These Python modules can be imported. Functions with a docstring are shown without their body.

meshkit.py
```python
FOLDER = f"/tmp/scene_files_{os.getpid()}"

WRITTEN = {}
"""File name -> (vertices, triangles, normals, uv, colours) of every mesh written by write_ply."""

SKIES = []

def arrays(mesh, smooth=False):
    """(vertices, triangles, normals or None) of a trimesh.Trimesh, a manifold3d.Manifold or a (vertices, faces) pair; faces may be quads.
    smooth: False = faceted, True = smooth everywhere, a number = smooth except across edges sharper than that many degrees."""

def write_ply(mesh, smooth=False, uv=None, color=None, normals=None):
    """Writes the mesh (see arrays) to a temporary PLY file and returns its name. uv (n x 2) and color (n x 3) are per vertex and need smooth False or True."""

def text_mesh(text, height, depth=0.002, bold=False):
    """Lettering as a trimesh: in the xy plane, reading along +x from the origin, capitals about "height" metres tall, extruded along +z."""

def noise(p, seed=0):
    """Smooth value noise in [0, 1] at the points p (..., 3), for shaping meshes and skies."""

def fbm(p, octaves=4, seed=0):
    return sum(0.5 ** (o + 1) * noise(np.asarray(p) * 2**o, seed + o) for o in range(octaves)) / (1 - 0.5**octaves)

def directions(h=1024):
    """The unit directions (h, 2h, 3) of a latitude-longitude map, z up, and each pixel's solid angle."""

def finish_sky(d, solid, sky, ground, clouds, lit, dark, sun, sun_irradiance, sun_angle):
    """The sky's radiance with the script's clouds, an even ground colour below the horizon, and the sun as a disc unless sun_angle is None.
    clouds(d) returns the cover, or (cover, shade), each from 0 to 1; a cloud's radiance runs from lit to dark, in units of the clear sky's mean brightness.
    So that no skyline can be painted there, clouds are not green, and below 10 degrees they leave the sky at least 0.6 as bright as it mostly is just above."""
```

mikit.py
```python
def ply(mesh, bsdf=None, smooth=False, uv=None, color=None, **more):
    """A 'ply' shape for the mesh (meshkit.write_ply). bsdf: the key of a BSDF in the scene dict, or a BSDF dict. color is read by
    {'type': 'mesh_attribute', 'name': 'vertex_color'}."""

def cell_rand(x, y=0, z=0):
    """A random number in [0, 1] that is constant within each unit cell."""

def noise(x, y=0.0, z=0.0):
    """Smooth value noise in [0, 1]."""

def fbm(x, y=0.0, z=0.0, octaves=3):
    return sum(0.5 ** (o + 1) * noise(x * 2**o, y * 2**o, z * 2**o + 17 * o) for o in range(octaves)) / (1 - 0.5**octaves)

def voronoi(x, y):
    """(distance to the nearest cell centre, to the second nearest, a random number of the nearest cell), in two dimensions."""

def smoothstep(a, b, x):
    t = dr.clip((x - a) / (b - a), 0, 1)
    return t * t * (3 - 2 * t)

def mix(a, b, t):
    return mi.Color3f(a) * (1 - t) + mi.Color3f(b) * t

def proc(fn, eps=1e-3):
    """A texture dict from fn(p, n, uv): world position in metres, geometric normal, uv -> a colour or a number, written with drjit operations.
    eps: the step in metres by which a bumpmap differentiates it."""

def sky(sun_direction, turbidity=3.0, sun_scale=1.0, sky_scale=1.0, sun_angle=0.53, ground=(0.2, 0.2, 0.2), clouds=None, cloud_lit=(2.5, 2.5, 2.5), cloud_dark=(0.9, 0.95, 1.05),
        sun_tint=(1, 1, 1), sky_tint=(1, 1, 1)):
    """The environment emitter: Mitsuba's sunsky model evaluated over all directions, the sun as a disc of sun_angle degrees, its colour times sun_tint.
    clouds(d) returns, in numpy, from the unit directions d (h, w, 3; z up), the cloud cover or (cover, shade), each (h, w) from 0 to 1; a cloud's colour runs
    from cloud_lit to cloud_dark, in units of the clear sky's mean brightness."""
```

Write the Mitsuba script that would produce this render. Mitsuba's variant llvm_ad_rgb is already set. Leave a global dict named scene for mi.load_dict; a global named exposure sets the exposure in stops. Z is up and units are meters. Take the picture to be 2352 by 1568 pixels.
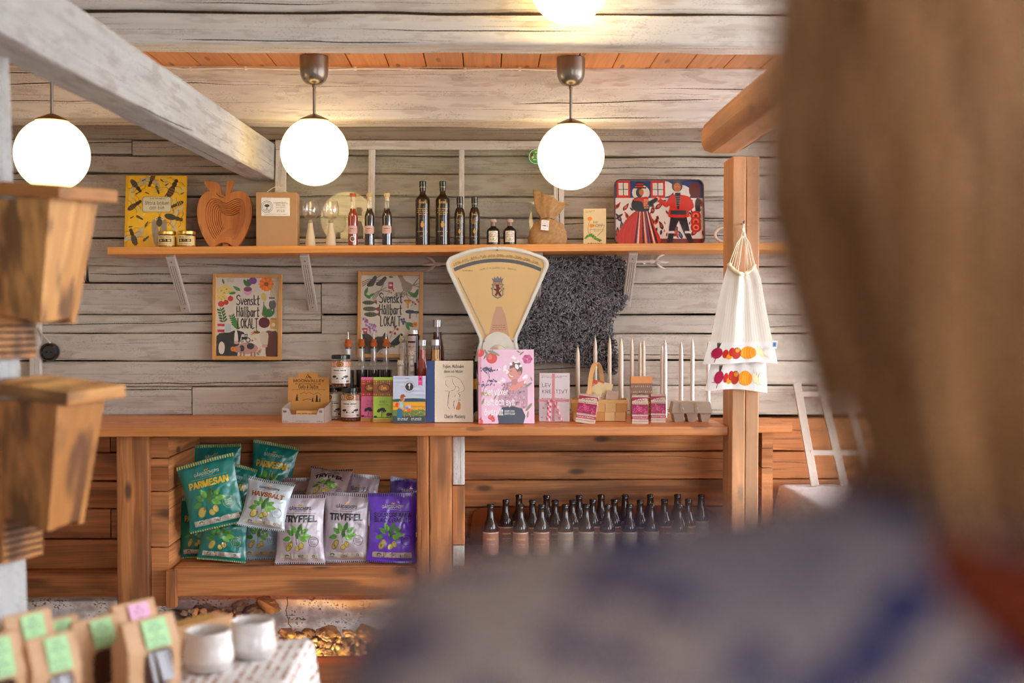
import math, random
import numpy as np, trimesh, drjit as dr, mitsuba as mi, mikit, meshkit
from mikit import noise, fbm, voronoi, cell_rand, smoothstep, mix
from shapely.geometry import Polygon, LineString, Point, box as sbox
from shapely.ops import unary_union
from shapely import affinity
import manifold3d as m3

T = mi.ScalarTransform4f
scene, labels = {}, {}
rng = np.random.default_rng(7)
random.seed(7)
PI = math.pi

# ------------------------------------------------------------------ camera
F, VX, VY, CZ = 2700.0, 1115.0, 735.0, 1.45      # focal length in pixels, where the depth axis vanishes, eye height
psi, th = math.atan((1176 - VX) / F), math.atan((784 - VY) / F)
EYE = np.array([0, 0, CZ])
FWD = np.array([math.sin(psi) * math.cos(th), math.cos(psi) * math.cos(th), -math.sin(th)])
RIGHT = np.array([math.cos(psi), -math.sin(psi), 0.0])
DOWN = np.cross(FWD, RIGHT)
scene['camera'] = {'type': 'thinlens', 'fov': 2 * math.degrees(math.atan(1176 / F)), 'fov_axis': 'x', 'aperture_radius': 0.0098,
                   'focus_distance': 4.62, 'near_clip': 0.02, 'far_clip': 100.0,
                   'to_world': T().look_at(origin=EYE.tolist(), target=(EYE + FWD).tolist(), up=[0, 0, 1])}
# ------------------------------------------------------------------ sky outside the windows, exposure
exposure = 0.52
scene['sky'] = mikit.sky([0.35, -0.5, 0.75], turbidity=4.0, sun_angle=None, sky_scale=42.0, sky_tint=(1.0, 0.975, 0.955), ground=(0.60, 0.585, 0.56),
                         clouds=lambda d: (np.clip(meshkit.fbm(d * 2.2, 4, 3) * 2.2 - 0.35, 0, 1), 0.3), cloud_lit=(1.5, 1.47, 1.42), cloud_dark=(0.95, 0.97, 1.0))
GLOBE_RADIANCE = (3.5, 2.45, 0.95)
STRIP_RADIANCE = (90.0, 48.0, 15.0)


def at(px, py, Y):
    """the point of the plane y = Y that the photograph shows at this pixel"""
    d = FWD + (px - 1176) / F * RIGHT + (py - 784) / F * DOWN
    return EYE + d * (Y / d[1])


def mpp(Y):
    return Y / F


# ------------------------------------------------------------------ helpers
def lin(c):
    if isinstance(c, str):
        c = [int(c.lstrip('#')[i:i + 2], 16) / 255 for i in (0, 2, 4)]
        c = [x / 12.92 if x <= 0.04045 else ((x + 0.055) / 1.055) ** 2.4 for x in c]
    return np.asarray(c, float)


def uniq(key):
    if key not in scene and key not in labels:
        return key
    n = 1
    while f'{key}_{n:03d}' in scene or f'{key}_{n:03d}' in labels:
        n += 1
    return f'{key}_{n:03d}'


def thing(name, label, cat, group=None):
    key = uniq(name)
    labels[key] = {'label': label, 'category': cat}
    if group:
        labels[key]['group'] = group
    return key


def struct(name, label=None):
    labels[name] = {'kind': 'structure'}
    if label:
        labels[name]['label'] = label
    return name


def T4(loc=(0, 0, 0), rz=0, rx=0, ry=0, s=1.0):
    """degrees; turned about x, then y, then z"""
    a, b, c = math.radians(rx), math.radians(ry), math.radians(rz)
    X = np.array([[1, 0, 0], [0, math.cos(a), -math.sin(a)], [0, math.sin(a), math.cos(a)]])
    Yr = np.array([[math.cos(b), 0, math.sin(b)], [0, 1, 0], [-math.sin(b), 0, math.cos(b)]])
    Z = np.array([[math.cos(c), -math.sin(c), 0], [math.sin(c), math.cos(c), 0], [0, 0, 1]])
    M = np.eye(4)
    M[:3, :3] = Z @ Yr @ X * s
    M[:3, 3] = loc
    return M


def tri(mesh):
    if hasattr(mesh, 'to_mesh'):
        m = mesh.to_mesh()
        return trimesh.Trimesh(m.vert_properties[:, :3], m.tri_verts, process=False)
    if isinstance(mesh, tuple):
        v, f = np.asarray(mesh[0], float), np.asarray(mesh[1], int)
        if f.shape[1] == 4:
            f = np.vstack([f[:, [0, 1, 2]], f[:, [0, 2, 3]]])
        return trimesh.Trimesh(v, f, process=False)
    return mesh


def add(key, mesh, bsdf, col=None, smooth=False, uv=None, M=None, kind=None, label=None, **more):
    """one entry of the scene; col: a colour, an array per vertex, or a function of the (untransformed) vertices"""
    key = uniq(key) if key in scene else key
    mesh = tri(mesh)
    if smooth not in (False, True) and uv is None:
        mesh = trimesh.graph.smooth_shade(trimesh.Trimesh(mesh.vertices, mesh.faces, process=False), angle=math.radians(smooth), facet_minarea=None)
        smooth = True
    v = np.array(mesh.vertices)
    if col is not None:
        col = col(v) if callable(col) else col
        col = np.asarray(lin(col) if isinstance(col, str) else col, float)
        if col.ndim == 1:
            col = np.tile(col, (len(v), 1))
    if M is not None:
        v = v @ M[:3, :3].T + M[:3, 3]
    scene[key] = mikit.ply((v, np.array(mesh.faces)), bsdf, smooth, uv=uv, color=col, **more)
    if kind or label:
        labels[key] = {k: x for k, x in (('kind', kind), ('label', label)) if x}
    return key


def again(key, src, M):
    """another copy of an entry under its own key"""
    key = uniq(key)
    scene[key] = {**scene[src], 'to_world': T(M.tolist())}
    return key


def cat(*ms):
    return trimesh.util.concatenate([tri(m) for m in ms])


def hull(pts):
    return trimesh.convex.convex_hull(np.asarray(pts, float))


def cbox(sx, sy, sz, c=0.002, base=True):
    """box with chamfered edges, its base at z = 0"""
    c = min(c, sx / 2.1, sy / 2.1, sz / 2.1)
    p = []
    for a in (-1, 1):
        for b in (-1, 1):
            for d in (-1, 1):
                x, y, z = a * sx / 2, b * sy / 2, d * sz / 2
                p += [(x - a * c, y - b * c, z), (x - a * c, y, z - d * c), (x, y - b * c, z - d * c)]
    m = hull(p)
    if base:
        m.apply_translation([0, 0, sz / 2])
    return m


def bar(a, b, sx, sy, c=0.0015, up=(0, 1, 0)):
    """chamfered box from point a to point b"""
    a, b = np.asarray(a, float), np.asarray(b, float)
    D = b - a
    L = np.linalg.norm(D)
    D /= L
    S = np.cross(up, D)
    S /= np.linalg.norm(S)
    m = cbox(sx, sy, L, c)
    R = np.eye(4)
    R[:3, 0], R[:3, 1], R[:3, 2], R[:3, 3] = S, np.cross(D, S), D, a
    m.apply_transform(R)
    return m


def lathe(prof, n=32):
    m = trimesh.creation.revolve(np.asarray(prof, float), sections=n)
    if m.is_watertight and m.volume < 0:
        m.invert()
    return m


def tube(pts, r, n=8, cap=True):
    p = np.asarray(pts, float)
    r = np.broadcast_to(r, (len(p),)).astype(float)
    t = np.gradient(p, axis=0)
    t /= np.linalg.norm(t, axis=1, keepdims=True) + 1e-12
    a = np.cross(t[0], [0, 0, 1.0] if abs(t[0][2]) < 0.9 else [1.0, 0, 0])
    A = []
    for k in range(len(p)):
        a = a - t[k] * (a @ t[k])
        a /= np.linalg.norm(a) + 1e-12
        A.append(a)
    A = np.array(A)
    B = np.cross(t, A)
    g = np.arange(n) * 2 * PI / n
    v = p[:, None] + r[:, None, None] * (np.cos(g)[None, :, None] * A[:, None] + np.sin(g)[None, :, None] * B[:, None])
    i, j = np.meshgrid(np.arange(len(p) - 1), np.arange(n), indexing='ij')
    q = np.stack([i * n + j, i * n + (j + 1) % n, (i + 1) * n + (j + 1) % n, (i + 1) * n + j], -1).reshape(-1, 4)
    f = np.vstack([q[:, [0, 1, 2]], q[:, [0, 2, 3]]])
    v = v.reshape(-1, 3)
    if cap:
        k = len(v)
        v = np.vstack([v, p[:1], p[-1:]])
        j = np.arange(n)
        e = (len(p) - 1) * n
        f = np.vstack([f, np.stack([np.full(n, k), (j + 1) % n, j], 1), np.stack([np.full(n, k + 1), e + j, e + (j + 1) % n], 1)])
    return trimesh.Trimesh(v, f, process=False)


def extrude(poly, depth, M=None):
    """shapely polygon(s) pushed out along +z"""
    ms = [trimesh.creation.extrude_polygon(g, depth, engine='earcut') for g in getattr(poly, 'geoms', [poly]) if g.area > 1e-9]
    m = trimesh.util.concatenate(ms)
    if M is not None:
        m.apply_transform(M)
    return m


FRONT = np.array([[1, 0, 0, 0], [0, 0, -1, 0], [0, 1, 0, 0], [0, 0, 0, 1.0]])   # drawing plane (x, y) to (x, z), towards -y


def sphere(r, sub=3, scale=(1, 1, 1), at_=(0, 0, 0)):
    m = trimesh.creation.icosphere(subdivisions=sub, radius=r)
    m.apply_scale(scale)
    m.apply_translation(at_)
    return m


def vnoise(p, f, seed=0, oct=2):
    return meshkit.fbm(np.asarray(p) * f + 31.7, oct, seed) * 2 - 1


BEAMK = [0]


def beam(p0, p1, w, h, up=(0, 0, 1), r=0.008, ns=None, wob=0.002, edge=0.0, seed=None, k=None, taper=1.0, freq=4.0):
    """a hewn timber from p0 to p1, w across and h along 'up'; uv in metres, u along the grain, 100 more for every piece"""
    p0, p1 = np.asarray(p0, float), np.asarray(p1, float)
    D = p1 - p0
    L = np.linalg.norm(D)
    D = D / L
    S = np.cross(D, up)
    S /= np.linalg.norm(S)
    U = np.cross(S, D)
    BEAMK[0] += 1
    seed = BEAMK[0] if seed is None else seed
    k = BEAMK[0] % 90 if k is None else k
    ns = ns or max(2, int(L / 0.06))
    r = min(r, w / 3, h / 3)
    a, b = w / 2, h / 2
    q = 0.293 * r
    prof = [(-a + r, -b), (-a / 3, -b), (a / 3, -b), (a - r, -b), (a - q, -b + q), (a, -b + r), (a, -b / 3), (a, b / 3), (a, b - r), (a - q, b - q), (a - r, b),
            (a / 3, b), (-a / 3, b), (-a + r, b), (-a + q, b - q), (-a, b - r), (-a, b / 3), (-a, -b / 3), (-a, -b + r), (-a + q, -b + q), (-a + r, -b)]
    prof = np.array(prof)
    per = np.concatenate([[0], np.cumsum(np.linalg.norm(np.diff(prof, axis=0), axis=1))])
    t = np.linspace(0, 1, ns + 1)
    sc = 1 + (taper - 1) * t
    pr = prof[None] * sc[:, None, None] * np.ones((1, len(prof), 1))
    base = p0 + D * (t * L)[:, None]
    P = base[:, None] + pr[..., :1] * S + pr[..., 1:] * U
    if wob or edge:
        Q = np.stack([np.broadcast_to((t * L)[:, None], pr.shape[:2]), pr[..., 0] * 2.5, pr[..., 1] * 2.5], -1)
        nS, nU = vnoise(Q, freq, seed), vnoise(Q, freq, seed + 50)
        P = P + wob * nS[..., None] * S + wob * nU[..., None] * U
        if edge:
            e = vnoise(np.stack([t * L, t * 0, np.sign(0) + t * 0], 1), 2.2, seed + 9) * edge
            e2 = vnoise(np.stack([t * L, t * 0 + 5, t * 0], 1), 2.6, seed + 19) * edge
            top = (pr[..., 1] > 0)
            P = P + (np.where(top, e[:, None], e2[:, None]) * np.clip(np.abs(pr[..., 1]) / b, 0, 1))[..., None] * U
    n = len(prof)
    v = P.reshape(-1, 3)
    uv = np.stack([np.broadcast_to((t * L)[:, None], pr.shape[:2]), np.broadcast_to(per[None], pr.shape[:2])], -1).reshape(-1, 2)
    i, j = np.meshgrid(np.arange(ns), np.arange(n - 1), indexing='ij')
    qd = np.stack([i * n + j, (i + 1) * n + j, (i + 1) * n + j + 1, i * n + j + 1], -1).reshape(-1, 4)
    f = [qd[:, [0, 2, 1]], qd[:, [0, 3, 2]]]
    for s, ring, flip in ((0, P[0], False), (ns, P[-1], True)):
        o = len(v)
        v = np.vstack([v, ring, ring[:-1].mean(0, keepdims=True)])
        uv = np.vstack([uv, prof * 0.6 + [3, 3], [[3, 3]]])
        jj = np.arange(n - 1)
        c = np.full(n - 1, o + n)
        f.append(np.stack([c, o + jj, o + jj + 1] if not flip else [c, o + jj + 1, o + jj], 1))
    m = trimesh.Trimesh(v, np.vstack(f), process=False)
    return m, uv + [100.0 * k, 0]


def add_beam(key, bsdf, *a, **kw):
    kind, label = kw.pop('kind', None), kw.pop('label', None)
    m, uv = beam(*a, **kw)
    return add(key, m, bsdf, smooth=True, uv=uv, kind=kind, label=label)


# ------------------------------------------------------------------ flat print: coloured polygons, later ones a hair in front
_TXT = {}


def text_tris(s, bold):
    if (s, bold) not in _TXT:
        m = meshkit.text_mesh(s, 1.0, 0.01, bold)
        top = m.face_normals[:, 2] > 0.9
        f = m.faces[top]
        u, inv = np.unique(f, return_inverse=True)
        _TXT[s, bold] = (np.array(m.vertices)[u][:, :2], inv.reshape(-1, 3))
    return _TXT[s, bold]


STROKES = {
    'S': (.66, [[(.6, .88), (.35, 1), (.1, .85), (.15, .62), (.5, .45), (.6, .2), (.35, 0), (.05, .1)]]), 'v': (.45, [[(0, .6), (.2, 0), (.42, .62)]]),
    'e': (.44, [[(.03, .3), (.38, .36), (.34, .55), (.18, .6), (.04, .4), (.05, .12), (.2, 0), (.4, .1)]]), 'n': (.44, [[(.03, .6), (.05, 0)], [(.05, .4), (.2, .6), (.35, .5), (.37, 0)]]),
    's': (.38, [[(.33, .53), (.18, .6), (.05, .48), (.3, .22), (.28, .05), (.12, 0), (.02, .08)]]), 'k': (.44, [[(.05, 1), (.06, 0)], [(.38, .6), (.08, .28), (.4, 0)]]),
    't': (.42, [[(.2, .95), (.18, .1), (.28, 0), (.38, .06)], [(.02, .62), (.4, .66)]]), 'H': (.58, [[(.05, 1), (.08, 0)], [(.5, 1.02), (.48, 0)], [(.05, .5), (.5, .52)]]),
    'a': (.46, [[(.36, .55), (.15, .6), (.03, .3), (.12, 0), (.3, .1), (.36, .5)], [(.37, .6), (.4, 0)]]), 'l': (.2, [[(.08, 1), (.07, .05), (.12, 0)]]),
    'b': (.44, [[(.05, 1), (.06, 0), (.25, 0), (.38, .3), (.25, .58), (.07, .45)]]), 'r': (.36, [[(.04, .6), (.06, 0)], [(.06, .4), (.18, .58), (.32, .57)]]),
    'o': (.46, [[(.2, .6), (.04, .4), (.06, .1), (.22, 0), (.4, .2), (.36, .5), (.2, .6)]]), 'L': (.5, [[(.05, 1), (.06, 0), (.45, .04)]]), 'K': (.5, [[(.05, 1), (.06, 0)], [(.45, 1), (.08, .45), (.48, 0)]]),
    'A': (.56, [[(.02, 0), (.26, 1), (.52, 0)], [(.1, .35), (.44, .36)]]), 'O': (.56, [[(.26, 1), (.05, .7), (.06, .25), (.26, 0), (.5, .3), (.48, .75), (.26, 1)]]), 'T': (.5, [[(.24, 1), (.24, 0)], [(.0, .98), (.5, 1)]]),
    'P': (.52, [[(.06, 1), (.08, 0)], [(.0, .95), (.35, 1), (.48, .75), (.3, .5), (.08, .5)]]), 'M': (.72, [[(.03, 0), (.12, .95), (.34, .3), (.56, .95), (.66, 0)]]),
    'C': (.56, [[(.5, .85), (.3, 1), (.06, .7), (.07, .25), (.28, 0), (.52, .15)]]), 'j': (.22, [[(.12, .6), (.12, -.2), (0, -.3)], [(.11, .78), (.13, .82)]]), 'i': (.18, [[(.08, .6), (.09, 0)], [(.08, .8), (.1, .84)]]),
    'u': (.46, [[(.04, .6), (.08, .08), (.22, 0), (.36, .15), (.38, .6)], [(.38, .6), (.42, 0)]]), 'd': (.46, [[(.36, .5), (.18, .6), (.03, .3), (.12, 0), (.3, .1), (.36, .4)], [(.38, 1), (.4, 0)]]),
    'c': (.38, [[(.35, .5), (.2, .6), (.04, .35), (.12, .03), (.34, .08)]]), 'h': (.44, [[(.05, 1), (.06, 0)], [(.06, .4), (.2, .6), (.34, .5), (.37, 0)]]),
    'y': (.42, [[(.04, .6), (.1, .15), (.34, .2)], [(.38, .6), (.3, -.25), (.08, -.3)]]), 'm': (.62, [[(.03, .6), (.05, 0)], [(.05, .4), (.18, .6), (.3, .45), (.3, 0)], [(.3, .42), (.44, .6), (.55, .45), (.56, 0)]]),
    'g': (.44, [[(.36, .55), (.15, .6), (.03, .3), (.12, 0), (.34, .15)], [(.36, .6), (.34, -.25), (.08, -.3)]]), ',': (.16, [[(.08, .05), (.02, -.12)]]), ' ': (.3, []), '&': (.4, [[(.4, .1), (.1, .6), (.2, .8), (.3, .65), (.05, .2), (.15, 0), (.4, .35)]]),
    'Z': (.5, [[(.02, .95), (.46, 1), (.04, .02), (.5, .06)]]), 'G': (.58, [[(.5, .85), (.3, 1), (.06, .7), (.07, .25), (.28, 0), (.5, .15), (.5, .45), (.32, .45)]]), 'D': (.54, [[(.06, 1), (.07, 0), (.35, .1), (.5, .5), (.34, .92), (.04, .98)]]),
    'J': (.4, [[(.32, 1), (.32, .15), (.18, -.02), (.02, .15)]]), 'U': (.54, [[(.05, 1), (.07, .2), (.25, 0), (.44, .2), (.47, 1)]]), 'N': (.56, [[(.05, 0), (.06, 1), (.46, .04), (.48, 1)]]), 'F': (.44, [[(.42, 1), (.06, 1), (.06, 0)], [(.06, .52), (.34, .52)]]),
    'Ä': (.56, [[(.02, 0), (.26, .88), (.52, 0)], [(.1, .32), (.44, .33)], [(.14, 1.02), (.15, 1.06)], [(.38, 1.02), (.39, 1.06)]]), 'V': (.5, [[(.0, 1), (.22, 0), (.48, 1)]]), 'R': (.5, [[(.06, 1), (.07, 0)], [(.06, 1), (.4, .9), (.36, .6), (.08, .5), (.45, 0)]]), 'E': (.44, [[(.42, 1), (.06, 1), (.06, 0), (.42, .02)], [(.06, .52), (.34, .52)]]), 'I': (.2, [[(.1, 1), (.1, 0)]]),
}
for _a, _b in (('å', 'a'), ('ä', 'a'), ('ö', 'o')):
    _w, _s = STROKES[_b]
    STROKES[_a] = (_w, _s + ([[(.2, .72), (.13, .8), (.2, .9), (.28, .8), (.2, .72)]] if _a == 'å' else [[(.1, .75), (.11, .8)], [(.3, .75), (.31, .8)]]))


def catmull(p, n=5, closed=False):
    p = [np.asarray(x, float) for x in p]
    if len(p) < 3:
        return [tuple(x) for x in p]
    q = [p[-1]] + p + [p[0], p[1]] if closed else [2 * p[0] - p[1]] + p + [2 * p[-1] - p[-2]]
    out = []
    for i in range(1, len(q) - 2):
        for t in np.linspace(0, 1, n, endpoint=False):
            a, b, c, d = q[i - 1], q[i], q[i + 1], q[i + 2]
            out.append(tuple(0.5 * (2 * b + (c - a) * t + (2 * a - 5 * b + 4 * c - d) * t * t + (3 * b - a - 3 * c + d) * t ** 3)))
    if not closed:
        out.append(tuple(p[-1]))
    return out


class Print:
    def __init__(self, clip=None):
        self.items, self.clip = [], clip

    def _put(self, v, f, col):
        if len(f) == 0:
            return
        lo, hi = v.min(0), v.max(0)
        lvl = 1
        for (_, _, _, l, a, b) in self.items:
            if l >= lvl and (a < hi).all() and (lo < b).all():
                lvl = l + 1
        self.items.append((v, f, lin(col), lvl, lo, hi))

    def shape(self, g, col):
        if self.clip is not None and not self.clip.contains(g):
            g = (g if g.is_valid else g.buffer(0)).intersection(self.clip)
        for p in getattr(g, 'geoms', [g]):
            if p.geom_type == 'Polygon' and p.area > 1e-9:
                try:
                    v, f = trimesh.creation.triangulate_polygon(p, engine='earcut')
                    self._put(np.asarray(v), np.asarray(f), col)
                except Exception:
                    pass
        return self

    def poly(self, pts, col, smooth=0):
        p = Polygon(catmull(pts, smooth, True) if smooth else pts)
        return self.shape(p if p.is_valid else p.buffer(0), col)

    def rect(self, x0, y0, x1, y1, col, r=0):
        g = sbox(x0 + r, y0 + r, x1 - r, y1 - r)
        return self.shape(g.buffer(r, quad_segs=5) if r else g, col)

    def ell(self, x, y, rx, ry, col, rot=0, n=4):
        return self.shape(affinity.rotate(affinity.scale(Point(0, 0).buffer(1, quad_segs=n), rx, ry), rot, origin=(0, 0)).__class__(
            np.array(affinity.rotate(affinity.scale(Point(0, 0).buffer(1, quad_segs=n), rx, ry), rot, origin=(0, 0)).exterior.coords) + [x, y]), col)

    def line(self, pts, w, col, smooth=0):
        if smooth:
            pts = catmull(pts, smooth)
        return self.shape(LineString(pts).buffer(w / 2, quad_segs=2), col)

    def ring(self, x, y, r, w, col):
        return self.shape(Point(x, y).buffer(r, quad_segs=8).difference(Point(x, y).buffer(r - w, quad_segs=8)), col)

    def text(self, s, x, y, h, col, anchor='m', bold=False, sx=1.0, rot=0, width=None):
        v, f = text_tris(s, bold)
        w = v[:, 0].max()
        if width:
            sx = width / (w * h)
        v = v * [sx * h, h]
        v = v - [{'l': 0, 'm': w * h * sx / 2, 'r': w * h * sx}[anchor], 0]
        c, n = math.cos(math.radians(rot)), math.sin(math.radians(rot))
        v = v @ np.array([[c, n], [-n, c]]) + [x, y]
        self._put(v, f, col)
        return self

    def hand(self, s, x, y, h, col, w=0.1, anchor='m', sx=1.0, rot=0, slant=0.0):
        adv, lines = 0, []
        for ch in s:
            cw, st = STROKES.get(ch, STROKES['o'])
            lines += [[((adv + a) * sx + slant * b, b) for a, b in catmull(q, 4)] for q in st]
            adv += cw + 0.1
        off = {'l': 0, 'm': adv * sx / 2, 'r': adv * sx}[anchor]
        g = unary_union([LineString([((a - off) * h, b * h) for a, b in l]).buffer(w * h / 2, quad_segs=2) for l in lines]).simplify(h * 0.01)
        g = affinity.translate(affinity.rotate(g, rot, origin=(0, 0)), x, y)
        return self.shape(g, col)

    def small(self, x0, x1, y, h, col, seed=0):
        """a line of print too small to read: strokes of word length"""
        r = np.random.default_rng(seed)
        x = x0
        while x < x1:
            w = r.uniform(1.5, 4.5) * h
            self.rect(x, y, min(x + w, x1), y + h * 0.6, col)
            x += w + h * 0.6
        return self

    def mesh(self, fn, step=0.00012, lift=0.0001, sub=None):
        vs, fs, cs, ls, o = [], [], [], [], 0
        for v, f, c, l, _, _ in self.items:
            if sub:
                v3, f = trimesh.remesh.subdivide_to_size(np.c_[v, np.zeros(len(v))], f, sub)
                v = v3[:, :2]
            vs.append(v); fs.append(np.asarray(f) + o); cs.append(np.tile(c, (len(v), 1))); ls.append(np.full(len(v), lift + step * l))
            o += len(v)
        v = fn(np.vstack(vs), np.concatenate(ls))
        return trimesh.Trimesh(v, np.vstack(fs), process=False), np.vstack(cs)


def onto(w, d):
    """maps a drawing with its origin at the lower left to the front face of a box w wide and d deep that stands on z = 0"""
    return lambda p, l: np.c_[p[:, 0] - w / 2, -d / 2 - l, p[:, 1]]


def around(R, zofs=0, ang0=0.0):
    """wraps a drawing (x = arc length from the front) round a cylinder"""
    return lambda p, l: np.c_[np.sin(p[:, 0] / R + ang0) * (R + l), -np.cos(p[:, 0] / R + ang0) * (R + l), p[:, 1] + zofs]


def add_print(key, pr, fn, bsdf='paper', M=None, sub=None, lift=0.0001, label=None, smooth=False):
    m, c = pr.mesh(fn, sub=sub, lift=lift)
    return add(key, m, bsdf, col=c, M=M, label=label, smooth=smooth)
# ------------------------------------------------------------------ materials
def principled(rough, **kw):
    return {'type': 'twosided', 'bsdf': {'type': 'principled', 'base_color': {'type': 'mesh_attribute', 'name': 'vertex_color'}, 'roughness': rough, **kw}}


scene['matte'] = principled(0.85, specular=0.25)
scene['paper'] = principled(0.55, specular=0.4)
scene['satin'] = principled(0.36)
scene['gloss'] = principled(0.09, clearcoat=0.6, clearcoat_gloss=0.95)
scene['foil'] = principled(0.27, specular=0.7, clearcoat=0.35, clearcoat_gloss=0.8)
scene['metal'] = principled(0.32, metallic=1.0)
scene['wool'] = principled(0.7, sheen=0.6, specular=0.3)
scene['clear_glass'] = {'type': 'thindielectric', 'int_ior': 1.5}
scene['old_pane'] = {'type': 'thindielectric', 'int_ior': 1.52, 'specular_transmittance': {'type': 'rgb', 'value': [0.93, 0.97, 0.93]}}
scene['cloth_leaf'] = {'type': 'principledthin', 'base_color': {'type': 'mesh_attribute', 'name': 'vertex_color'}, 'roughness': 0.9, 'diff_trans': 0.35}


def piece(uv):
    k = dr.floor(uv.x * 0.01)
    r = cell_rand(k, 3, 1)
    return uv.x - 100 * k + r * 23, uv.y + r * 3, r


def checks(u, v, r, cell, width, freq, gate):
    """drying cracks: one wandering line in each strip 'cell' metres wide"""
    j = dr.floor(v / cell)
    line = (j + 0.5 + 0.75 * (noise(u * freq, j * 7.3 + 31 * r) - 0.5) + 0.1 * (noise(u * freq * 9, j * 3.3) - 0.5)) * cell
    on = smoothstep(gate, gate + 0.2, noise(u * freq * 1.6 + 11 * r, j * 3.1 + 9))
    return (1 - smoothstep(0.5, 1.0, dr.abs(v - line) / (width * on + 1e-5))) * smoothstep(0.02, 0.1, on)


def whitewash_fn(p, n, uv):
    u, v, r = piece(uv)
    vv = v + 0.018 * noise(u * 2.3, v * 5 + 4) + 0.006 * noise(u * 9, v * 9)
    streak = fbm(u * 3.0, vv * 70, 2.0, octaves=3)
    patch = fbm(u * 4.5, v * 15, 7.0)
    wear = smoothstep(0.56, 0.74, fbm(u * 11, vv * 55, 3.0))
    col = mix((0.66, 0.615, 0.565), (0.82, 0.79, 0.75), patch) * (0.93 + 0.1 * r)
    col = mix(col, (0.43, 0.34, 0.29), wear * 0.4) * (0.86 + 0.24 * streak)
    pits = smoothstep(0.66, 0.8, noise(u * 190, v * 330)) * smoothstep(0.48, 0.66, fbm(u * 8, v * 24, 5.0))
    col = mix(col, (0.30, 0.22, 0.18), pits * 0.3)
    crack = checks(u, v, r, 0.055, 0.0022, 0.9, 0.56)
    hair = checks(u + 7, v + 0.02, r, 0.017, 0.0008, 2.2, 0.58)
    col = mix(col, (0.13, 0.095, 0.075), hair * 0.75)
    return mix(col, (0.03, 0.022, 0.017), crack)


def shaded_whitewash_fn(p, n, uv):
    return whitewash_fn(p, n, uv) * mi.Color3f(0.66, 0.60, 0.535)  # same paint; the warm shade on the back wall logs is put into the colour


def grey_dimmed_whitewash_fn(p, n, uv):
    return whitewash_fn(p, n, uv) * mi.Color3f(0.66, 0.69, 0.72)  # darker copy of the whitewash, dim bluish light put into its grey


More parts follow.
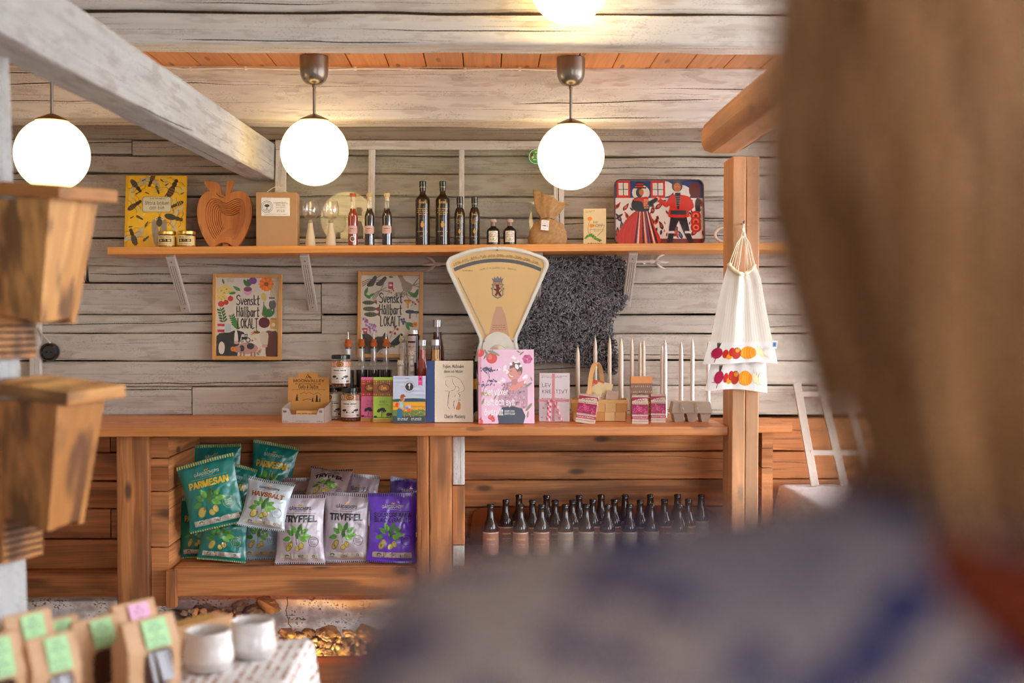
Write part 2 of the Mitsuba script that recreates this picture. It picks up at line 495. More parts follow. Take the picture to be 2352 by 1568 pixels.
def whitewash_h(p, n, uv):
    u, v, r = piece(uv)
    vv = v + 0.018 * noise(u * 2.3, v * 5 + 4)
    return fbm(u * 4.0, vv * 60, 2.0, octaves=3) + 0.6 * noise(u * 60, v * 90)


def timber_fn(p, n, uv):
    u, v, r = piece(uv)
    vv = v + 0.02 * noise(u * 1.8, v * 4)
    # knots bend the grain
    d1, d2, which = voronoi(u * 2.6 + 3, v * 7 + r * 7)
    knot = (1 - smoothstep(0.04, 0.13, d1)) * smoothstep(0.45, 0.5, which)
    ring = fbm(u * 1.2, vv * 42 + 0.6 * smoothstep(0.5, 0.0, d1), 4.0, octaves=4)
    fine = noise(u * 7, vv * 320)
    stain = smoothstep(0.46, 0.78, fbm(u * 3.2, vv * 16, 11.0))
    col = mix((0.37, 0.115, 0.032), (0.70, 0.265, 0.084), smoothstep(0.2, 0.8, ring))
    col = mix(col, (0.50, 0.215, 0.085), 0.5 * r) * (0.75 + 0.45 * r)
    col = mix(col, (0.17, 0.07, 0.032), stain * 0.75) * (0.76 + 0.27 * fine)
    crack = checks(u, v, r, 0.05, 0.0018, 1.1, 0.62)
    col = mix(col, (0.07, 0.035, 0.02), dr.maximum(knot * 0.85, crack * 0.8))
    return col


def pale_timber_fn(p, n, uv):
    c = timber_fn(p, n, uv)
    return mix(c * 1.2, (0.62, 0.37, 0.205), 0.45)


def plank_fn(p, n, uv):
    """planed boards: the counter, the shelf and the ceiling; the tone goes with the piece"""
    u, v, r = piece(uv)
    vv = v + 0.012 * noise(u * 1.5, v * 4)
    d1, d2, which = voronoi(u * 2.2 + 1, v * 9 + r * 7)
    knot = (1 - smoothstep(0.05, 0.1, d1)) * smoothstep(0.6, 0.65, which)
    ring = fbm(u * 0.9, vv * 60, 4.0, octaves=3)
    k = dr.floor(uv.x * 0.01)
    a = mix((0.45, 0.145, 0.034), (0.57, 0.215, 0.06), ring)            # counter
    b = mix((0.57, 0.21, 0.042), (0.71, 0.31, 0.075), ring)          # shelf
    c = mix((0.48, 0.17, 0.045), (0.62, 0.26, 0.08), ring) * (0.8 + 0.35 * r)   # ceiling
    col = dr.select(k < 91.5, a, dr.select(k < 92.5, b, c))
    return mix(col, (0.16, 0.06, 0.025), knot * 0.7) * (0.9 + 0.2 * noise(u * 6, vv * 260))


def scorched_fn(p, n, uv):
    u, v, r = piece(uv)
    vv = v + 0.03 * noise(u * 3, v * 5)
    grain = fbm(u * 2.0, vv * 70, 5.0, octaves=3)
    burn = smoothstep(0.42, 0.75, fbm(u * 9, vv * 26, 2.0, octaves=3))
    col = mix((0.43, 0.165, 0.036), (0.68, 0.36, 0.12), grain)
    col = mix(col, (0.36, 0.13, 0.03), smoothstep(0.2, 0.8, r) * 0.75)
    return mix(col, (0.085, 0.03, 0.012), burn * 0.8)


def plaster_fn(p, n, uv):
    s = fbm(p.x * 22, p.z * 22, 3.0 + p.y * 22, octaves=4)
    big = fbm(p.x * 4, p.z * 7, 9.0)
    pit = smoothstep(0.62, 0.75, noise(p.x * 150, p.z * 150, p.y * 150)) * smoothstep(0.45, 0.6, s)
    col = mix((0.34, 0.30, 0.28), (0.58, 0.55, 0.53), smoothstep(0.3, 0.65, s))
    col = mix(col, (0.30, 0.22, 0.15), smoothstep(0.5, 0.72, big) * 0.8)
    return mix(col, (0.10, 0.08, 0.07), pit * 0.9)


def crochet_fn(p, n, uv):
    """uv in metres: rows of openwork along v"""
    row = uv.x / 0.021
    f = row - dr.floor(row)
    hole = smoothstep(0.1, 0.25, f) * (1 - smoothstep(0.5, 0.62, f))
    knit = noise(uv.x * 130, uv.y * 130)
    dots = smoothstep(0.3, 0.62, noise(uv.y * 110, dr.floor(row) * 3.7))
    col = mix((0.56, 0.54, 0.535), (0.74, 0.72, 0.715), knit)
    return mix(col, (0.27, 0.125, 0.075), hole * dots)


def weave_fn(p, n, uv):
    a = dr.abs(dr.sin(uv.x * 420 + 1.2 * dr.sin(uv.y * 420)))
    b = noise(uv.x * 160, uv.y * 60)
    return mix((0.40, 0.37, 0.38), (0.75, 0.72, 0.73), 0.6 * a + 0.4 * b)


def floral_fn(p, n, uv):
    d1, d2, w = voronoi(uv.x / 0.023, uv.y / 0.023)
    blob = 1 - smoothstep(0.24, 0.42, d1 + 0.3 * (noise(uv.x * 120, uv.y * 120) - 0.5))
    col = mix((0.27, 0.21, 0.19), (0.17, 0.15, 0.175), smoothstep(0.3, 0.75, noise(uv.x * 26, uv.y * 26)))
    return mix(col, (0.012, 0.018, 0.085), blob * smoothstep(0.2, 0.35, w))


def hair_fn(p, n, uv):
    s = fbm(uv.x * 60, uv.y * 3, 1.0, octaves=3)
    big = noise(uv.x * 9, uv.y * 2)
    return mix(mix((0.27, 0.125, 0.048), (0.64, 0.32, 0.125), s), (0.30, 0.16, 0.07), 0.5 * big)


def floorboard_fn(p, n, uv):
    u, v, r = piece(uv)
    return mix((0.12, 0.065, 0.036), (0.24, 0.14, 0.075), fbm(u * 1.5, v * 50, 2.0)) * (0.8 + 0.4 * r)


def tex(fn, rough, bump=None, scale=0.002, **kw):
    b = {'type': 'principled', 'base_color': mikit.proc(fn), 'roughness': rough, **kw}
    if bump:
        b = {'type': 'bumpmap', 'arbitrary': mikit.proc(bump, eps=0.0008), 'scale': scale, 'bsdf': b}
    return {'type': 'twosided', 'bsdf': b}


scene['whitewash'] = tex(whitewash_fn, 0.75, whitewash_h, 0.0035, specular=0.3)
scene['shaded_whitewash'] = tex(shaded_whitewash_fn, 0.75, whitewash_h, 0.0035, specular=0.3)
scene['grey_dimmed_whitewash'] = tex(grey_dimmed_whitewash_fn, 0.75, whitewash_h, 0.0035, specular=0.3)
scene['pale_timber'] = tex(pale_timber_fn, 0.6, specular=0.35)
scene['timber'] = tex(timber_fn, 0.62, specular=0.35)
scene['plank'] = tex(plank_fn, 0.38, specular=0.45)
scene['scorched'] = tex(scorched_fn, 0.5, specular=0.35)
scene['plaster'] = tex(plaster_fn, 0.9, specular=0.2)
scene['crochet'] = tex(crochet_fn, 0.95, specular=0.1)
scene['weave'] = tex(weave_fn, 0.95, specular=0.1)
scene['floral'] = tex(floral_fn, 0.9, specular=0.15)
scene['hair'] = tex(hair_fn, 0.5, specular=0.4)
scene['floorboard'] = tex(floorboard_fn, 0.5)

# ------------------------------------------------------------------ the room
WALL = 5.0                      # front of the whitewashed logs
XL, XR, YB = -2.7, 2.75, -2.6   # side walls, wall behind the camera


def zy(py, Y=WALL):
    return at(1115, py, Y)[2]


def xx(px, Y=WALL):
    return at(px, 735, Y)[0]


wb = struct('wall_back', 'whitewashed log wall behind the shelf')
add(wb + '__core', cbox(XR - XL + 0.6, 0.1, 3.0, 0.001), 'matte', col=(0.02, 0.016, 0.013), M=T4(((XL + XR) / 2, WALL + 0.16, 0)))
rows = [285, 322, 358, 400, 452, 500, 548, 611, 651, 722, 766, 828, 886, 955]
splits = {1: [305], 8: [738], 9: [738], 12: [440]}
for i in range(len(rows) - 1):
    z1, z0 = zy(rows[i]), zy(rows[i + 1])
    cuts = [XL - 0.05] + [xx(c) for c in splits.get(i, [])] + [XR + 0.05]
    flat = i in (0, 6) and False
    for a, b in zip(cuts[:-1], cuts[1:]):
        sl = 0.004 * math.sin(i * 2.3)
        fr = 0.012 if i == 0 else rng.uniform(-0.004, 0.004)
        add_beam(wb + '__log', 'shaded_whitewash', ((a + 0.002), WALL + 0.05 + fr, (z0 + z1) / 2 - sl), (b - 0.002, WALL + 0.05 + fr, (z0 + z1) / 2 + sl),
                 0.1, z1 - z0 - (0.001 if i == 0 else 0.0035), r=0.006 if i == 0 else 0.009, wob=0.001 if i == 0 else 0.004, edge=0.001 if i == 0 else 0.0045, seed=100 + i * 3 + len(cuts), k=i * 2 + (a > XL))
add_beam(wb + '__log', 'shaded_whitewash', (XL, WALL + 0.06, zy(285) + 0.09), (XR, WALL + 0.06, zy(285) + 0.09), 0.1, 0.17, k=40)
add_beam(wb + '__corner_board', 'whitewash', at(82, 700, WALL - 0.016) * [1, 1, 0] + [0, 0, 1.06], at(82, 700, WALL - 0.016) * [1, 1, 0] + [0, 0, 2.2], 0.05, 0.03, up=(0, 1, 0), k=44)
# unpainted planks below the counter
lows = [960, 1038, 1103, 1166, 1235, 1308, 1372]
for i in range(len(lows) - 1):
    z1, z0 = zy(lows[i]), zy(lows[i + 1])
    cuts = [XL, xx(250 + 20 * (i % 3)), xx(1000), XR]
    for j, (a, b) in enumerate(zip(cuts[:-1], cuts[1:])):
        dz = 0.008 * math.sin(i * 3 + j)
        yp = WALL + (0.05 if i < 5 else -0.055)
        if i == 5:
            z1, z0 = zy(1309, 4.9), zy(1376, 4.9)
            b = min(b, 1.0)
        add_beam(wb + '__plank', 'timber', (a + 0.002, yp, (z0 + z1) / 2), (b - 0.002, yp, (z0 + z1) / 2), 0.08 if i < 5 else 0.1, z1 - z0 - 0.004, r=0.006, wob=0.002, edge=0.003, k=50 + i * 3 + j)

fo = struct('wall_foundation', 'rough plaster and rubble plinth under the counter')
gx = np.linspace(XL, 1.02, 230)
gz = np.linspace(-0.02, zy(1366, 4.86), 34)
X, Z = np.meshgrid(gx, gz, indexing='ij')
dep = 4.86 + 0.03 * vnoise(np.stack([X, Z * 2, X * 0], -1), 5, 3, 4) + np.clip(0.30 - Z + 0.06 * vnoise(np.stack([X, Z, X * 0], -1), 4, 8, 3), 0, 0.2) * 0.5
dep[:, -1] = 5.03
V = np.stack([X, dep, Z], -1).reshape(-1, 3)
ii, jj = np.meshgrid(np.arange(229), np.arange(33), indexing='ij')
Q = np.stack([ii * 34 + jj, (ii + 1) * 34 + jj, (ii + 1) * 34 + jj + 1, ii * 34 + jj + 1], -1).reshape(-1, 4)
add(fo + '__plaster', (V, Q), 'plaster', smooth=True)
cr = [at(660 + dx, y, 4.835) for dx, y in ((-1, 1370), (1, 1385), (-3, 1400), (-1, 1412), (3, 1425), (2, 1432), (10, 1440))]
add(fo + '__crack', tube(cr, 0.0016, 5), 'matte', col=(0.03, 0.025, 0.02))
add(fo + '__core', cbox(1.02 - XL, 0.1, zy(1368, 4.86), 0.001), 'matte', col=(0.05, 0.04, 0.03), M=T4(((XL + 1.02) / 2, 5.06, 0)))
stonecol = ['#6d665e', '#57514c', '#7d6c58', '#4c4744', '#8f7c62', '#6f5842']


def lump(r, sc, seed, rough=0.22):
    m = trimesh.creation.icosphere(subdivisions=2, radius=1.0)
    v = np.array(m.vertices)
    v = v * (1 + rough * vnoise(v, 1.3, seed, 2)[:, None] + 0.35 * rough * vnoise(v, 3.7, seed + 3, 2)[:, None])
    return trimesh.Trimesh(v * r * np.asarray(sc), m.faces, process=False)


r_ = np.random.default_rng(5)
spots = []
for k in range(78):
    for _ in range(40):
        if k % 3 == 0:
            px, py = r_.uniform(405, 620), r_.uniform(1388, 1500)
        else:
            px, py = r_.uniform(560, 1010), 1512 - 62 * r_.uniform(0, 1) ** 1.4
        rad = r_.uniform(9, 24)
        if all((px - a) ** 2 + (py - b) ** 2 > (0.62 * (rad + c)) ** 2 for a, b, c in spots):
            spots.append((px, py, rad))
            break
for k, (px, py, rad) in enumerate(spots):
    p = at(px, py, 4.845 + 0.02 * (py < 1450) + r_.uniform(-.012, .015))
    add(fo + '__stone', lump(rad * mpp(4.85), (1.2, 0.7, 0.8), k, 0.5), 'matte', col=stonecol[k % 6], M=T4(p, ry=r_.uniform(-30, 30)))
rub, rcol = [], []
for k in range(520):
    px = r_.uniform(420, 1010)
    py = r_.uniform(1400, 1470) if px < 560 else 1514 - 66 * r_.uniform(0, 1) ** 1.6
    m = lump(r_.uniform(3, 8.5) * mpp(4.84), (1.2, .8, .8), k + 200, 0.6)
    m.apply_transform(T4(at(px, py, 4.825 + r_.uniform(-.01, .02)), ry=r_.uniform(0, 180)))
    rub.append(m)
    rcol.append(np.tile(lin(('#8c8276', '#6a6058', '#b39a78', '#57504b', '#a8875c')[k % 5]), (len(m.vertices), 1)))
add(fo + '__rubble', trimesh.util.concatenate(rub), 'matte', col=np.vstack(rcol), kind='stuff')
# timber sill at the foot of the plinth, with the lamp strip behind it
add_beam('wall_foundation__sill_timber', 'timber', (XL, 4.68, at(800, 1524, 4.62)[2] / 2 - 0.002), (0.91, 4.68, at(800, 1524, 4.62)[2] / 2 - 0.002), 0.12, at(800, 1524, 4.62)[2] + 0.004, k=79, seed=3)
LZ = at(800, 1524, 4.62)[2] - 0.022
st = thing('light_strip', 'thin warm light strip lying on the floor sill below the stone plinth', 'light')
sa, sb_ = xx(395, 4.72), xx(1050, 4.72)
add(st + '__housing', cbox(sb_ - sa, 0.016, 0.01, 0.001), 'metal', col=(0.7, 0.7, 0.7), M=T4(((sa + sb_) / 2, 4.762, LZ - 0.013)))
add(st + '__tube', cbox(sb_ - sa - 0.01, 0.012, 0.006, 0.001), 'matte', col=(0.8, 0.8, 0.8), M=T4(((sa + sb_) / 2, 4.762, LZ - 0.003)), emitter={'type': 'area', 'radiance': {'type': 'rgb', 'value': list(STRIP_RADIANCE)}})

fl = struct('floor', 'dark wooden board floor')
for k, x in enumerate(np.arange(XL, XR, 0.18)):
    add_beam(fl + '__board', 'floorboard', (x + 0.09, YB, -0.02), (x + 0.09, 4.9, -0.02), 0.176, 0.04, r=0.003, wob=0, ns=2, k=k)

# ceiling: low boarded part beyond the header logs, higher part over the camera
ce = struct('ceiling', 'orange-brown boarded ceiling above the beams')
CEIL = 1.45 + (735 - 157) * 4.55 / F
for k, x in enumerate(np.arange(xx(1108, 4.55) - 0.1435 * 19.5, XR + 0.1, 0.1435)):
    add_beam(ce + '__board', 'plank', (x + 0.0718, 3.9, CEIL + 0.012), (x + 0.0718, 5.15, CEIL + 0.012), 0.1405, 0.024, r=0.003, wob=0.0004, ns=4, k=93 + k % 6 if k else 93, seed=k)
add(ce + '__upper_slab', cbox(XR - XL + 0.4, 3.95 - YB + 0.2, 0.05, 0.002), 'matte', col=(0.75, 0.72, 0.68), M=T4(((XL + XR) / 2, (3.95 + YB) / 2, 2.85)))
add(ce + '__backing', cbox(XR - XL + 0.4, 1.3, 0.05, 0.002), 'matte', col=(0.05, 0.03, 0.02), M=T4(((XL + XR) / 2, 4.55, CEIL + 0.026)))
hb = 1.45 + (735 - 108) * 3.87 / F
hg = 1.45 + (735 - 34) * 3.87 / F
wh = struct('wall_header', 'whitewashed logs carrying the ceiling across the room')
add_beam(wh + '__log', 'whitewash', (XL, 3.935, (hb + hg) / 2 - 0.003), (XR, 3.935, (hb + hg) / 2 + 0.003), 0.13, hg - hb - 0.006, r=0.012, wob=0.005, edge=0.004, seed=41, k=31)
add_beam(wh + '__log', 'whitewash', (XL, 3.95, hg + 0.105), (XR, 3.95, hg + 0.103), 0.13, 0.195, r=0.02, wob=0.006, edge=0.006, seed=47, k=35)
add_beam(wh + '__log', 'whitewash', (XL, 3.95, hg + 0.305), (XR, 3.95, hg + 0.305), 0.13, 0.195, r=0.02, wob=0.006, edge=0.005, seed=48, k=36)
add(wh + '__core', cbox(XR - XL, 0.03, hg + 0.3 - hb - 0.03, 0.001), 'matte', col=(0.06, 0.035, 0.025), M=T4(((XL + XR) / 2, 3.95, hb + 0.02)))

# outer walls with the windows that light the room
def wall_with_holes(key, axis, c, lo, hi, z1, holes, col):
    """a wall in the plane axis = c from lo to hi; holes are (a, b, z0, z1)"""
    ms, cuts = [], sorted({lo, hi, *[h[0] for h in holes], *[h[1] for h in holes]})
    for a, b in zip(cuts[:-1], cuts[1:]):
        h = [x for x in holes if x[0] <= a and x[1] >= b]
        for z0, zt in ([(0, z1)] if not h else [(0, h[0][2]), (h[0][3], z1)]):
            m = cbox(b - a, 0.12, zt - z0, 0.0005)
            m.apply_transform(T4(((a + b) / 2, c, z0)) if axis == 'y' else T4((c, (a + b) / 2, z0), rz=90))
            ms.append(m)
    add(key, cat(*ms), 'matte', col=col)
    for n, (a, b, z0, zt) in enumerate(holes):
        for s in np.linspace(a + 0.03, b - 0.03, max(2, round((b - a) / 0.55) + 1)):
            p, q = ((s, c, z0), (s, c, zt)) if axis == 'y' else ((c, s, z0), (c, s, zt))
            add(key + '__mullion', bar(p, q, 0.05, 0.05), 'paper', col='#e6e2d8')
        for z in (z0 + 0.03, (z0 + zt) / 2, zt - 0.03):
            p, q = ((a, c, z), (b, c, z)) if axis == 'y' else ((c, a, z), (c, b, z))
            add(key + '__glazing_bar', bar(p, q, 0.05, 0.05, up=(0, 0, 1)), 'paper', col='#e6e2d8')


WC = (0.52, 0.49, 0.45)
wall_with_holes(struct('wall_right', 'plain whitewashed side wall with windows'), 'x', XR + 0.06, YB, 5.1, 2.9, [(0.7, 2.5, 0.6, 2.6), (2.75, 4.75, 0.6, 2.6)], WC)
wall_with_holes(struct('wall_left', 'plain whitewashed side wall'), 'x', XL - 0.06, YB, 5.1, 2.9, [], WC)
wall_with_holes(struct('wall_front', 'plain whitewashed wall behind the camera with windows'), 'y', YB - 0.06, XL, XR, 2.9, [(-1.85, -1.42, 1.5, 2.4), (0.75, 2.6, 0.7, 2.6)], WC)

# ------------------------------------------------------------------ beams, posts, lamps
k = thing('ceiling_beam', 'rough whitewashed cross beam right behind the pendant lamp canopies', 'beam')
b2 = 1.45 + (735 - 283) * 4.55 / F
add_beam(k, 'whitewash', (XL, 4.64, (b2 + CEIL) / 2 + 0.014), (XR, 4.64, (b2 + CEIL) / 2), 0.18, CEIL - b2, r=0.014, wob=0.006, edge=0.007, seed=61, k=37)
cable = thing('cable', 'thin white electric cable clipped along the top of the cross beam', 'cable')
cp = [at(x, 157 + (x - 330) * 0.0035 + 1.5 * math.sin(x * 0.02) - 4 * (x < 400), 4.52) for x in range(-60, 1300, 24)]
add(cable + '__sheath', tube(cp, 0.0042, 8), 'satin', col='#efe6da', smooth=True)
for x in range(60, 1300, 126):
    add(cable + '__clip', cbox(0.012, 0.012, 0.014, 0.002), 'satin', col='#f2ece2', M=T4(at(x, 157 + (x - 330) * 0.0035 + 1.5 * math.sin(x * 0.02) + 4 - 4 * (x < 400), 4.522)))

k = thing('ceiling_beam', 'pale grey whitewashed beam running from the upper left corner to the back wall', 'beam')
e0, e1 = at(632, 415, 4.97), at(632, 332, 4.97)
n0, n1 = at(30, 90, 2.3), at(30, -96, 2.3)
hc = (e1[2] - e0[2] + n1[2] - n0[2]) / 2
pe = np.array([e0[0] - 0.053, 4.98, e0[2] + hc / 2])
pn = np.array([n0[0] - 0.053, 2.3, n0[2] + hc / 2])
pm = pn + (pn - pe) * 0.9
add_beam(k, 'grey_dimmed_whitewash', pm, pe, 0.106, hc, r=0.007, wob=0.0025, edge=0.0015, seed=71, k=33, freq=5)
k = thing('wooden_post', 'whitewashed post at the left edge carrying the grey beam', 'post')
add_beam(k, 'grey_dimmed_whitewash', (-1.012, 2.455, 0), (-1.062, 2.455, pn[2] - hc / 2 + 0.004), 0.115, 0.11, up=(0.375, 0.927, 0), r=0.008, wob=0.002, seed=73, k=38)

k = thing('ceiling_beam', 'bare brown beam with a rounded end, resting on the edge of the brown post', 'beam')
pe, pn = at(1655, 316, 4.28), at(1655, 316, 4.28) + [0.0, -2.6, 0.0]
add_beam(k, 'pale_timber', pn + [0.008, 0, 0], pe + [0.008, 0, 0], 0.158, 0.115, r=0.04, wob=0.003, seed=77, k=67)
k = thing('wooden_post', 'brown timber post with the two net bags hanging on it', 'post')
pz = pe[2] - 0.056
px0 = at(1682, 735, 4.36)[0]
add_beam(k + '__front_timber', 'pale_timber', (px0 + 0.026, 4.45, 0), (px0 + 0.026, 4.45, pz), 0.05, 0.17, up=(0, 1, 0), r=0.004, wob=0.0015, seed=79, k=61)
add_beam(k + '__side_timber', 'pale_timber', (px0 + 0.077, 4.452, 0), (px0 + 0.077, 4.452, pz), 0.05, 0.168, up=(0, 1, 0), r=0.004, wob=0.0015, seed=80, k=64)

GR = 0.125


def pendant(px, py, d_px, label, full=True):
    Y = 2 * GR * F / d_px
    c = at(px, py, Y)
    top = CEIL if Y > 3.95 else 2.84
    t = thing('pendant_lamp', label, 'lamp', 'globe pendant lamps')
    g = sphere(GR, 4)
    v = np.array(g.vertices)
    v[:, 2] = np.minimum(v[:, 2], GR * 0.9)
    add(t + '__globe', (v, g.faces), 'paper', col=(0.9, 0.88, 0.82), smooth=True, M=T4(c), emitter={'type': 'area', 'radiance': {'type': 'rgb', 'value': list(GLOBE_RADIANCE)}})
    steel = (0.30, 0.27, 0.24)
    add(t + '__cap', lathe([(0, .022), (.012, .02), (.03, .012), (.052, .002), (.058, -.004), (0.056, -.006), (0, -.004)], 40), 'metal', col=steel, smooth=35, M=T4(c + [0, 0, GR * 0.9 + .006]))
    ch = 0.104
    add(t + '__canopy', lathe([(0, 0), (.012, .0005), (.03, .006), (.043, .018), (.050, .036), (.0525, .06), (.053, ch - .002), (.0525, ch), (0, ch)], 48), 'metal', col=steel, smooth=35, M=T4((c[0], c[1], top - ch - 0.001)))
    z0, z1 = c[2] + GR * 0.9 + 0.012, top - ch + 0.002
    add(t + '__stem', lathe([(0, z0), (.0072, z0), (.0072, z0 + .014), (.0052, z0 + .016), (.0052, z1 - .014), (.0075, z1 - .012), (.0075, z1), (0, z1)], 20), 'metal', col=steel, smooth=35, M=T4((c[0], c[1], 0)))
    return t


pendant(722, 349, 154, 'white globe pendant lamp with a grey metal cup, the second from the left')
pendant(1311, 359, 154, 'white globe pendant lamp in front of the folk art tray end of the shelf')
pendant(120, 355, 165, 'leftmost white globe pendant lamp, above the upper bat box')
pendant(1307, -36, 180, 'white globe pendant lamp cut off by the top edge of the photo')
# ------------------------------------------------------------------ the upper shelf
SY0, SY1 = 4.70, 4.985
sl_, sr_ = at(247, 567, SY0), at(1672, 557.5, SY0)
ST = 0.030


def shelf_z(x):
    return sl_[2] + (sr_[2] - sl_[2]) * (x - sl_[0]) / (sr_[0] - sl_[0])


sh = thing('wall_shelf', 'long orange-brown wooden shelf on white brackets high on the log wall', 'shelf')
xr2 = 2.0
add_beam(sh + '__board', 'plank', (sl_[0], (SY0 + SY1) / 2, sl_[2] - ST / 2), (xr2, (SY0 + SY1) / 2, shelf_z(xr2) - ST / 2), SY1 - SY0, ST, r=0.003, wob=0.0006, seed=5, k=92)


def bracket(px, x_lean):
    top = at(px, 590, 4.80)
    x = top[0]
    zt = shelf_z(x) - ST
    a, b = np.array([x, 4.74, zt - 0.003]), np.array([x, 4.985, zt - 0.222])
    D = b - a
    L = np.linalg.norm(D)
    D = D / L
    m = cbox(0.036, 0.02, L, 0.002)
    R = np.eye(4)
    R[:3, 0], R[:3, 1], R[:3, 2], R[:3, 3] = (-1, 0, 0), -np.cross(D, (1, 0, 0)), D, a
    k = add(sh + '__bracket', m, 'satin', col='#c9c4ba', M=R)
    n = R[:3, 1] if R[1, 1] < 0 else -R[:3, 1]
    for s in (-0.0085, 0, 0.0085):
        add(k + '__groove', bar(a + D * 0.05 + n * 0.0098 + [s, 0, 0], a + D * (L - 0.045) + n * 0.0098 + [s, 0, 0], 0.0022, 0.001, 0.0002), 'matte', col='#6f6a63')
    for t in (0.028, L - 0.026):
        add(k + '__screw', sphere(0.0035, 1), 'metal', col=(0.2, 0.19, 0.18), M=T4(a + D * t + n * 0.0098))


for px in (400, 704, 1235, 1450):
    bracket(px, 0)

# old window sash on the wall, its lower rail on the shelf
wi = struct('window_1', 'old white window sash with three panes leaning on the log wall behind the bottles')
WY = 4.945


LEAN = math.radians(7.5)


def wat(px, py):
    """the sash leans back against the wall"""
    Y = WY
    for _ in range(4):
        Y = 4.972 - (at(px, 322, 4.972)[2] - at(px, py, Y)[2]) * math.tan(LEAN)
    return at(px, py, Y)


def wbar(px0, py0, px1, py1, key='rail', th=0.022):
    a, b = wat(px0, py0), wat(px1, py1)
    w, h = abs(b[0] - a[0]), abs(a[2] - b[2])
    lo, hi = (a, b) if a[2] < b[2] else (b, a)
    mid = (a + b) / 2
    add_beam(wi + '__' + key, 'whitewash', *(((a[0], mid[1], mid[2]), (b[0], mid[1], mid[2])) if w > h else ((mid[0], lo[1], lo[2]), (mid[0], hi[1], hi[2]))),
             *((th, h) if w > h else (w, th)), up=(0, 0, 1) if w > h else (0, 1, 0), r=0.003, wob=0.0006, k=3 + len(scene) % 25)


wbar(634, 322, 1296, 345)
wbar(634, 548, 1296, 566)
wbar(634, 345, 655, 548, key='stile')
wbar(1271, 345, 1296, 548, key='stile')
wbar(847, 345, 860, 548, key='mullion')
wbar(1054, 345, 1066, 548, key='mullion')
for a, b, tilt, yaw in ((655, 847, 0.95, 0.45), (860, 1054, 0.9, 0.5), (1066, 1271, 0.9, -0.6)):
    p, q = wat(a, 548), wat(b, 345)
    w, h = q[0] - p[0] + 0.004, (q[2] - p[2] + 0.004) / math.cos(LEAN)
    add(wi + '__pane', (np.array([[-w / 2, 0, 0], [w / 2, 0, 0], [w / 2, 0, h], [-w / 2, 0, h]]), np.array([[0, 1, 2], [0, 2, 3]])), 'old_pane', M=T4(((p[0] + q[0]) / 2, p[1] + 0.002, p[2] - 0.002), rx=-7.5 - tilt * .1, rz=yaw))


def on_shelf(px, Y, dz=0.0):
    x = at(px, 560, Y)[0]
    return np.array([x, Y, shelf_z(x) + dz])


# bee book
def insect(pr, x, y, L, ang, col='#3a2412', wing='#e2c25a', stripes='#8a4a1c', wings=True, legs=True):
    c, s = math.cos(math.radians(ang)), math.sin(math.radians(ang))
    R = lambda u, v: (x + c * u - s * v, y + s * u + c * v)
    if wings:
        for k in (-1, 1):
            p = R(0.05 * L, k * 0.42 * L)
            pr.ell(*p, 0.42 * L, 0.15 * L, wing, rot=ang + k * 55)
    if legs:
        for k in (-1, 1):
            for t in (-0.25, 0.05, 0.3):
                pr.line([R(t * L, 0), R((t + 0.12) * L, k * 0.3 * L), R((t + 0.02) * L, k * 0.5 * L)], 0.018 * L, '#3a2a18')
    pr.ell(*R(-0.25 * L, 0), 0.34 * L, 0.17 * L, col, rot=ang)
    for t in (-0.38, -0.24, -0.1):
        pr.line([R(t * L, -0.13 * L), R(t * L, 0.13 * L)], 0.05 * L, stripes)
    pr.ell(*R(0.17 * L, 0), 0.15 * L, 0.12 * L, '#2c1c10', rot=ang)
    pr.ell(*R(0.37 * L, 0), 0.1 * L, 0.1 * L, '#2c1c10')


def book(name, label, x0, x1, ytop, ybot, Y, thick, base, cover, spine=None, lean=8, rz=0, z=None, pages='#efe8da', draw=None, cat_='book', spine_w=None):
    w = (x1 - x0) * mpp(Y)
    h = (ybot - ytop) * mpp(Y) / math.cos(math.radians(lean))
    t = thing(name, label, cat_)
    p = at((x0 + x1) / 2, ybot, Y)
    loc = np.array([p[0], Y, base if z is None else z])
    loc[2] += thick * math.sin(math.radians(lean)) + .0004
    M = T4(loc, rz=rz, rx=-lean) @ T4((0, thick / 2, 0))
    add(t + '__pages', cbox(w - 0.008, thick - 0.005, h - 0.007, 0.0005), 'paper', col=pages, M=M @ T4((0.0, 0, 0.0035)))
    add(t + '__cover', cat(cbox(w, 0.0026, h, 0.0008).apply_translation([0, -thick / 2 + 0.0013, 0]), cbox(w, 0.0026, h, 0.0008).apply_translation([0, thick / 2 - 0.0013, 0]),
                           cbox(0.003, thick, h, 0.001).apply_translation([-w / 2 + 0.0015, 0, 0])), 'satin', col=cover, M=M)
    pr = Print(sbox(0, 0, w, h))
    draw(pr, w, h)
    add_print(t + '__cover_print', pr, onto(w, thick), 'satin', M=M)
    return t


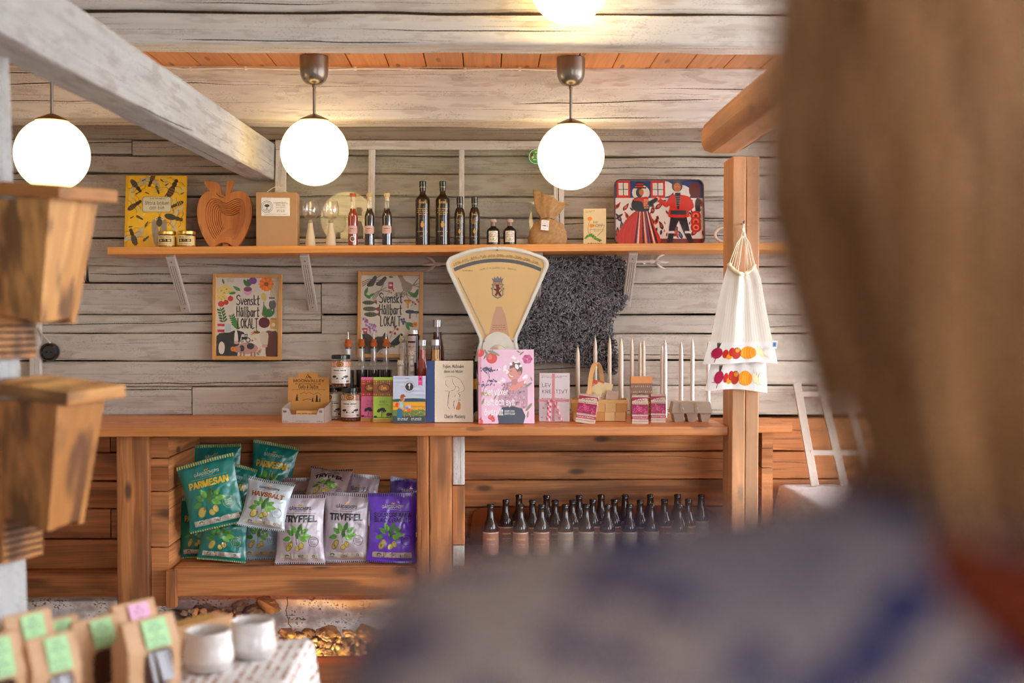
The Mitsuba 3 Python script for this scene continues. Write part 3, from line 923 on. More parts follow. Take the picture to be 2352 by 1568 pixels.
def bee_cover(pr, w, h):
    pr.rect(0, 0, w, h, '#f2bb12')
    pr.rect(0, 0, 0.012, h, '#e2a90e')
    L = h * 0.21
    insect(pr, w * .18, h * .85, L, -50, '#5a4a45', '#cfb878', '#2a1c14'); insect(pr, w * .78, h * .84, L * 1.25, 65)
    insect(pr, w * .42, h * .93, L * .9, -110, '#3b3330', '#b9ab92'); insect(pr, w * .53, h * .8, L * .55, -70, stripes='#e0a020')
    insect(pr, w * .17, h * .6, L, 35); insect(pr, w * .84, h * .6, L * .85, -155, stripes='#d79a1a')
    insect(pr, w * .82, h * .42, L * 1.15, -15, '#1d1815', '#d8c48c', '#1d1815'); insect(pr, w * .14, h * .17, L * 1.1, 110, '#4a413c', '#c2b69c', '#2b221c')
    insect(pr, w * .25, h * .42, L * .5, -30, legs=False); insect(pr, w * .36, h * .34, L * .38, 60, wings=False); insect(pr, w * .36, h * .14, L * .5, 40)
    for a, b, g in ((.3, .94, 30), (.6, .93, -40), (.2, .76, 20), (.36, .76, -20), (.68, .88, 35), (.67, .74, 60), (.94, .76, 30), (.12, .43, 30), (.5, .18, 80), (.2, .07, 0), (.1, .3, 10)):
        insect(pr, w * a, h * b, L * .26, g, wings=False, legs=False)
    for s in (-1, 1):
        pr.line([(w * .57, h * .44), (w * (.57 + s * .03), h * .5), (w * (.57 + s * .1), h * .53)], 0.0012, '#3a2412', 4)
        pr.line([(w * .57, h * .3), (w * (.57 + s * .14), h * .36), (w * (.57 + s * .24), h * .28)], 0.0014, '#3a2412', 4)
        pr.ell(w * (.57 + s * .06), h * .215, w * .055, h * .19, '#8d7f70', rot=-s * 8)
        pr.line([(w * (.57 + s * .03), h * .35), (w * (.57 + s * .06), h * .06)], 0.001, '#c8bba4')
    pr.ell(w * .57, h * .36, w * .05, h * .06, '#2c1c10'); pr.ell(w * .57, h * .41, w * .035, h * .03, '#2c1c10')
    for s in (-1, 1):
        pr.ell(w * (.57 + s * .05), h * .41, w * .024, w * .024, '#efe6cf'); pr.ell(w * (.57 + s * .045), h * .41, w * .009, w * .009, '#1c120a')
    pr.rect(w * .285, h * .5, w * .76, h * .71, '#8b8a78', r=0.008)
    pr.rect(w * .295, h * .506, w * .75, h * .704, '#e3dcbc', r=0.007)
    pr.small(w * .4, w * .66, h * .68, 0.004, '#55503f', 3)
    pr.text('Stora boken', w * .522, h * .6, h * .052, '#262418', width=w * .4)
    pr.text('om bin', w * .522, h * .535, h * .052, '#262418', width=w * .24)


book('picture_book', 'yellow picture book covered with drawn bees, standing at the left end of the shelf', 286, 424, 398, 566, 4.86, 0.014, 0, '#f0b90f', lean=6, z=on_shelf(350, 4.86)[2], draw=bee_cover)


# honey jars
def honey_jar(px, w_px, Y):
    R = w_px * mpp(Y) / 2
    h = 0.066
    t = thing('honey_jar', 'small honey jar with a gold lid in front of the yellow bee book' if px < 400 else 'small honey jar with a gold lid between the bee book and the wooden apple', 'jar', 'honey jars on the shelf')
    M = T4(on_shelf(px, Y))
    add(t + '__honey', lathe([(0, .001), (R - .004, .001), (R - .002, .005), (R - .002, h * .66), (0, h * .66)], 36), 'gloss', col='#a8741f', smooth=40, M=M)
    add(t + '__glass', lathe([(0, 0), (R - .003, 0), (R, .004), (R, h * .78), (R - .003, h * .84), (R - .004, h * .9)], 40), 'clear_glass', smooth=40, M=M)
    add(t + '__lid', lathe([(0, h), (R - .004, h), (R - .0015, h - .002), (R - .001, h - .013), (R - .003, h - .014), (0, h - .014)], 40), 'metal', col=(0.75, 0.5, 0.14), smooth=30, M=M)
    pr = Print()
    lw, lh = R * 2.4, h * .56
    pr.rect(-lw / 2, 0, lw / 2, lh, '#dcc68a'); pr.rect(-lw / 2, lh * .8, lw / 2, lh * .82, '#b4924a')
    pr.small(-lw * .28, lw * .28, lh * .86, lh * .08, '#6b4b1c', 7)
    pr.rect(-lw * .3, lh * .35, lw * .3, lh * .68, '#2b2417')
    pr.ell(0, lh * .52, lh * .13, lh * .13, '#d9c48c'); pr.poly([(-lh * .1, lh * .42), (lh * .1, lh * .42), (lh * .1, lh * .55), (0, lh * .62), (-lh * .1, lh * .55)], '#5a3a18')
    pr.rect(-lw * .25, lh * .42, -lw * .12, lh * .6, '#cbb57a'); pr.rect(lw * .12, lh * .42, lw * .25, lh * .6, '#cbb57a')
    pr.small(-lw * .3, lw * .3, lh * .15, lh * .07, '#6b5a34', 1)
    add_print(t + '__label', pr, around(R, 0.008, 0), 'paper', M=M, sub=0.008, lift=0.0004)


honey_jar(384, 41, 4.77)
honey_jar(429, 41, 4.77)

# wooden apple: a folding basket of concentric rings
t = thing('wooden_apple', 'apple-shaped wooden folding basket of carved rings standing on the shelf', 'wooden apple')
Y = 4.83
mp = mpp(Y)
o = on_shelf(516, Y)
half = [(0, 118), (10, 124), (26, 130), (42, 128), (56, 114), (62, 92), (61, 66), (54, 40), (42, 16), (30, 1), (20, 3), (8, 10), (0, 11)]
pts = catmull([(a, b) for a, b in half], 5) + [(-a, b) for a, b in reversed(catmull(half, 5))][1:-1]
apple = Polygon(pts).buffer(0)
apple = affinity.scale(apple, mp, mp, origin=(0, 0))
leaf = affinity.scale(Polygon(catmull([(-48, 152), (-30, 152), (-14, 146), (-8, 124), (-20, 122), (-38, 134)], 4, True)), mp, mp, origin=(0, 0))
stem = affinity.scale(Polygon([(1, 120), (10, 120), (20, 156), (4, 154)]), mp, mp, origin=(0, 0))
M = T4(o + [0, 0, 0.001], rx=-7) @ FRONT


def wood_uv(m, k):
    v = np.array(m.vertices)
    return np.c_[v[:, 1], v[:, 0] * 1.0 + v[:, 2]] + [100 * k, 0]


def add_wood(key, m, bsdf, k, M=None, **kw):
    m = tri(m)
    m = trimesh.Trimesh(m.vertices[m.faces].reshape(-1, 3), np.arange(len(m.faces) * 3).reshape(-1, 3), process=False)
    return add(key, m, bsdf, uv=wood_uv(m, k), M=M, **kw)


prev = unary_union([apple, leaf, stem])
inner = affinity.translate(affinity.scale(apple.buffer(-0.016).buffer(-0.01).buffer(0.01), 0.86, 0.86, origin=(0, 0.105)), 0.004, 0)
add_wood(t + '__outer_ring', extrude(prev.difference(inner), 0.018), 'plank', 20, M=M)
add(t + '__leaf_cut', tube([(-0.034 + 0.03 * s, 0.222 - 0.014 * s - 0.006 * math.sin(s * 3), 0.0185) for s in np.linspace(0, 1, 8)], 0.0012, 5), 'matte', col='#3a1d0c', M=M)
for k in range(8):
    nxt = affinity.translate(affinity.scale(inner.buffer(-0.0052), 0.985, 0.985), 0.0012, 0) if k < 7 else None
    ringp = inner.buffer(-0.0013).difference(nxt) if nxt is not None else inner.buffer(-0.0013)
    add_wood(t + '__ring', extrude(ringp, 0.018).apply_translation([0, 0, -0.006 * (k + 1)]), 'plank', 20, M=M)
    inner = nxt if nxt is not None else inner
add_wood(t + '__foot', extrude(sbox(-0.012, 0.0, 0.012, 0.03), 0.03).apply_translation([0.004, 0, -0.03]), 'plank', 21, M=M)

# juice carton
t = thing('juice_box', 'plain brown cardboard juice box with a white apple juice label and string handle', 'box')
Y = 4.78
w, h, d = 92 * mpp(Y), 125 * mpp(Y), 0.11
M = T4(on_shelf(639, Y + d / 2), rz=3)
add(t + '__carton', cbox(w, d, h, 0.0015), 'matte', col='#b08a64', M=M)
add(t + '__tape_seam', cbox(w * .98, 0.004, 0.001, 0.0002), 'matte', col='#8d6b4b', M=M @ T4((0, 0, h)))
add(t + '__handle', tube([(x, 0.0, h - 0.002 + 0.026 * math.sin(PI * s)) for s, x in zip(np.linspace(0, 1, 14), np.linspace(-.045, .045, 14))], 0.0016, 6), 'satin', col='#e9e4da', M=M @ T4((0, -d * .3, 0)), smooth=True)
pr = Print()
lx, ly, lw, lh = w * .13, h * .57, w * .7, h * .33
pr.rect(lx, ly, lx + lw, ly + lh, '#ecebea'); pr.rect(lx, ly, lx + lw * .34, ly + lh, '#e2e2e4')
cx_, cy_ = lx + lw * .2, ly + lh * .5
pr.ring(cx_, cy_, lh * .33, lh * .02, '#4c4c50'); pr.ring(cx_, cy_, lh * .25, lh * .02, '#4c4c50')
pr.ell(cx_, cy_ + lh * .06, lh * .14, lh * .08, '#3b3b3e'); pr.rect(cx_ - lh * .018, cy_ - lh * .15, cx_ + lh * .018, cy_ + .03 * lh, '#3b3b3e')
pr.line([(cx_ - lh * .1, cy_ - lh * .15), (cx_ + lh * .1, cy_ - lh * .15)], lh * .02, '#3b3b3e')
pr.text('TRÄDGÅRDS', lx + lw * .67, ly + lh * .66, lh * .1, '#4a4a4e', width=lw * .5); pr.text('ÄPPLEN', lx + lw * .67, ly + lh * .53, lh * .1, '#4a4a4e', width=lw * .32)
pr.small(lx + lw * .5, lx + lw * .86, ly + lh * .44, lh * .04, '#77777a', 2); pr.text('2023', lx + lw * .67, ly + lh * .22, lh * .13, '#4a4a4e')
pr.small(lx + lw * .12, lx + lw * .9, ly + lh * .07, lh * .035, '#77777a', 5)
add_print(t + '__label', pr, onto(w, d), 'paper', M=M, label='white printed label')

# two glasses on pottery stems
for n, (px, lab) in enumerate(((713, 'clear wine glass on a beige pottery stem, next to the brown juice box'), (760, 'clear wine glass on a beige pottery stem, next to the red bottle'))):
    t = thing('goblet', lab, 'glass', 'goblets on the shelf')
    M = T4(on_shelf(px, 4.80))
    add(t + '__stem', lathe([(0, 0), (.0205, 0), (.0215, .003), (.0185, .035), (.013, .07), (.0095, .09), (.0105, .097), (0, .099)], 28), 'matte', col='#cdbda2', smooth=40, M=M)
    add(t + '__collar', lathe([(0, .097), (.0085, .097), (.010, .101), (.0085, .110), (0, .112)], 24), 'satin', col='#8f8266', smooth=40, M=M)
    add(t + '__bowl', lathe([(0, .1095), (.008, .111), (.021, .117), (.0305, .131), (.0335, .150), (.031, .173), (.0262, .188), (.0254, .188), (.0302, .172), (.0326, .150), (.0297, .1318), (.02, .1185), (0, .113)], 40), 'clear_glass', smooth=50, M=M)


# slim bottles with wooden stoppers
def slim_bottle(px, cap, liquid, Y, label, medal=False):
    t = thing('slim_bottle', label, 'bottle', 'slim stoppered bottles on the shelf')
    M = T4(on_shelf(px, Y))
    R = 0.0205
    h = 0.182
    add(t + '__liquid', lathe([(0, .008), (R - .002, .008), (R - .0015, .012), (R - .0015, .124), (R - .004, .136), (.0115, .147), (.0105, .156), (0, .156)], 32), 'gloss', col=liquid, smooth=50, M=M)
    add(t + '__glass', lathe([(0, 0), (R - .001, 0), (R, .003), (R, .124), (R - .003, .137), (.0125, .148), (.0115, .158), (.0108, .19), (.0125, .192), (.0125, .196)], 36), 'clear_glass', smooth=50, M=M)
    add(t + '__stopper', lathe([(0, .187), (.009, .187), (.0098, .204), (.0098, .2045), (0, .2045)], 24), 'matte', col='#d9c39c', smooth=35, M=M)
    add(t + '__stopper_head', lathe([(0, .2046), (.0125, .2046), (.0135, .206), (.0135, .216), (.0125, .218), (0, .218)], 24), 'matte', col=cap, smooth=35, M=M)
    pr = Print()
    pr.shape(sbox(-.014, -.0075, .014, .0075).buffer(.009, quad_segs=5), '#c8a69a')
    pr.small(-.012, .012, .003, .0045, '#6b4a40', 5); pr.small(-.014, .014, -.005, .003, '#7d5a50', 1); pr.small(-.01, .01, -.011, .003, '#7d5a50', 2)
    if medal:
        pr.ring(0, -.037, .0115, .003, '#e6e0d6'); pr.ell(0, -.037, .0085, .0085, '#57443d'); pr.small(-.006, .006, -.038, .003, '#e6e0d6', 4)
    add_print(t + '__label', pr, around(R, .069), 'paper', M=M, sub=0.008, lift=0.0004)


slim_bottle(811, '#b8643a', '#8e2610', 4.81, 'slim bottle of bright red liquid with a brown stopper on the shelf', True)
slim_bottle(849, '#cdb583', '#1d0d14', 4.81, 'slim bottle of dark liquid in the middle of the three stoppered bottles')
slim_bottle(889, '#d3bf93', '#190b12', 4.81, 'slim bottle of dark liquid, right one of the three stoppered bottles')


# oil bottles
def oil_bottle(px, ytop, w_px, Y, label, big):
    t = thing('oil_bottle', label, 'bottle', 'large oil bottles on the shelf' if big else 'small oil bottles on the shelf')
    M = T4(on_shelf(px, Y))
    R = w_px * mpp(Y) / 2
    H = (563 - ytop) * mpp(Y) + 0.003
    r = 0.0115 if big else 0.0105
    capz = H * (.87 if big else .80)
    shz = H * (.755 if big else .72)
    dark = lambda v: np.array([[0.012, 0.008, 0.003]]) + np.array([[0.055, 0.032, 0.006]]) * np.clip((v[:, 2:] / H - .2) / .6, 0, 1)
    add(t + '__body', lathe([(0, 0), (R - .002, 0), (R, .003)] + [(R, z) for z in np.linspace(.01, shz - .012, 8)] + [(R - .003, shz - .003), (r + .006, shz + .006), (r, shz + .014), (r, capz), (0, capz)], 40), 'gloss', col='#2b1a08', smooth=50, M=M)
    add(t + '__cap', lathe([(0, capz - .004), (r + .0012, capz - .004), (r + .0012, capz + .012), (r + .0022, capz + .013), (r + .0022, H - .002), (r + .001, H), (0, H)], 32), 'gloss', col='#0d0c0c', smooth=30, M=M)
    add(t + '__cap_ring', lathe([(r + .0014, capz + .009), (r + .0026, capz + .009), (r + .0026, capz + .012), (r + .0014, capz + .012)], 32), 'metal', col=(.25, .24, .22), M=M)
    pr = Print()
    gold = '#b98f3e'
    s = H / .26
    z = shz - .026 * s
    pr.hand('Gunnars' if big else 'Gunnars', 0, z, .011 * s, gold, w=0.12, sx=.7)
    for i, n in enumerate((.9, .8, .9, .6)):
        pr.small(-R * n * .9, R * n * .9, z - .022 * s - i * .0075 * s, .0042 * s, gold, i + px)
    pr.rect(-R * .45, z - .062 * s, R * .45, z - .0615 * s, gold)
    pr.ell(0, z - .085 * s, R * .26, .011 * s, gold); pr.rect(-R * .12, z - .078 * s, R * .12, z - .07 * s, gold)
    pr.small(-R * .75, R * .75, z - .112 * s, .004 * s, gold, 9); pr.small(-R * .3, R * .2, z - .13 * s, .004 * s, gold, 8)
    add_print(t + '__gold_print', pr, around(R), 'satin', M=M, sub=0.01, lift=0.0004)


oil_bottle(971, 415, 33, 4.83, 'tall dark oil bottle with gold print, left one of the tall pair', True)
oil_bottle(1017, 415, 33, 4.83, 'tall dark oil bottle with gold print, right one of the tall pair', True)
oil_bottle(1056, 451, 24, 4.82, 'small slim dark oil bottle with gold print right beside the tall pair', False)
oil_bottle(1090, 451, 24, 4.82, 'small slim dark oil bottle with gold print beside the squat black bottles', False)

for px, lab in ((1133, 'squat black bottle with a round white label, nearer the oil bottles'), (1171, 'squat black bottle with a round white label, nearer the burlap sack')):
    t = thing('squat_bottle', lab, 'bottle', 'squat black bottles on the shelf')
    M = T4(on_shelf(px, 4.79))
    s = 1.0
    add(t + '__body', lathe([(0, 0), (.024, 0), (.0265, .003), (.0265, .055), (.024, .066), (.014, .074), (.0095, .079), (.0088, .09), (0, .09)], 36), 'gloss', col='#0f0b0c', smooth=50, M=M)
    add(t + '__neck_wrap', lathe([(.0092, .079), (.0104, .08), (.0098, .094), (0, .095)], 28), 'satin', col='#7c655f', smooth=40, M=M)
    add(t + '__stopper', lathe([(0, .0945), (.012, .0945), (.0138, .098), (.0128, .105), (.008, .109), (0, .11)], 28), 'matte', col='#b39a92', smooth=45, M=M)
    pr = Print()
    pr.rect(-.0205, 0, .0205, .046, '#d9d3c8'); pr.ring(0, .024, .018, .0012, '#3c3a36'); pr.small(-.012, .012, .028, .004, '#8a7f78', 1); pr.small(-.014, .014, .022, .004, '#a05a6a', 2)
    pr.ell(0, .013, .0035, .0045, '#7fae3c')
    add_print(t + '__label', pr, around(.0268, .013), 'paper', M=M, sub=0.008, lift=0.0003)

# burlap sack
t = thing('burlap_sack', 'small tied burlap sack with a paper tag on the shelf', 'sack')
Y = 4.80
o = on_shelf(1257, Y)
n, m_ = 56, 34
zz = np.linspace(0, 1, m_)
prof = np.interp(zz, [0, .02, .12, .3, .42, .49, .54, .6, .75, .9, 1], [.066, .074, .079, .074, .058, .031, .026, .034, .05, .056, .06])
g = np.linspace(0, 2 * PI, n, endpoint=False)
V = []
for k, (z, r) in enumerate(zip(zz, prof)):
    fold = 1 + (0.10 if z > .35 else .05) * np.sin(g * 5 + 4 * z) + .07 * np.sin(g * 9 + 2) * (z > .4)
    sq = np.interp(z, [0, .45, .6, 1], [.62, .6, .55, .33])
    lean = np.interp(z, [0, .5, 1], [0, 0, .018])
    V.append(np.c_[r * fold * np.cos(g) + lean + (.02 * (z - .55) * np.cos(g) if z > .55 else 0), r * fold * np.sin(g) * sq, np.full(n, z * .205) + (z > .8) * (z - .8) * .16 * (-np.cos(g) - .3)])
V = np.array(V)
V += .0025 * vnoise(V, 60, 4)[..., None]
ii, jj = np.meshgrid(np.arange(m_ - 1), np.arange(n), indexing='ij')
Q = np.stack([ii * n + jj, ii * n + (jj + 1) % n, (ii + 1) * n + (jj + 1) % n, (ii + 1) * n + jj], -1).reshape(-1, 4)
bur = lambda v: lin('#a8835c') * (0.72 + 0.5 * meshkit.noise(v * 420, 2))[:, None] * np.array([1, 1, 1])
add(t + '__bag', (V.reshape(-1, 3), Q), 'matte', col=bur, smooth=True, M=T4(o))
add(t + '__string', tube([(.0285 * math.cos(a), .0175 * math.sin(a), .109 + .002 * math.sin(3 * a)) for a in np.linspace(0, 2 * PI, 26)], .0018, 6), 'matte', col='#6b5436', M=T4(o))
for a in (-1, 1):
    add(t + '__string', tube([(-.022, -.016, .109), (-.034, -.026, .106 + a * .004), (-.043 - .005 * a, -.03, .104 + .012 * a)], .0012, 5), 'matte', col='#6b5436', M=T4(o))
pr = Print()
pr.rect(0, 0, .032, .042, '#e4d6dc'); pr.small(.006, .026, .034, .003, '#9a8a92', 1); pr.small(.004, .028, .026, .003, '#9a8a92', 2); pr.small(.005, .027, .017, .0055, '#2c2830', 6); pr.small(.01, .022, .007, .003, '#9a8a92', 3)
Mt = T4(o + [-0.014, -0.062, .058], rz=4, rx=-12, ry=6)
add(t + '__tag', cbox(.032, .0008, .042, .0002), 'paper', col='#e4d6dc', M=Mt)
add_print(t + '__tag__print', pr, onto(.032, .0008), 'paper', M=Mt)


def hopp_cover(pr, w, h):
    pr.rect(0, 0, w, h, '#d3bd94')
    pr.small(w * .08, w * .5, h * .93, h * .018, '#8c7a58', 1); pr.small(w * .08, w * .35, h * .9, h * .018, '#8c7a58', 2)
    pr.line([(w * .35, h * .22), (w * .2, h * .4), (w * .25, h * .6), (w * .3, h * .68)], w * .014, '#6b7a34', 4); pr.line([(w * .38, h * .22), (w * .3, h * .36), (w * .34, h * .5)], w * .014, '#6b7a34', 4)
    pr.line([(w * .62, h * .25), (w * .85, h * .4), (w * .92, h * .55)], w * .016, '#5c5a30', 4)
    for x, y, r in ((.28, .72, .1), (.35, .53, .09)):
        for q in range(9):
            pr.ell(w * x + w * r * .6 * math.cos(q * .7), h * y + w * r * .45 * math.sin(q * .7), w * r * .5, w * r * .32, '#d9780f', rot=q * 40)
    for q in range(16):
        a = q / 15
        pr.ell(w * (.12 + .6 * a), h * (.2 + .07 * math.sin(a * 5)), w * .1, w * .04, ('#4a7d24', '#5f9430', '#3a6a20')[q % 3], rot=30 - 90 * a + 40 * (q % 2))
    pr.hand('över', w * .55, h * .6, h * .07, '#3f3a24', w=.09); pr.text('HOPP', w * .64, h * .49, h * .085, '#3a3524', width=w * .44)
    pr.small(w * .3, w * .85, h * .42, h * .02, '#7a6c4a', 4); pr.small(w * .45, w * .78, h * .38, h * .02, '#7a6c4a', 5)
    pr.small(w * .17, w * .83, h * .04, h * .024, '#4f4630', 8)


book('plant_book', 'small beige book with orange flowers, standing between the burlap sack and the folk art tray', 1340, 1392, 476, 560, 4.80, 0.012, 0, '#cdb78e', lean=6, rz=-6, z=on_shelf(1365, 4.8)[2], draw=hopp_cover)

# folk art tray
t = thing('serving_tray', 'rounded serving tray painted with a red-skirted woman and a man in folk costume', 'tray')
Y = 4.86
w, h = 208 * mpp(Y), 154 * mpp(Y)
M = T4(on_shelf(1515, Y, .001), rx=-8) @ T4((-w / 2, 0, 0)) @ FRONT
base = sbox(0, 0, w, h).buffer(-.028).buffer(.028, quad_segs=8)
add(t + '__plate', extrude(base, .006), 'gloss', col='#3a2a2c', M=M)
add(t + '__rim', extrude(base.difference(base.buffer(-.0045)), .016), 'gloss', col='#4c3436', M=M)
pr = Print()
RED, NAV, WHT, DRK, MAR = '#b8281c', '#1d2a4a', '#d8cfca', '#1b1c24', '#6a211f'
X_ = lambda a: w * a
Z_ = lambda a: h * a
pr.shape(base.buffer(-.005), WHT)
pr.shape(base.buffer(-.005).intersection(sbox(0, Z_(.72), w, h)), '#22355e'); pr.shape(base.buffer(-.005).intersection(sbox(0, 0, w, Z_(.10))), MAR)
for a, b in ((.2, .8), (.47, .86), (.66, .8)):
    pr.ell(X_(a + .1), Z_(b), X_(.10), Z_(.12), WHT)
for x0, x1 in ((.03, .18), (.41, .57)):
    pr.rect(X_(x0), Z_(.72), X_(x1), Z_(.98), RED); pr.rect(X_(x0 + .022), Z_(.76), X_(x1 - .022), Z_(.95), WHT)
    pr.rect(X_((x0 + x1) / 2) - .0015, Z_(.76), X_((x0 + x1) / 2) + .0015, Z_(.95), DRK); pr.rect(X_(x0 + .022), Z_(.85) - .0012, X_(x1 - .022), Z_(.85) + .0012, DRK)
r3 = np.random.default_rng(3)
for k in range(20):   # foliage in the gaps
    a, b = [(.04, .6), (.05, .42), (.13, .58), (.08, .3), (.14, .45), (.03, .2), (.43, .55), (.41, .38), (.47, .38), (.52, .3), (.5, .6), (.93, .55), (.9, .42), (.94, .3), (.89, .2), (.86, .62), (.96, .66), (.45, .2), (.68, .2), (.73, .16)][k]
    g_ = math.radians(r3.uniform(40, 140))
    L_ = X_(.045 + .012 * r3.random())
    for s_, cc_ in ((1.0, (RED, DRK, MAR, DRK)[k % 4]), (.5, (DRK, RED, '#c8503c', '#4a5c78')[k % 4])):
        pr.poly([(X_(a) + s_ * L_ * (math.cos(g_) * u_ - math.sin(g_) * v_), Z_(b) + s_ * L_ * (math.sin(g_) * u_ + math.cos(g_) * v_)) for u_, v_ in ((-1, 0), (-.4, .42), (.3, .3), (1.1, .1), (.4, -.3), (-.4, -.42))], cc_, 3)
for k in range(46):
    a, b, g_, L_ = r3.uniform(.02, .98), r3.uniform(.1, .7), r3.uniform(0, PI), X_(r3.uniform(.016, .034))
    pr.poly([(X_(a) + L_ * (math.cos(g_) * u_ - math.sin(g_) * v_), Z_(b) + L_ * (math.sin(g_) * u_ + math.cos(g_) * v_)) for u_, v_ in ((-1, 0), (0, .4), (1, 0), (0, -.4))], (DRK, DRK, NAV, MAR, RED)[k % 5], 3)
pr.ell(X_(.9), Z_(.84), X_(.065), Z_(.12), '#5a2320'); pr.ell(X_(.93), Z_(.6), X_(.03), Z_(.12), '#2a2526')
for z in (.45, .36, .27):
    pr.ell(X_(.905), Z_(z), X_(.06), Z_(.075), '#9c2c22'); pr.ell(X_(.905), Z_(z), X_(.036), Z_(.045), '#d4583c'); pr.ell(X_(.905), Z_(z), X_(.018), Z_(.022), '#7a1e1a')
pr.poly([(X_(.24), Z_(.52)), (X_(.38), Z_(.52)), (X_(.44), Z_(.3)), (X_(.49), Z_(.015)), (X_(.03), Z_(.015)), (X_(.09), Z_(.3))], RED, 4)      # skirt
for k in range(9):
    a = k / 8
    pr.poly([(X_(.27 + .1 * a), Z_(.52)), (X_(.278 + .1 * a), Z_(.52)), (X_(.235 + .25 * a), Z_(.012)), (X_(.215 + .25 * a), Z_(.012))], (DRK, WHT, '#a8281c', DRK, '#c9b48e', '#25406a', DRK, WHT, DRK)[k])
for k in range(5):
    pr.line([(X_(.25 - .008 * k), Z_(.5)), (X_(.2 - .036 * k), Z_(.25)), (X_(.18 - .036 * k), Z_(.03))], .001, '#5f120f', 4)
pr.poly([(X_(.23), Z_(.72)), (X_(.34), Z_(.72)), (X_(.4), Z_(.66)), (X_(.47), Z_(.7)), (X_(.47), Z_(.66)), (X_(.4), Z_(.6)), (X_(.375), Z_(.52)), (X_(.24), Z_(.52)), (X_(.19), Z_(.6))], DRK, 3)
pr.poly([(X_(.2), Z_(.69)), (X_(.36), Z_(.74)), (X_(.38), Z_(.68)), (X_(.33), Z_(.58)), (X_(.31), Z_(.66))], RED, 3)
for k in range(5):
    pr.rect(X_(.33), Z_(.56 + .03 * k), X_(.385), Z_(.575 + .03 * k), '#d69a6a')
pr.ell(X_(.285), Z_(.8), X_(.04), Z_(.075), '#2d3238'); pr.ell(X_(.305), Z_(.805), X_(.027), Z_(.05), '#b5603c'); pr.rect(X_(.22), Z_(.865), X_(.36), Z_(.885), DRK, .001); pr.rect(X_(.25), Z_(.88), X_(.33), Z_(.95), RED); pr.rect(X_(.25), Z_(.905), X_(.33), Z_(.92), DRK); pr.rect(X_(.25), Z_(.94), X_(.33), Z_(.96), DRK)
pr.poly([(X_(.63), Z_(.46)), (X_(.8), Z_(.46)), (X_(.835), Z_(.2)), (X_(.875), Z_(.04)), (X_(.82), Z_(.04)), (X_(.765), Z_(.2)), (X_(.715), Z_(.38)), (X_(.66), Z_(.2)), (X_(.64), Z_(.04)), (X_(.58), Z_(.04)), (X_(.6), Z_(.2))], DRK)     # trousers
pr.rect(X_(.585), Z_(.18), X_(.665), Z_(.215), WHT); pr.rect(X_(.78), Z_(.18), X_(.85), Z_(.215), WHT)
pr.poly([(X_(.63), Z_(.76)), (X_(.79), Z_(.76)), (X_(.86), Z_(.7)), (X_(.885), Z_(.58)), (X_(.82), Z_(.5)), (X_(.83), Z_(.43)), (X_(.605), Z_(.43)), (X_(.62), Z_(.58)), (X_(.58), Z_(.65)), (X_(.5), Z_(.71)), (X_(.49), Z_(.67)), (X_(.56), Z_(.58))], RED, 3)
pr.line([(X_(.65), Z_(.71)), (X_(.58), Z_(.61)), (X_(.5), Z_(.69))], X_(.05), RED); pr.ell(X_(.485), Z_(.71), X_(.022), Z_(.028), '#d8a48c'); pr.line([(X_(.39), Z_(.64)), (X_(.47), Z_(.7))], X_(.035), DRK)
pr.rect(X_(.625), Z_(.465), X_(.8), Z_(.53), '#2c2c34'); pr.poly([(X_(.68), Z_(.8)), (X_(.74), Z_(.8)), (X_(.72), Z_(.55)), (X_(.7), Z_(.55))], DRK)
for k in range(5):
    pr.rect(X_(.685), Z_(.6 + .035 * k), X_(.735), Z_(.607 + .035 * k), '#8c8478')
pr.ell(X_(.705), Z_(.9), X_(.06), Z_(.085), '#4b4a4c'); pr.ell(X_(.705), Z_(.885), X_(.04), Z_(.07), '#b5643f')
for s in (-1, 1):
    pr.ell(X_(.705 + s * .016), Z_(.9), X_(.007), Z_(.009), '#f0e6dc'); pr.ell(X_(.705 + s * .016), Z_(.9), X_(.0035), Z_(.006), '#22180f')
    pr.line([(X_(.705 + s * .008), Z_(.915)), (X_(.705 + s * .026), Z_(.917))], .0009, '#2a1a12')
pr.line([(X_(.705), Z_(.9)), (X_(.71), Z_(.872)), (X_(.702), Z_(.87))], .0009, '#7a3520'); pr.line([(X_(.692), Z_(.85)), (X_(.718), Z_(.85))], .0012, '#8c2c22')
add_print(t + '__painting', pr, lambda p, l: np.c_[p, .0062 + l], 'gloss', M=M)
add(t + '__foot_stop', cbox(.05, .012, .008, .001), 'matte', col='#3a2a2c', M=T4(on_shelf(1515, Y - .004)))

# white cup half hidden by the post
t = thing('white_cup', 'white cup with a big round handle at the shelf end, half behind the post', 'cup')
M = T4(on_shelf(1690, 4.84))
add(t + '__body', lathe([(0, 0), (.035, 0), (.042, .005), (.046, .05), (.046, .085), (.043, .085), (.042, .05), (.036, .01), (0, .008)], 36), 'gloss', col='#e9e2da', smooth=40, M=M)
add(t + '__handle', tube([(-.044 - .042 * math.sin(a), 0, .03 - .03 * math.cos(a) + .012) for a in np.linspace(.15, PI - .15, 14)], .0065, 8), 'gloss', col='#e9e2da', smooth=True, M=M)

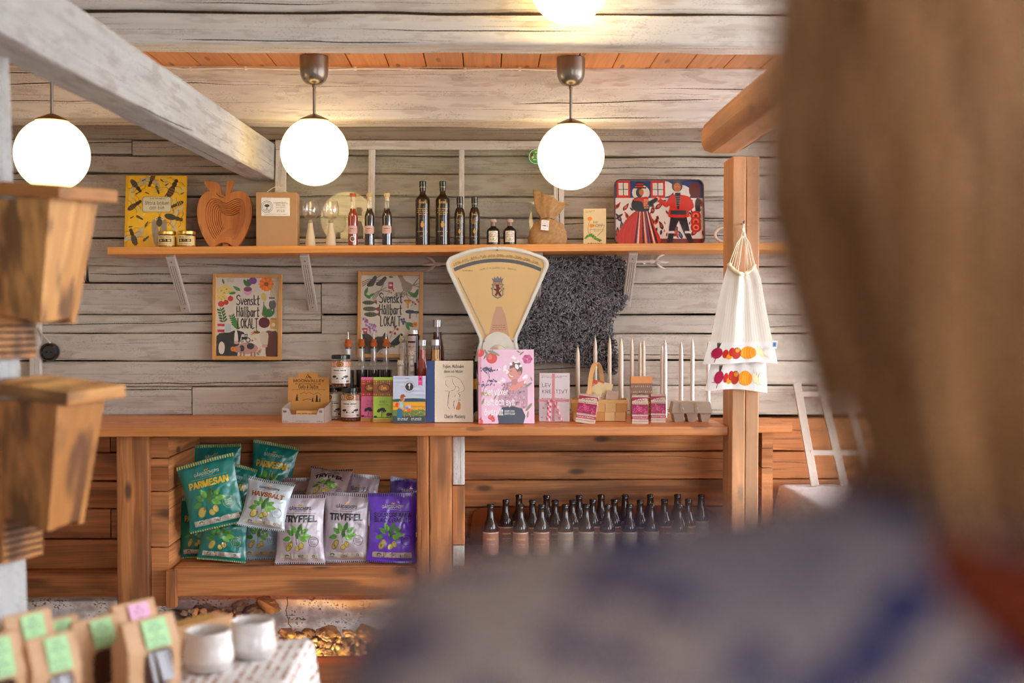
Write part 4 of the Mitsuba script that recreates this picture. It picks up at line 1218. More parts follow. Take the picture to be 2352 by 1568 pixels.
# round green sign hanging by the pane
t = thing('round_sign', 'round green sign with white lettering on the window sash, half behind the right lamp', 'sign')
Y = 4.925
R = 17 * mpp(Y)
M = T4(at(1231, 360, Y)) @ FRONT
add(t + '__disc', extrude(Point(0, 0).buffer(R, quad_segs=12), .003), 'satin', col='#2f9a4c', M=M)
pr = Print()
pr.ring(0, 0, R * .97, R * .08, '#d9e8d8'); pr.ell(-R * .5, R * .1, R * .22, R * .4, '#6a2d22'); pr.ell(-R * .45, -R * .1, R * .15, R * .2, '#d9c7a0'); pr.text('100', R * .05, -R * .1, R * .4, '#c7e6c4'); pr.small(-R * .4, R * .5, -R * .45, R * .16, '#c7e6c4', 1); pr.ell(0, R * .6, R * .16, R * .12, '#e6d84a')
add_print(t + '__print', pr, lambda p, l: np.c_[p, .003 + l], 'satin', M=M)
add(t + '__hanger', tube([at(1231, 343, Y), at(1231, 338, Y)], .0012, 5), 'metal', col=(.4, .4, .4))

# ------------------------------------------------------------------ things on the log wall
t = thing('curtain_rod', 'white metal curtain rod with leaf-shaped finials below the shelf', 'curtain rod')
Yr = 4.966
pa, pb = at(1012, 606, Yr), at(1492, 600, Yr)
add(t + '__rod', tube([pa, pb], .0065, 12), 'satin', col='#dcd8d0', smooth=35)
for p, s in ((pa, -1), (pb, 1)):
    add(t + '__finial_stem', tube([p, p + [s * .012, 0, 0], p + [s * .022, 0, 0]], [.009, .0105, .007], 12), 'satin', col='#dcd8d0', smooth=35)
    for dz, L in ((.028, .045), (-.004, .062), (-.03, .05)):
        q = p + [s * .02, 0, 0]
        pts = [q + np.array([s * L * u, -.006 * math.sin(PI * u), dz * u + dz * .3 * math.sin(PI * u)]) for u in np.linspace(0, 1, 7)]
        add(t + '__finial_leaf', tube(pts, [.003, .006, .0068, .006, .0045, .003, .0008], 8), 'satin', col='#dcd8d0', smooth=True)
for px in (1030, 1480):
    q = at(px, 604, Yr)
    add(t + '__holder', tube([q, q + [0, .03, 0]], .005, 8), 'satin', col='#dcd8d0')

# sheepskin
t = thing('sheepskin', 'curly dark grey sheepskin hanging behind the scale', 'sheepskin')
Yk = 4.935
outl = [(1165, 606), (1245, 594), (1310, 590), (1385, 588), (1428, 592), (1441, 640), (1438, 690), (1424, 716), (1408, 740), (1411, 785), (1419, 830), (1412, 858), (1380, 853), (1330, 838), (1270, 828), (1215, 838), (1150, 846), (1100, 838), (1090, 805), (1104, 770), (1130, 740), (1145, 690), (1150, 640)]
w3 = [at(a, b, Yk) for a, b in outl]
skin = Polygon(catmull([(p[0], p[2]) for p in w3], 4, True)).buffer(0)
add(t + '__hide', extrude(skin.buffer(-.008), .012), 'matte', col='#4a4546', M=np.array([[1, 0, 0, 0], [0, 0, -1, Yk + .012], [0, 1, 0, 0], [0, 0, 0, 1.0]]))
rk = np.random.default_rng(11)
b = skin.bounds
P2 = []
from shapely import contains_xy
while len(P2) < 9000:
    q = rk.uniform((b[0], b[1]), (b[2], b[3]), (4000, 2))
    P2 += q[contains_xy(skin, q[:, 0], q[:, 1])].tolist()
P2 = np.array(P2[:9000])
N = len(P2)
S_, n_ = 7, 3
tt = np.linspace(0, 1, S_)
ang = rk.uniform(0, 2 * PI, N)
lng = meshkit.noise(np.c_[P2 * 9, P2[:, :1] * 0], 4) * 4 + rk.normal(0, .6, N)
turn = rk.choice([-1, 1], N) * rk.uniform(3.5, 6.5, N)
rad = rk.uniform(.003, .0055, N)
ph = ang[:, None] + turn[:, None] * tt[None]
cx = P2[:, :1] + rad[:, None] * np.cos(ph) + .009 * tt * np.cos(lng)[:, None]
cz = P2[:, 1:] + rad[:, None] * np.sin(ph) - .008 * tt[None] + .005 * tt * np.sin(lng)[:, None]
hgt = .012 + .016 * meshkit.noise(np.c_[P2 * 22, P2[:, :1] * 0], 9)
cy = Yk - .002 - hgt[:, None] * np.sin(tt * PI * .62)[None]
C = np.stack([cx, cy, cz], -1)
rr = np.interp(tt, [0, .5, 1], [.0024, .0021, .0007])
tg = np.gradient(C, axis=1)
tg /= np.linalg.norm(tg, axis=2, keepdims=True)
A = np.cross(tg, [0, 1, 0.01]); A /= np.linalg.norm(A, axis=2, keepdims=True)
B = np.cross(tg, A)
ga = np.arange(n_) * 2 * PI / n_
V = C[:, :, None] + rr[None, :, None, None] * (np.cos(ga)[:, None] * A[:, :, None] + np.sin(ga)[:, None] * B[:, :, None])
i0 = np.arange(N)[:, None, None] * S_ * n_ + np.arange(S_ - 1)[None, :, None] * n_
j0, j1 = np.arange(n_)[None, None], (np.arange(n_)[None, None] + 1) % n_
Q = np.stack([i0 + j0, i0 + j1, i0 + n_ + j1, i0 + n_ + j0], -1).reshape(-1, 4)
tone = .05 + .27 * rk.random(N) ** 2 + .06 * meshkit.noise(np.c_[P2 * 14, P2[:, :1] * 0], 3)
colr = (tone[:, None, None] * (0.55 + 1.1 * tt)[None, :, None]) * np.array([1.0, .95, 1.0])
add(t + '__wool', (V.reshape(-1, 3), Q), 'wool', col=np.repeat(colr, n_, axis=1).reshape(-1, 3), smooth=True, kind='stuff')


# framed posters
def veg(pr, kind, x, y, s, rot=0):
    c, n = math.cos(math.radians(rot)), math.sin(math.radians(rot))
    R = lambda u, v: (x + s * (c * u - n * v), y + s * (n * u + c * v))
    if kind == 'leaf':
        pr.poly([R(0, -1), R(.4, -.2), R(0, 1), R(-.4, -.2)], '#3f7d34', 3)
    elif kind == 'branch':
        pr.line([R(0, -1), R(.1, 0), R(0, 1)], s * .1, '#2f5a2a')
        for q in range(5):
            for k in (-1, 1):
                pr.ell(*R(k * .3, -.8 + .4 * q), s * .3, s * .13, ('#33692f', '#2d5c2b')[q % 2], rot=rot + k * 35)
    elif kind == 'beet':
        pr.ell(*R(0, 0), s * .8, s * .75, '#5a1620'); pr.line([R(0, .7), R(0, 1.5)], s * .15, '#7a2c3a')
        for k in (-1, 0, 1):
            pr.ell(*R(k * .5, 1.5), s * .28, s * .6, '#2f6b30', rot=rot - k * 25)
    elif kind == 'flower':
        for q in range(14):
            a = q / 14 * 2 * PI
            pr.ell(*R(.65 * math.cos(a), .65 * math.sin(a)), s * .36, s * .2, ('#df6a14', '#e9861c')[q % 2], rot=rot + math.degrees(a))
        pr.ell(*R(0, 0), s * .3, s * .3, '#a84a12')
    elif kind == 'carrot':
        for k, cc in ((-.3, '#d9731c'), (0, '#8a3a70'), (.3, '#e39a2c')):
            pr.poly([R(k, -1), R(k - .16, .5), R(k + .16, .5)], cc); pr.ell(*R(k, .9), s * .1, s * .4, '#4a7d34')
    elif kind == 'tomato':
        pr.ell(*R(0, 0), s * .8, s * .75, '#c03020'); pr.poly([R(-.3, .6), R(0, .9), R(.3, .6), R(0, .7)], '#3f6d2a')
    elif kind == 'pear':
        pr.poly([R(0, 1.2), R(.35, .5), R(.7, -.4), R(0, -1), R(-.7, -.4), R(-.35, .5)], '#6b7440', 4); pr.line([R(0, 1.1), R(.1, 1.6)], s * .1, '#4a3a20')
    elif kind == 'cow':
        pr.poly([R(-1, -1.2), R(-1, .6), R(-.2, .9), R(.6, .8), R(.75, 0), R(.4, -1.2)], '#2a2826', 3); pr.ell(*R(-.6, -.3), s * .25, s * .5, '#e6ddd0'); pr.poly([R(.12, .95), R(.9, 1), R(.78, .15), R(.55, -.12), R(.3, .15)], '#242220', 3); pr.poly([R(.42, .98), R(.6, .98), R(.68, .15), R(.38, .15)], '#eee6da', 3); pr.ell(*R(.1, .85), s * .22, s * .1, '#2a2826', rot=20); pr.ell(*R(.95, .9), s * .22, s * .1, '#2a2826', rot=-20); pr.ell(*R(.55, .12), s * .2, s * .12, '#c79a90')
    elif kind == 'bull':
        pr.poly([R(.2, -1.2), R(.1, .7), R(.5, 1), R(1, .9), R(1.2, -1.2)], '#5e2c1a', 3); pr.poly([R(-.4, .9), R(.25, .95), R(.2, -.1), R(-.2, -.1)], '#c9b8a2', 3); pr.ell(*R(-.6, .95), s * .25, s * .1, '#6e3a22'); pr.ell(*R(.35, 1), s * .25, s * .1, '#6e3a22'); pr.ell(*R(0, -.1), s * .22, s * .14, '#c9948a')
    elif kind == 'pig':
        pr.ell(*R(0, 0), s, s * .55, '#b88a7c'); pr.ell(*R(.3, .2), s * .35, s * .3, '#3a3230'); pr.ell(*R(-.5, 0), s * .25, s * .3, '#3a3230'); pr.ell(*R(-.95, -.1), s * .35, s * .3, '#b07c70')
        for k in (-.6, -.3, .4, .7):
            pr.rect(*R(k - .08, -.9), *R(k + .08, -.3), '#a37468')
    elif kind == 'sheep':
        pr.ell(*R(0, 0), s * .6, s * .8, '#5f5a52'); pr.ell(*R(-.1, .95), s * .25, s * .35, '#d8d0c4'); pr.line([R(-.5, 1.1), R(.3, 1.1)], s * .2, '#2c2a28'); pr.rect(*R(-.3, -1.4), *R(-.1, -.7), '#2c2a28'); pr.rect(*R(.15, -1.4), *R(.35, -.7), '#2c2a28')
    elif kind == 'cheese':
        pr.poly([R(-1, -.5), R(1, -.5), R(1, .3), R(.1, .9), R(-1, .4)], '#dcc266'); [pr.ell(*R(a, b), s * .12, s * .09, '#a88c34') for a, b in ((-.5, 0), (.2, .2), (.6, -.2), (-.1, -.3))]
    elif kind == 'jar':
        pr.rect(*R(-.6, -1), *R(.6, .7), '#c99a2e', r=abs(s) * .1); pr.rect(*R(-.55, .72), *R(.55, 1), '#9a7a3a'); pr.ell(*R(0, -.2), s * .35, s * .35, '#e8e2d0')
    elif kind == 'pinkjar':
        pr.rect(*R(-.6, -1), *R(.6, .7), '#b23a50', r=abs(s) * .1); pr.rect(*R(-.55, .72), *R(.55, 1.1), '#ddd0d0'); pr.ell(*R(0, -.1), s * .4, s * .25, '#ecdfe0')
    elif kind == 'onion':
        pr.ell(*R(0, 0), s * .8, s * .7, '#7a3a86'); pr.line([R(0, .6), R(0, 1.3)], s * .2, '#6d8a4a')
    elif kind == 'turnip':
        pr.ell(*R(0, 0), s * .8, s * .8, '#d8a0b8'); pr.ell(*R(0, .35), s * .78, s * .45, '#7d2f5a')
        for k in (-1, 0, 1):
            pr.ell(*R(k * .45, 1.5), s * .3, s * .7, '#3a6b36', rot=rot - k * 25)
    elif kind == 'potato':
        pr.ell(*R(0, 0), s * .6, s, '#c9b25e', rot=rot)
    elif kind == 'tractor':
        pr.rect(*R(-.8, -.2), *R(.3, .3), '#22262a'); pr.rect(*R(-.2, .2), *R(.4, .9), '#22262a'); pr.rect(*R(-.1, .35), *R(.3, .75), '#b8b4ac'); pr.ring(*R(.5, -.3), s * .5, s * .16, '#22262a'); pr.ring(*R(-.7, -.5), s * .3, s * .1, '#22262a')
    elif kind == 'onions':
        for q in range(7):
            pr.line([R(-.7 + .2 * q, -1), R(-.5 + .15 * q, 1)], s * .07, '#b5a77e')
    elif kind == 'can':
        pr.rect(*R(-1, -.7), *R(.1, .7), '#e0d8d2'); pr.rect(*R(-1, .2), *R(.1, .6), '#b02c38'); pr.rect(*R(-1, -.7), *R(.1, -.3), '#b02c38'); pr.rect(*R(.2, -.6), *R(1.1, .6), '#b9c8c8')
    elif kind == 'bird':
        pr.poly([R(-.9, -1), R(-.4, .3), R(0, 1), R(.4, .8), R(.3, 0), R(.1, -.8)], '#4a3f3a', 3)
    elif kind == 'deer':
        pr.poly([R(-.7, .8), R(-.2, .7), R(.3, .1), R(1, -.3), R(.8, -1.1), R(0, -1), R(-.3, 0)], '#a48d74', 3); [pr.line([R(-.4, .8), R(-.5 + k * .8, 1.6)], s * .12, '#7d6a54') for k in (0, 1)]; pr.ell(*R(-.3, .75), s * .3, s * .22, '#8f7860')
    elif kind == 'fish':
        pr.ell(*R(0, 0), s, s * .36, '#5d5a44'); pr.poly([R(.8, 0), R(1.4, .4), R(1.4, -.4)], '#8c3a2a'); [pr.line([R(-.5 + k * .3, -.25), R(-.5 + k * .3, .25)], s * .08, '#2e2e22') for k in range(4)]
    elif kind == 'mush':
        pr.poly([R(-.9, .6), R(.9, .6), R(.25, -.1), R(.2, -1), R(-.2, -1), R(-.25, -.1)], '#d0962e', 3); pr.ell(*R(0, .6), s * .9, s * .2, '#b97c22')
    elif kind == 'blackmush':
        pr.ell(*R(0, .3), s * .9, s * .35, '#3a3c46'); pr.rect(*R(-.15, -1), *R(.15, .2), '#55565e')
    elif kind == 'berries':
        [pr.ell(*R(a, b), s * .3, s * .3, '#4a4a6a') for a, b in ((-.4, .4), (.2, .5), (-.1, -.1), (.4, -.1), (.1, -.6))]
    elif kind == 'redberry':
        pr.line([R(-1, -.8), R(0, .3), R(.9, .9)], s * .08, '#3a5a2a'); [pr.ell(*R(a, b), s * .24, s * .24, '#b02430') for a, b in ((-.5, .3), (.6, .9), (.2, -.2), (.9, .4))]
    elif kind == 'branches':
        [pr.line([R(-1, -.6 + .2 * k), R(0, .1 * k), R(1, .6 - .5 * k)], s * .1, '#9a8a70', 3) for k in range(3)]
    elif kind == 'lilac':
        rr_ = np.random.default_rng(int(abs(x * 9999)) % 1000)
        [pr.ell(*R(rr_.uniform(-.7, .7), rr_.uniform(-1, 1)), s * .2, s * .2, ('#9a6aa0', '#b48ab8', '#8c4a80')[q % 3]) for q in range(14)]
    elif kind == 'boar':
        pr.poly([R(-1.2, -1), R(-1, .5), R(-.3, .8), R(.4, .3), R(1.1, .5), R(1, -.3), R(.3, -1)], '#3f3634', 3)
    elif kind == 'badger':
        pr.poly([R(-1, -.6), R(-.2, .3), R(.6, 1), R(.9, .5), R(.4, -.5), R(-.3, -.9)], '#2c2c30', 4)


def framed_poster(x0, x1, y0, y1, label, items):
    Yp = 4.975
    t = thing('framed_poster', label, 'poster', 'framed food posters')
    a, b_ = at(x0, y1, Yp), at(x1, y0, Yp)
    w, h = b_[0] - a[0], b_[2] - a[2]
    M = T4((a[0], Yp, a[2]), ry=0.8) @ FRONT
    f = .0155
    outer = sbox(0, 0, w, h)
    add(t + '__sheet', extrude(outer.buffer(-.005), .006), 'paper', col='#ddd3c4', M=M)
    for p0, p1, key in (((f / 2, 0), (f / 2, h), 'stile'), ((w - f / 2, 0), (w - f / 2, h), 'stile'), ((f, f / 2), (w - f, f / 2), 'rail'), ((f, h - f / 2), (w - f, h - f / 2), 'rail')):
        m = bar((*p0, .011), (*p1, .011), f, .022, .0015, up=(0, 0, 1))
        add(t + '__frame_' + key, m, 'satin', col='#c08a4a', M=M)
    pr = Print(sbox(f, f, w - f, h - f))
    for kind, u, v, s, rot in items:
        veg(pr, kind, f + u * (w - 2 * f), f + v * (h - 2 * f), s * 1.16 * (w - 2 * f), rot)
    H = .112 * h
    for word, v, sx in (('Svenskt', .64, 1.08), ('Hållbart', .505, 1.06), ('LOKALT', .37, 1.0)):
        pr.hand(word, w * .5 + .002, v * h, H, '#1f1b18', w=.1, sx=sx * .58)
    pr.small(w * .35, w * .63, h * .035, .004, '#9a8c7c', 4)
    add_print(t + '__poster_print', pr, lambda p, l: np.c_[p, .006 + l], 'paper', M=M)
    add(t + '__glass', (np.array([[f, f, .0135], [w - f, f, .0135], [w - f, h - f, .0135], [f, h - f, .0135]]), np.array([[0, 1, 2], [0, 2, 3]])), 'clear_glass', M=M)


framed_poster(489, 647, 628, 825, 'framed poster of vegetables and farm animals on the log wall, left one',
              [('cheese', .13, .83, .1, 0), ('leaf', .1, .95, .04, 20), ('turnip', .5, .83, .075, 0), ('onion', .58, .96, .07, 0), ('flower', .8, .92, .105, 0), ('onions', .93, .84, .08, 0), ('leaf', .32, .86, .06, 60), ('leaf', .25, .8, .05, 100), ('potato', .76, .76, .06, 10),
               ('cheese', .08, .74, .07, 0), ('tomato', .22, .73, .05, 0), ('tomato', .07, .66, .055, 0), ('tomato', .15, .68, .045, 30), ('branch', .09, .52, .1, 15), ('branch', .27, .46, .08, 20), ('leaf', .3, .42, .1, 25), ('can', .12, .36, .09, 0), ('sheep', .9, .66, .085, 0),
               ('pear', .79, .57, .085, 15), ('beet', .77, .43, .1, -20), ('jar', .92, .42, .075, 0), ('carrot', .6, .295, .06, -60), ('cow', .21, .15, .18, 0), ('tractor', .47, .225, .07, 0), ('pig', .5, .1, .15, 0), ('bull', .78, .15, .18, 0), ('flower', .27, .09, .035, 0), ('carrot', .7, .07, .05, 150),
               ('potato', .63, .22, .022, 30), ('tomato', .58, .2, .018, 30), ('onions', .22, .97, .05, 90)])
framed_poster(821, 970, 623, 820, 'framed poster of game, fish and berries on the log wall, half behind the bottles',
              [('branches', .15, .92, .16, 0), ('bird', .2, .92, .09, -15), ('bird', .36, .92, .085, -25), ('leaf', .5, .98, .035, 90), ('pinkjar', .5, .88, .06, 0), ('redberry', .5, .79, .05, 0), ('deer', .72, .92, .13, 0), ('branches', .85, .85, .16, 20), ('branches', .3, .78, .13, 30), ('leaf', .08, .8, .06, -20), ('leaf', .1, .73, .06, 60),
               ('leaf', .18, .75, .05, -60), ('leaf', .88, .76, .08, 60), ('leaf', .95, .78, .07, -20), ('branches', .72, .76, .12, -20), ('fish', .12, .65, .09, 5), ('fish', .14, .57, .1, 0), ('fish', .16, .5, .1, 3), ('mush', .8, .65, .07, 0), ('redberry', .92, .65, .06, 0), ('blackmush', .84, .52, .08, 0), ('blackmush', .95, .52, .06, 10),
               ('berries', .72, .42, .06, 0), ('leaf', .84, .38, .08, 70), ('leaf', .8, .35, .06, 30), ('flower', .93, .38, .04, 0), ('lilac', .1, .38, .09, 0), ('pinkjar', .07, .3, .05, 0), ('lilac', .2, .34, .08, 0), ('boar', .17, .14, .17, 0), ('redberry', .56, .27, .08, 20), ('badger', .62, .18, .1, 0), ('redberry', .42, .07, .09, 0), ('boar', .35, .18, .1, 40), ('leaf', .55, .1, .04, 70)])

# hook and socket at the left
t = thing('wall_hook', 'black wrought iron hook on the log wall beside the upper bat box', 'hook')
Yh = 4.97
pts = [at(a, b, Yh - c) for a, b, c in ((189, 548, 0), (193, 565, .004), (197, 582, .01), (199, 600, .012), (201, 640, .02), (203, 648, .03), (199, 648, .04), (195, 640, .045), (195, 632, .045))]
add(t + '__shank', tube(catmull(pts, 4), .0048, 8), 'metal', col=(.035, .032, .03), smooth=True)
add(t + '__collar', sphere(.008, 2, at_=pts[3]), 'metal', col=(.035, .032, .03), smooth=True)
t = thing('wall_socket', 'round black electric socket low on the log wall beside the bat boxes', 'socket')
M = T4(at(116, 808, 4.985)) @ FRONT
R = 21 * mpp(4.97)
add(t + '__base', lathe([(0, 0), (R, 0), (R, .014), (R - .004, .022), (R * .72, .026), (R * .68, .02), (0, .02)], 40), 'gloss', col='#12100f', smooth=30, M=M)
for s in (-1, 1):
    add(t + '__pin_hole', lathe([(0, .0195), (.0035, .0195), (.0035, .021), (0, .021)], 14), 'matte', col='#000000', M=M @ T4((s * .0095, 0, 0)))
t = thing('cable', 'short pale grey cable leading to the round black socket', 'cable')
add(t + '__sheath', tube(catmull([at(88, 752, 4.965), at(94, 764, 4.965), at(108, 780, 4.965), at(116, 788, 4.97)], 5), .0045, 8), 'satin', col='#b9b2a8', smooth=True)
# ------------------------------------------------------------------ the counter
CY0 = 4.42
CT = at(900, 980.5, CY0)[2]
t = thing('counter', 'long brown wooden counter top with the shop goods on it', 'counter')
cxa, cxb = XL + 0.3, px0 - 0.003
add_beam(t + '__front_board', 'plank', (cxa, CY0 + 0.15, CT - 0.0175), (cxb, CY0 + 0.15, CT - 0.0175), 0.298, 0.035, r=0.004, wob=0.0005, k=12, seed=2)
add_beam(t + '__back_board', 'plank', (cxa, (CY0 + 0.3 + WALL) / 2, CT - 0.0175), (cxb - 0.02, (CY0 + 0.3 + WALL) / 2, CT - 0.0175), WALL - CY0 - 0.3 - 0.002, 0.035, r=0.002, wob=0.0004, k=17, seed=4)
t = thing('side_counter', 'lower end piece of the counter on a wooden leg right behind the brown post', 'counter')
za = at(1780, 977, 4.6)[2]
a, b = at(1752, 977, 4.62)[0], at(1820, 977, 4.62)[0]
add_beam(t + '__top_board', 'plank', (a - .05, 4.81, za - .016), (b, 4.81, za - .016), 0.37, 0.032, r=0.004, wob=0.0005, k=14)
la, lb = at(1750, 1000, 4.66)[0], at(1775, 1000, 4.66)[0]
for z0, z1 in ((0.0, .38), (.382, .62), (.622, .86), (.862, za - .033)):
    add_beam(t + '__leg_block', 'timber', ((la + lb) / 2, 4.66, (z0 + z1) / 2), ((la + lb) / 2, 4.98, (z0 + z1) / 2), lb - la, z1 - z0, r=.004, wob=.001, k=60 + int(z0 * 10))


def on_counter(px, py):
    """the point of the counter top that the photograph shows at this pixel"""
    d = FWD + (px - 1176) / F * RIGHT + (py - 784) / F * DOWN
    return EYE + d * ((CT - CZ) / d[2])


# snack bar display box
t = thing('display_box', 'cardboard display box of oat bars with a printed header card, leftmost on the counter', 'box')
o = on_counter(700, 971)
s = mpp(o[1])
w, d = 99 * s, .115
M = T4(o + [0, d / 2, 0], rz=-7)
hb_, hs = 0.036, 0.052
grey = '#a5968c'
add(t + '__floor', cbox(w, d, .002, .0005), 'matte', col='#7d6a5c', M=M)
fr = Polygon([(-w / 2, 0), (w / 2, 0), (w / 2, 34 * s), (w / 2 - 9 * s, 34 * s), (w / 2 - 13 * s, 31 * s), (w / 2 - 17 * s, 19 * s), (-w / 2 + 22 * s, 19 * s), (-w / 2 + 17 * s, 31 * s), (-w / 2 + 13 * s, 34 * s), (-w / 2, 34 * s)])
add(t + '__front_panel', extrude(fr, .0018), 'matte', col='#b9aea6', M=M @ T4((0, -d / 2 + .0018, 0)) @ FRONT)
sd = Polygon([(-d / 2, 0), (d / 2, 0), (d / 2, 46 * s), (-d / 2, 34 * s)])
for sgn in (-1, 1):
    add(t + '__side_panel', extrude(sd, .0018), 'matte', col='#8d7a6c', M=M @ T4((sgn * (w / 2 - .001), 0, 0), rz=90) @ FRONT)
hd = unary_union([sbox(-w / 2, 0, w / 2, 101 * s), sbox(-w / 2 + 24 * s, 100 * s, w / 2 - 28 * s, 112 * s).buffer(.001)])
Mh = M @ T4((-6 * s, d / 2, 0), rx=-3)
add(t + '__header_card', extrude(hd, .0018), 'matte', col='#c48a4c', M=Mh @ T4((0, 0, 0)) @ FRONT)
pr = Print()
ink = '#3b2413'
pr.line([(-7 * s, 99 * s), (-2 * s, 108 * s), (3 * s, 99 * s)], 1.4 * s, ink); pr.line([(-3.5 * s, 99 * s), (1 * s, 104 * s), (6 * s, 99 * s)], 1.4 * s, ink)
pr.text('MOONVALLEY', 0, 90 * s, 6.2 * s, ink, width=75 * s, bold=True); pr.small(-33 * s, 30 * s, 85 * s, 2.4 * s, '#5a3a1e', 1)
pr.hand('Oats & Dates', 0, 75 * s, 9 * s, ink, w=.13, sx=.85); pr.small(-40 * s, 40 * s, 71.5 * s, 1.6 * s, '#5a3a1e', 2)
for x, y, q in ((-28, 46, 15), (20, 44, 16), (10, 44, 10), (27, 44, 9)):
    for k in range(4):
        pr.poly([(x * s - q * .3 * s * (1 - k * .2), (y + q * .25 * k) * s), (x * s + q * .3 * s * (1 - k * .2), (y + q * .25 * k) * s), (x * s, (y + q * .25 * (k + 1.4)) * s)], ink)
pr.line([(-20 * s, 62 * s), (-10 * s, 67 * s), (-6 * s, 63 * s), (2 * s, 66 * s), (12 * s, 61 * s), (22 * s, 66 * s), (30 * s, 60 * s)], .8 * s, ink); pr.line([(-14 * s, 47 * s), (-2 * s, 51 * s), (8 * s, 48 * s)], 1 * s, ink)
add_print(t + '__header_card__print', pr, lambda p, l: np.c_[p[:, 0], -.0018 - l, p[:, 1]], 'matte', M=Mh)
pr = Print()
pr.text('MOONVALLEY', 0, 2.5 * s, 3 * s, '#6a5a4e', width=32 * s); pr.small(-w / 2 + 2 * s, -w / 2 + 14 * s, 2.5 * s, 2 * s, '#6a5a4e', 3); pr.small(w / 2 - 18 * s, w / 2 - 3 * s, 2.5 * s, 2 * s, '#6a5a4e', 4)
pr.rect(-w / 2 + 3 * s, 24 * s, -w / 2 + 11 * s, 28 * s, '#5d5450'); pr.rect(w / 2 - 12 * s, 24 * s, w / 2 - 4 * s, 29 * s, '#6d6f78')
add_print(t + '__front_panel__print', pr, lambda p, l: np.c_[p[:, 0], -d / 2 - l, p[:, 1]], 'matte', M=M)
for k, (c, x, z, r) in enumerate((('#8a4a7c', -.02, .004, 4), ('#6d8a4e', .012, .004, -8), ('#a04a5e', -.006, .0165, 10), ('#4e7a7a', .025, .0165, -3))):
    lab = ('purple', 'green', 'pink', 'teal')[k]
    b_ = thing('snack_bar', f'{lab} wrapped snack bar lying in the cardboard display box', 'snack bar')
    add(b_ + '__wrapper', cbox(.105, .034, .012, .004), 'foil', col=c, M=M @ T4((x * .3, -.012 + k * .007, z), rz=r * .5), smooth=30)
    add(b_ + '__seal', cbox(.118, .032, .0015, .0005), 'foil', col=c, M=M @ T4((x * .3, -.012 + k * .007, z + .005), rz=r * .5))
b_ = thing('snack_bar', 'light brown snack bar standing at the front of the cardboard display box', 'snack bar')
add(b_ + '__wrapper', cbox(52 * s, .006, 20 * s, .002), 'satin', col='#cf9a5c', M=M @ T4((8 * s, -d / 2 + .008, 8 * s), rx=-10))
pr = Print(); pr.small(3 * s, 48 * s, 12 * s, 3 * s, '#8a5a2c', 1); pr.small(3 * s, 40 * s, 5 * s, 3 * s, '#8a5a2c', 2)
add_print(b_ + '__wrapper__print', pr, onto(52 * s, .006), 'satin', M=M @ T4((8 * s, -d / 2 + .008, 8 * s), rx=-10))


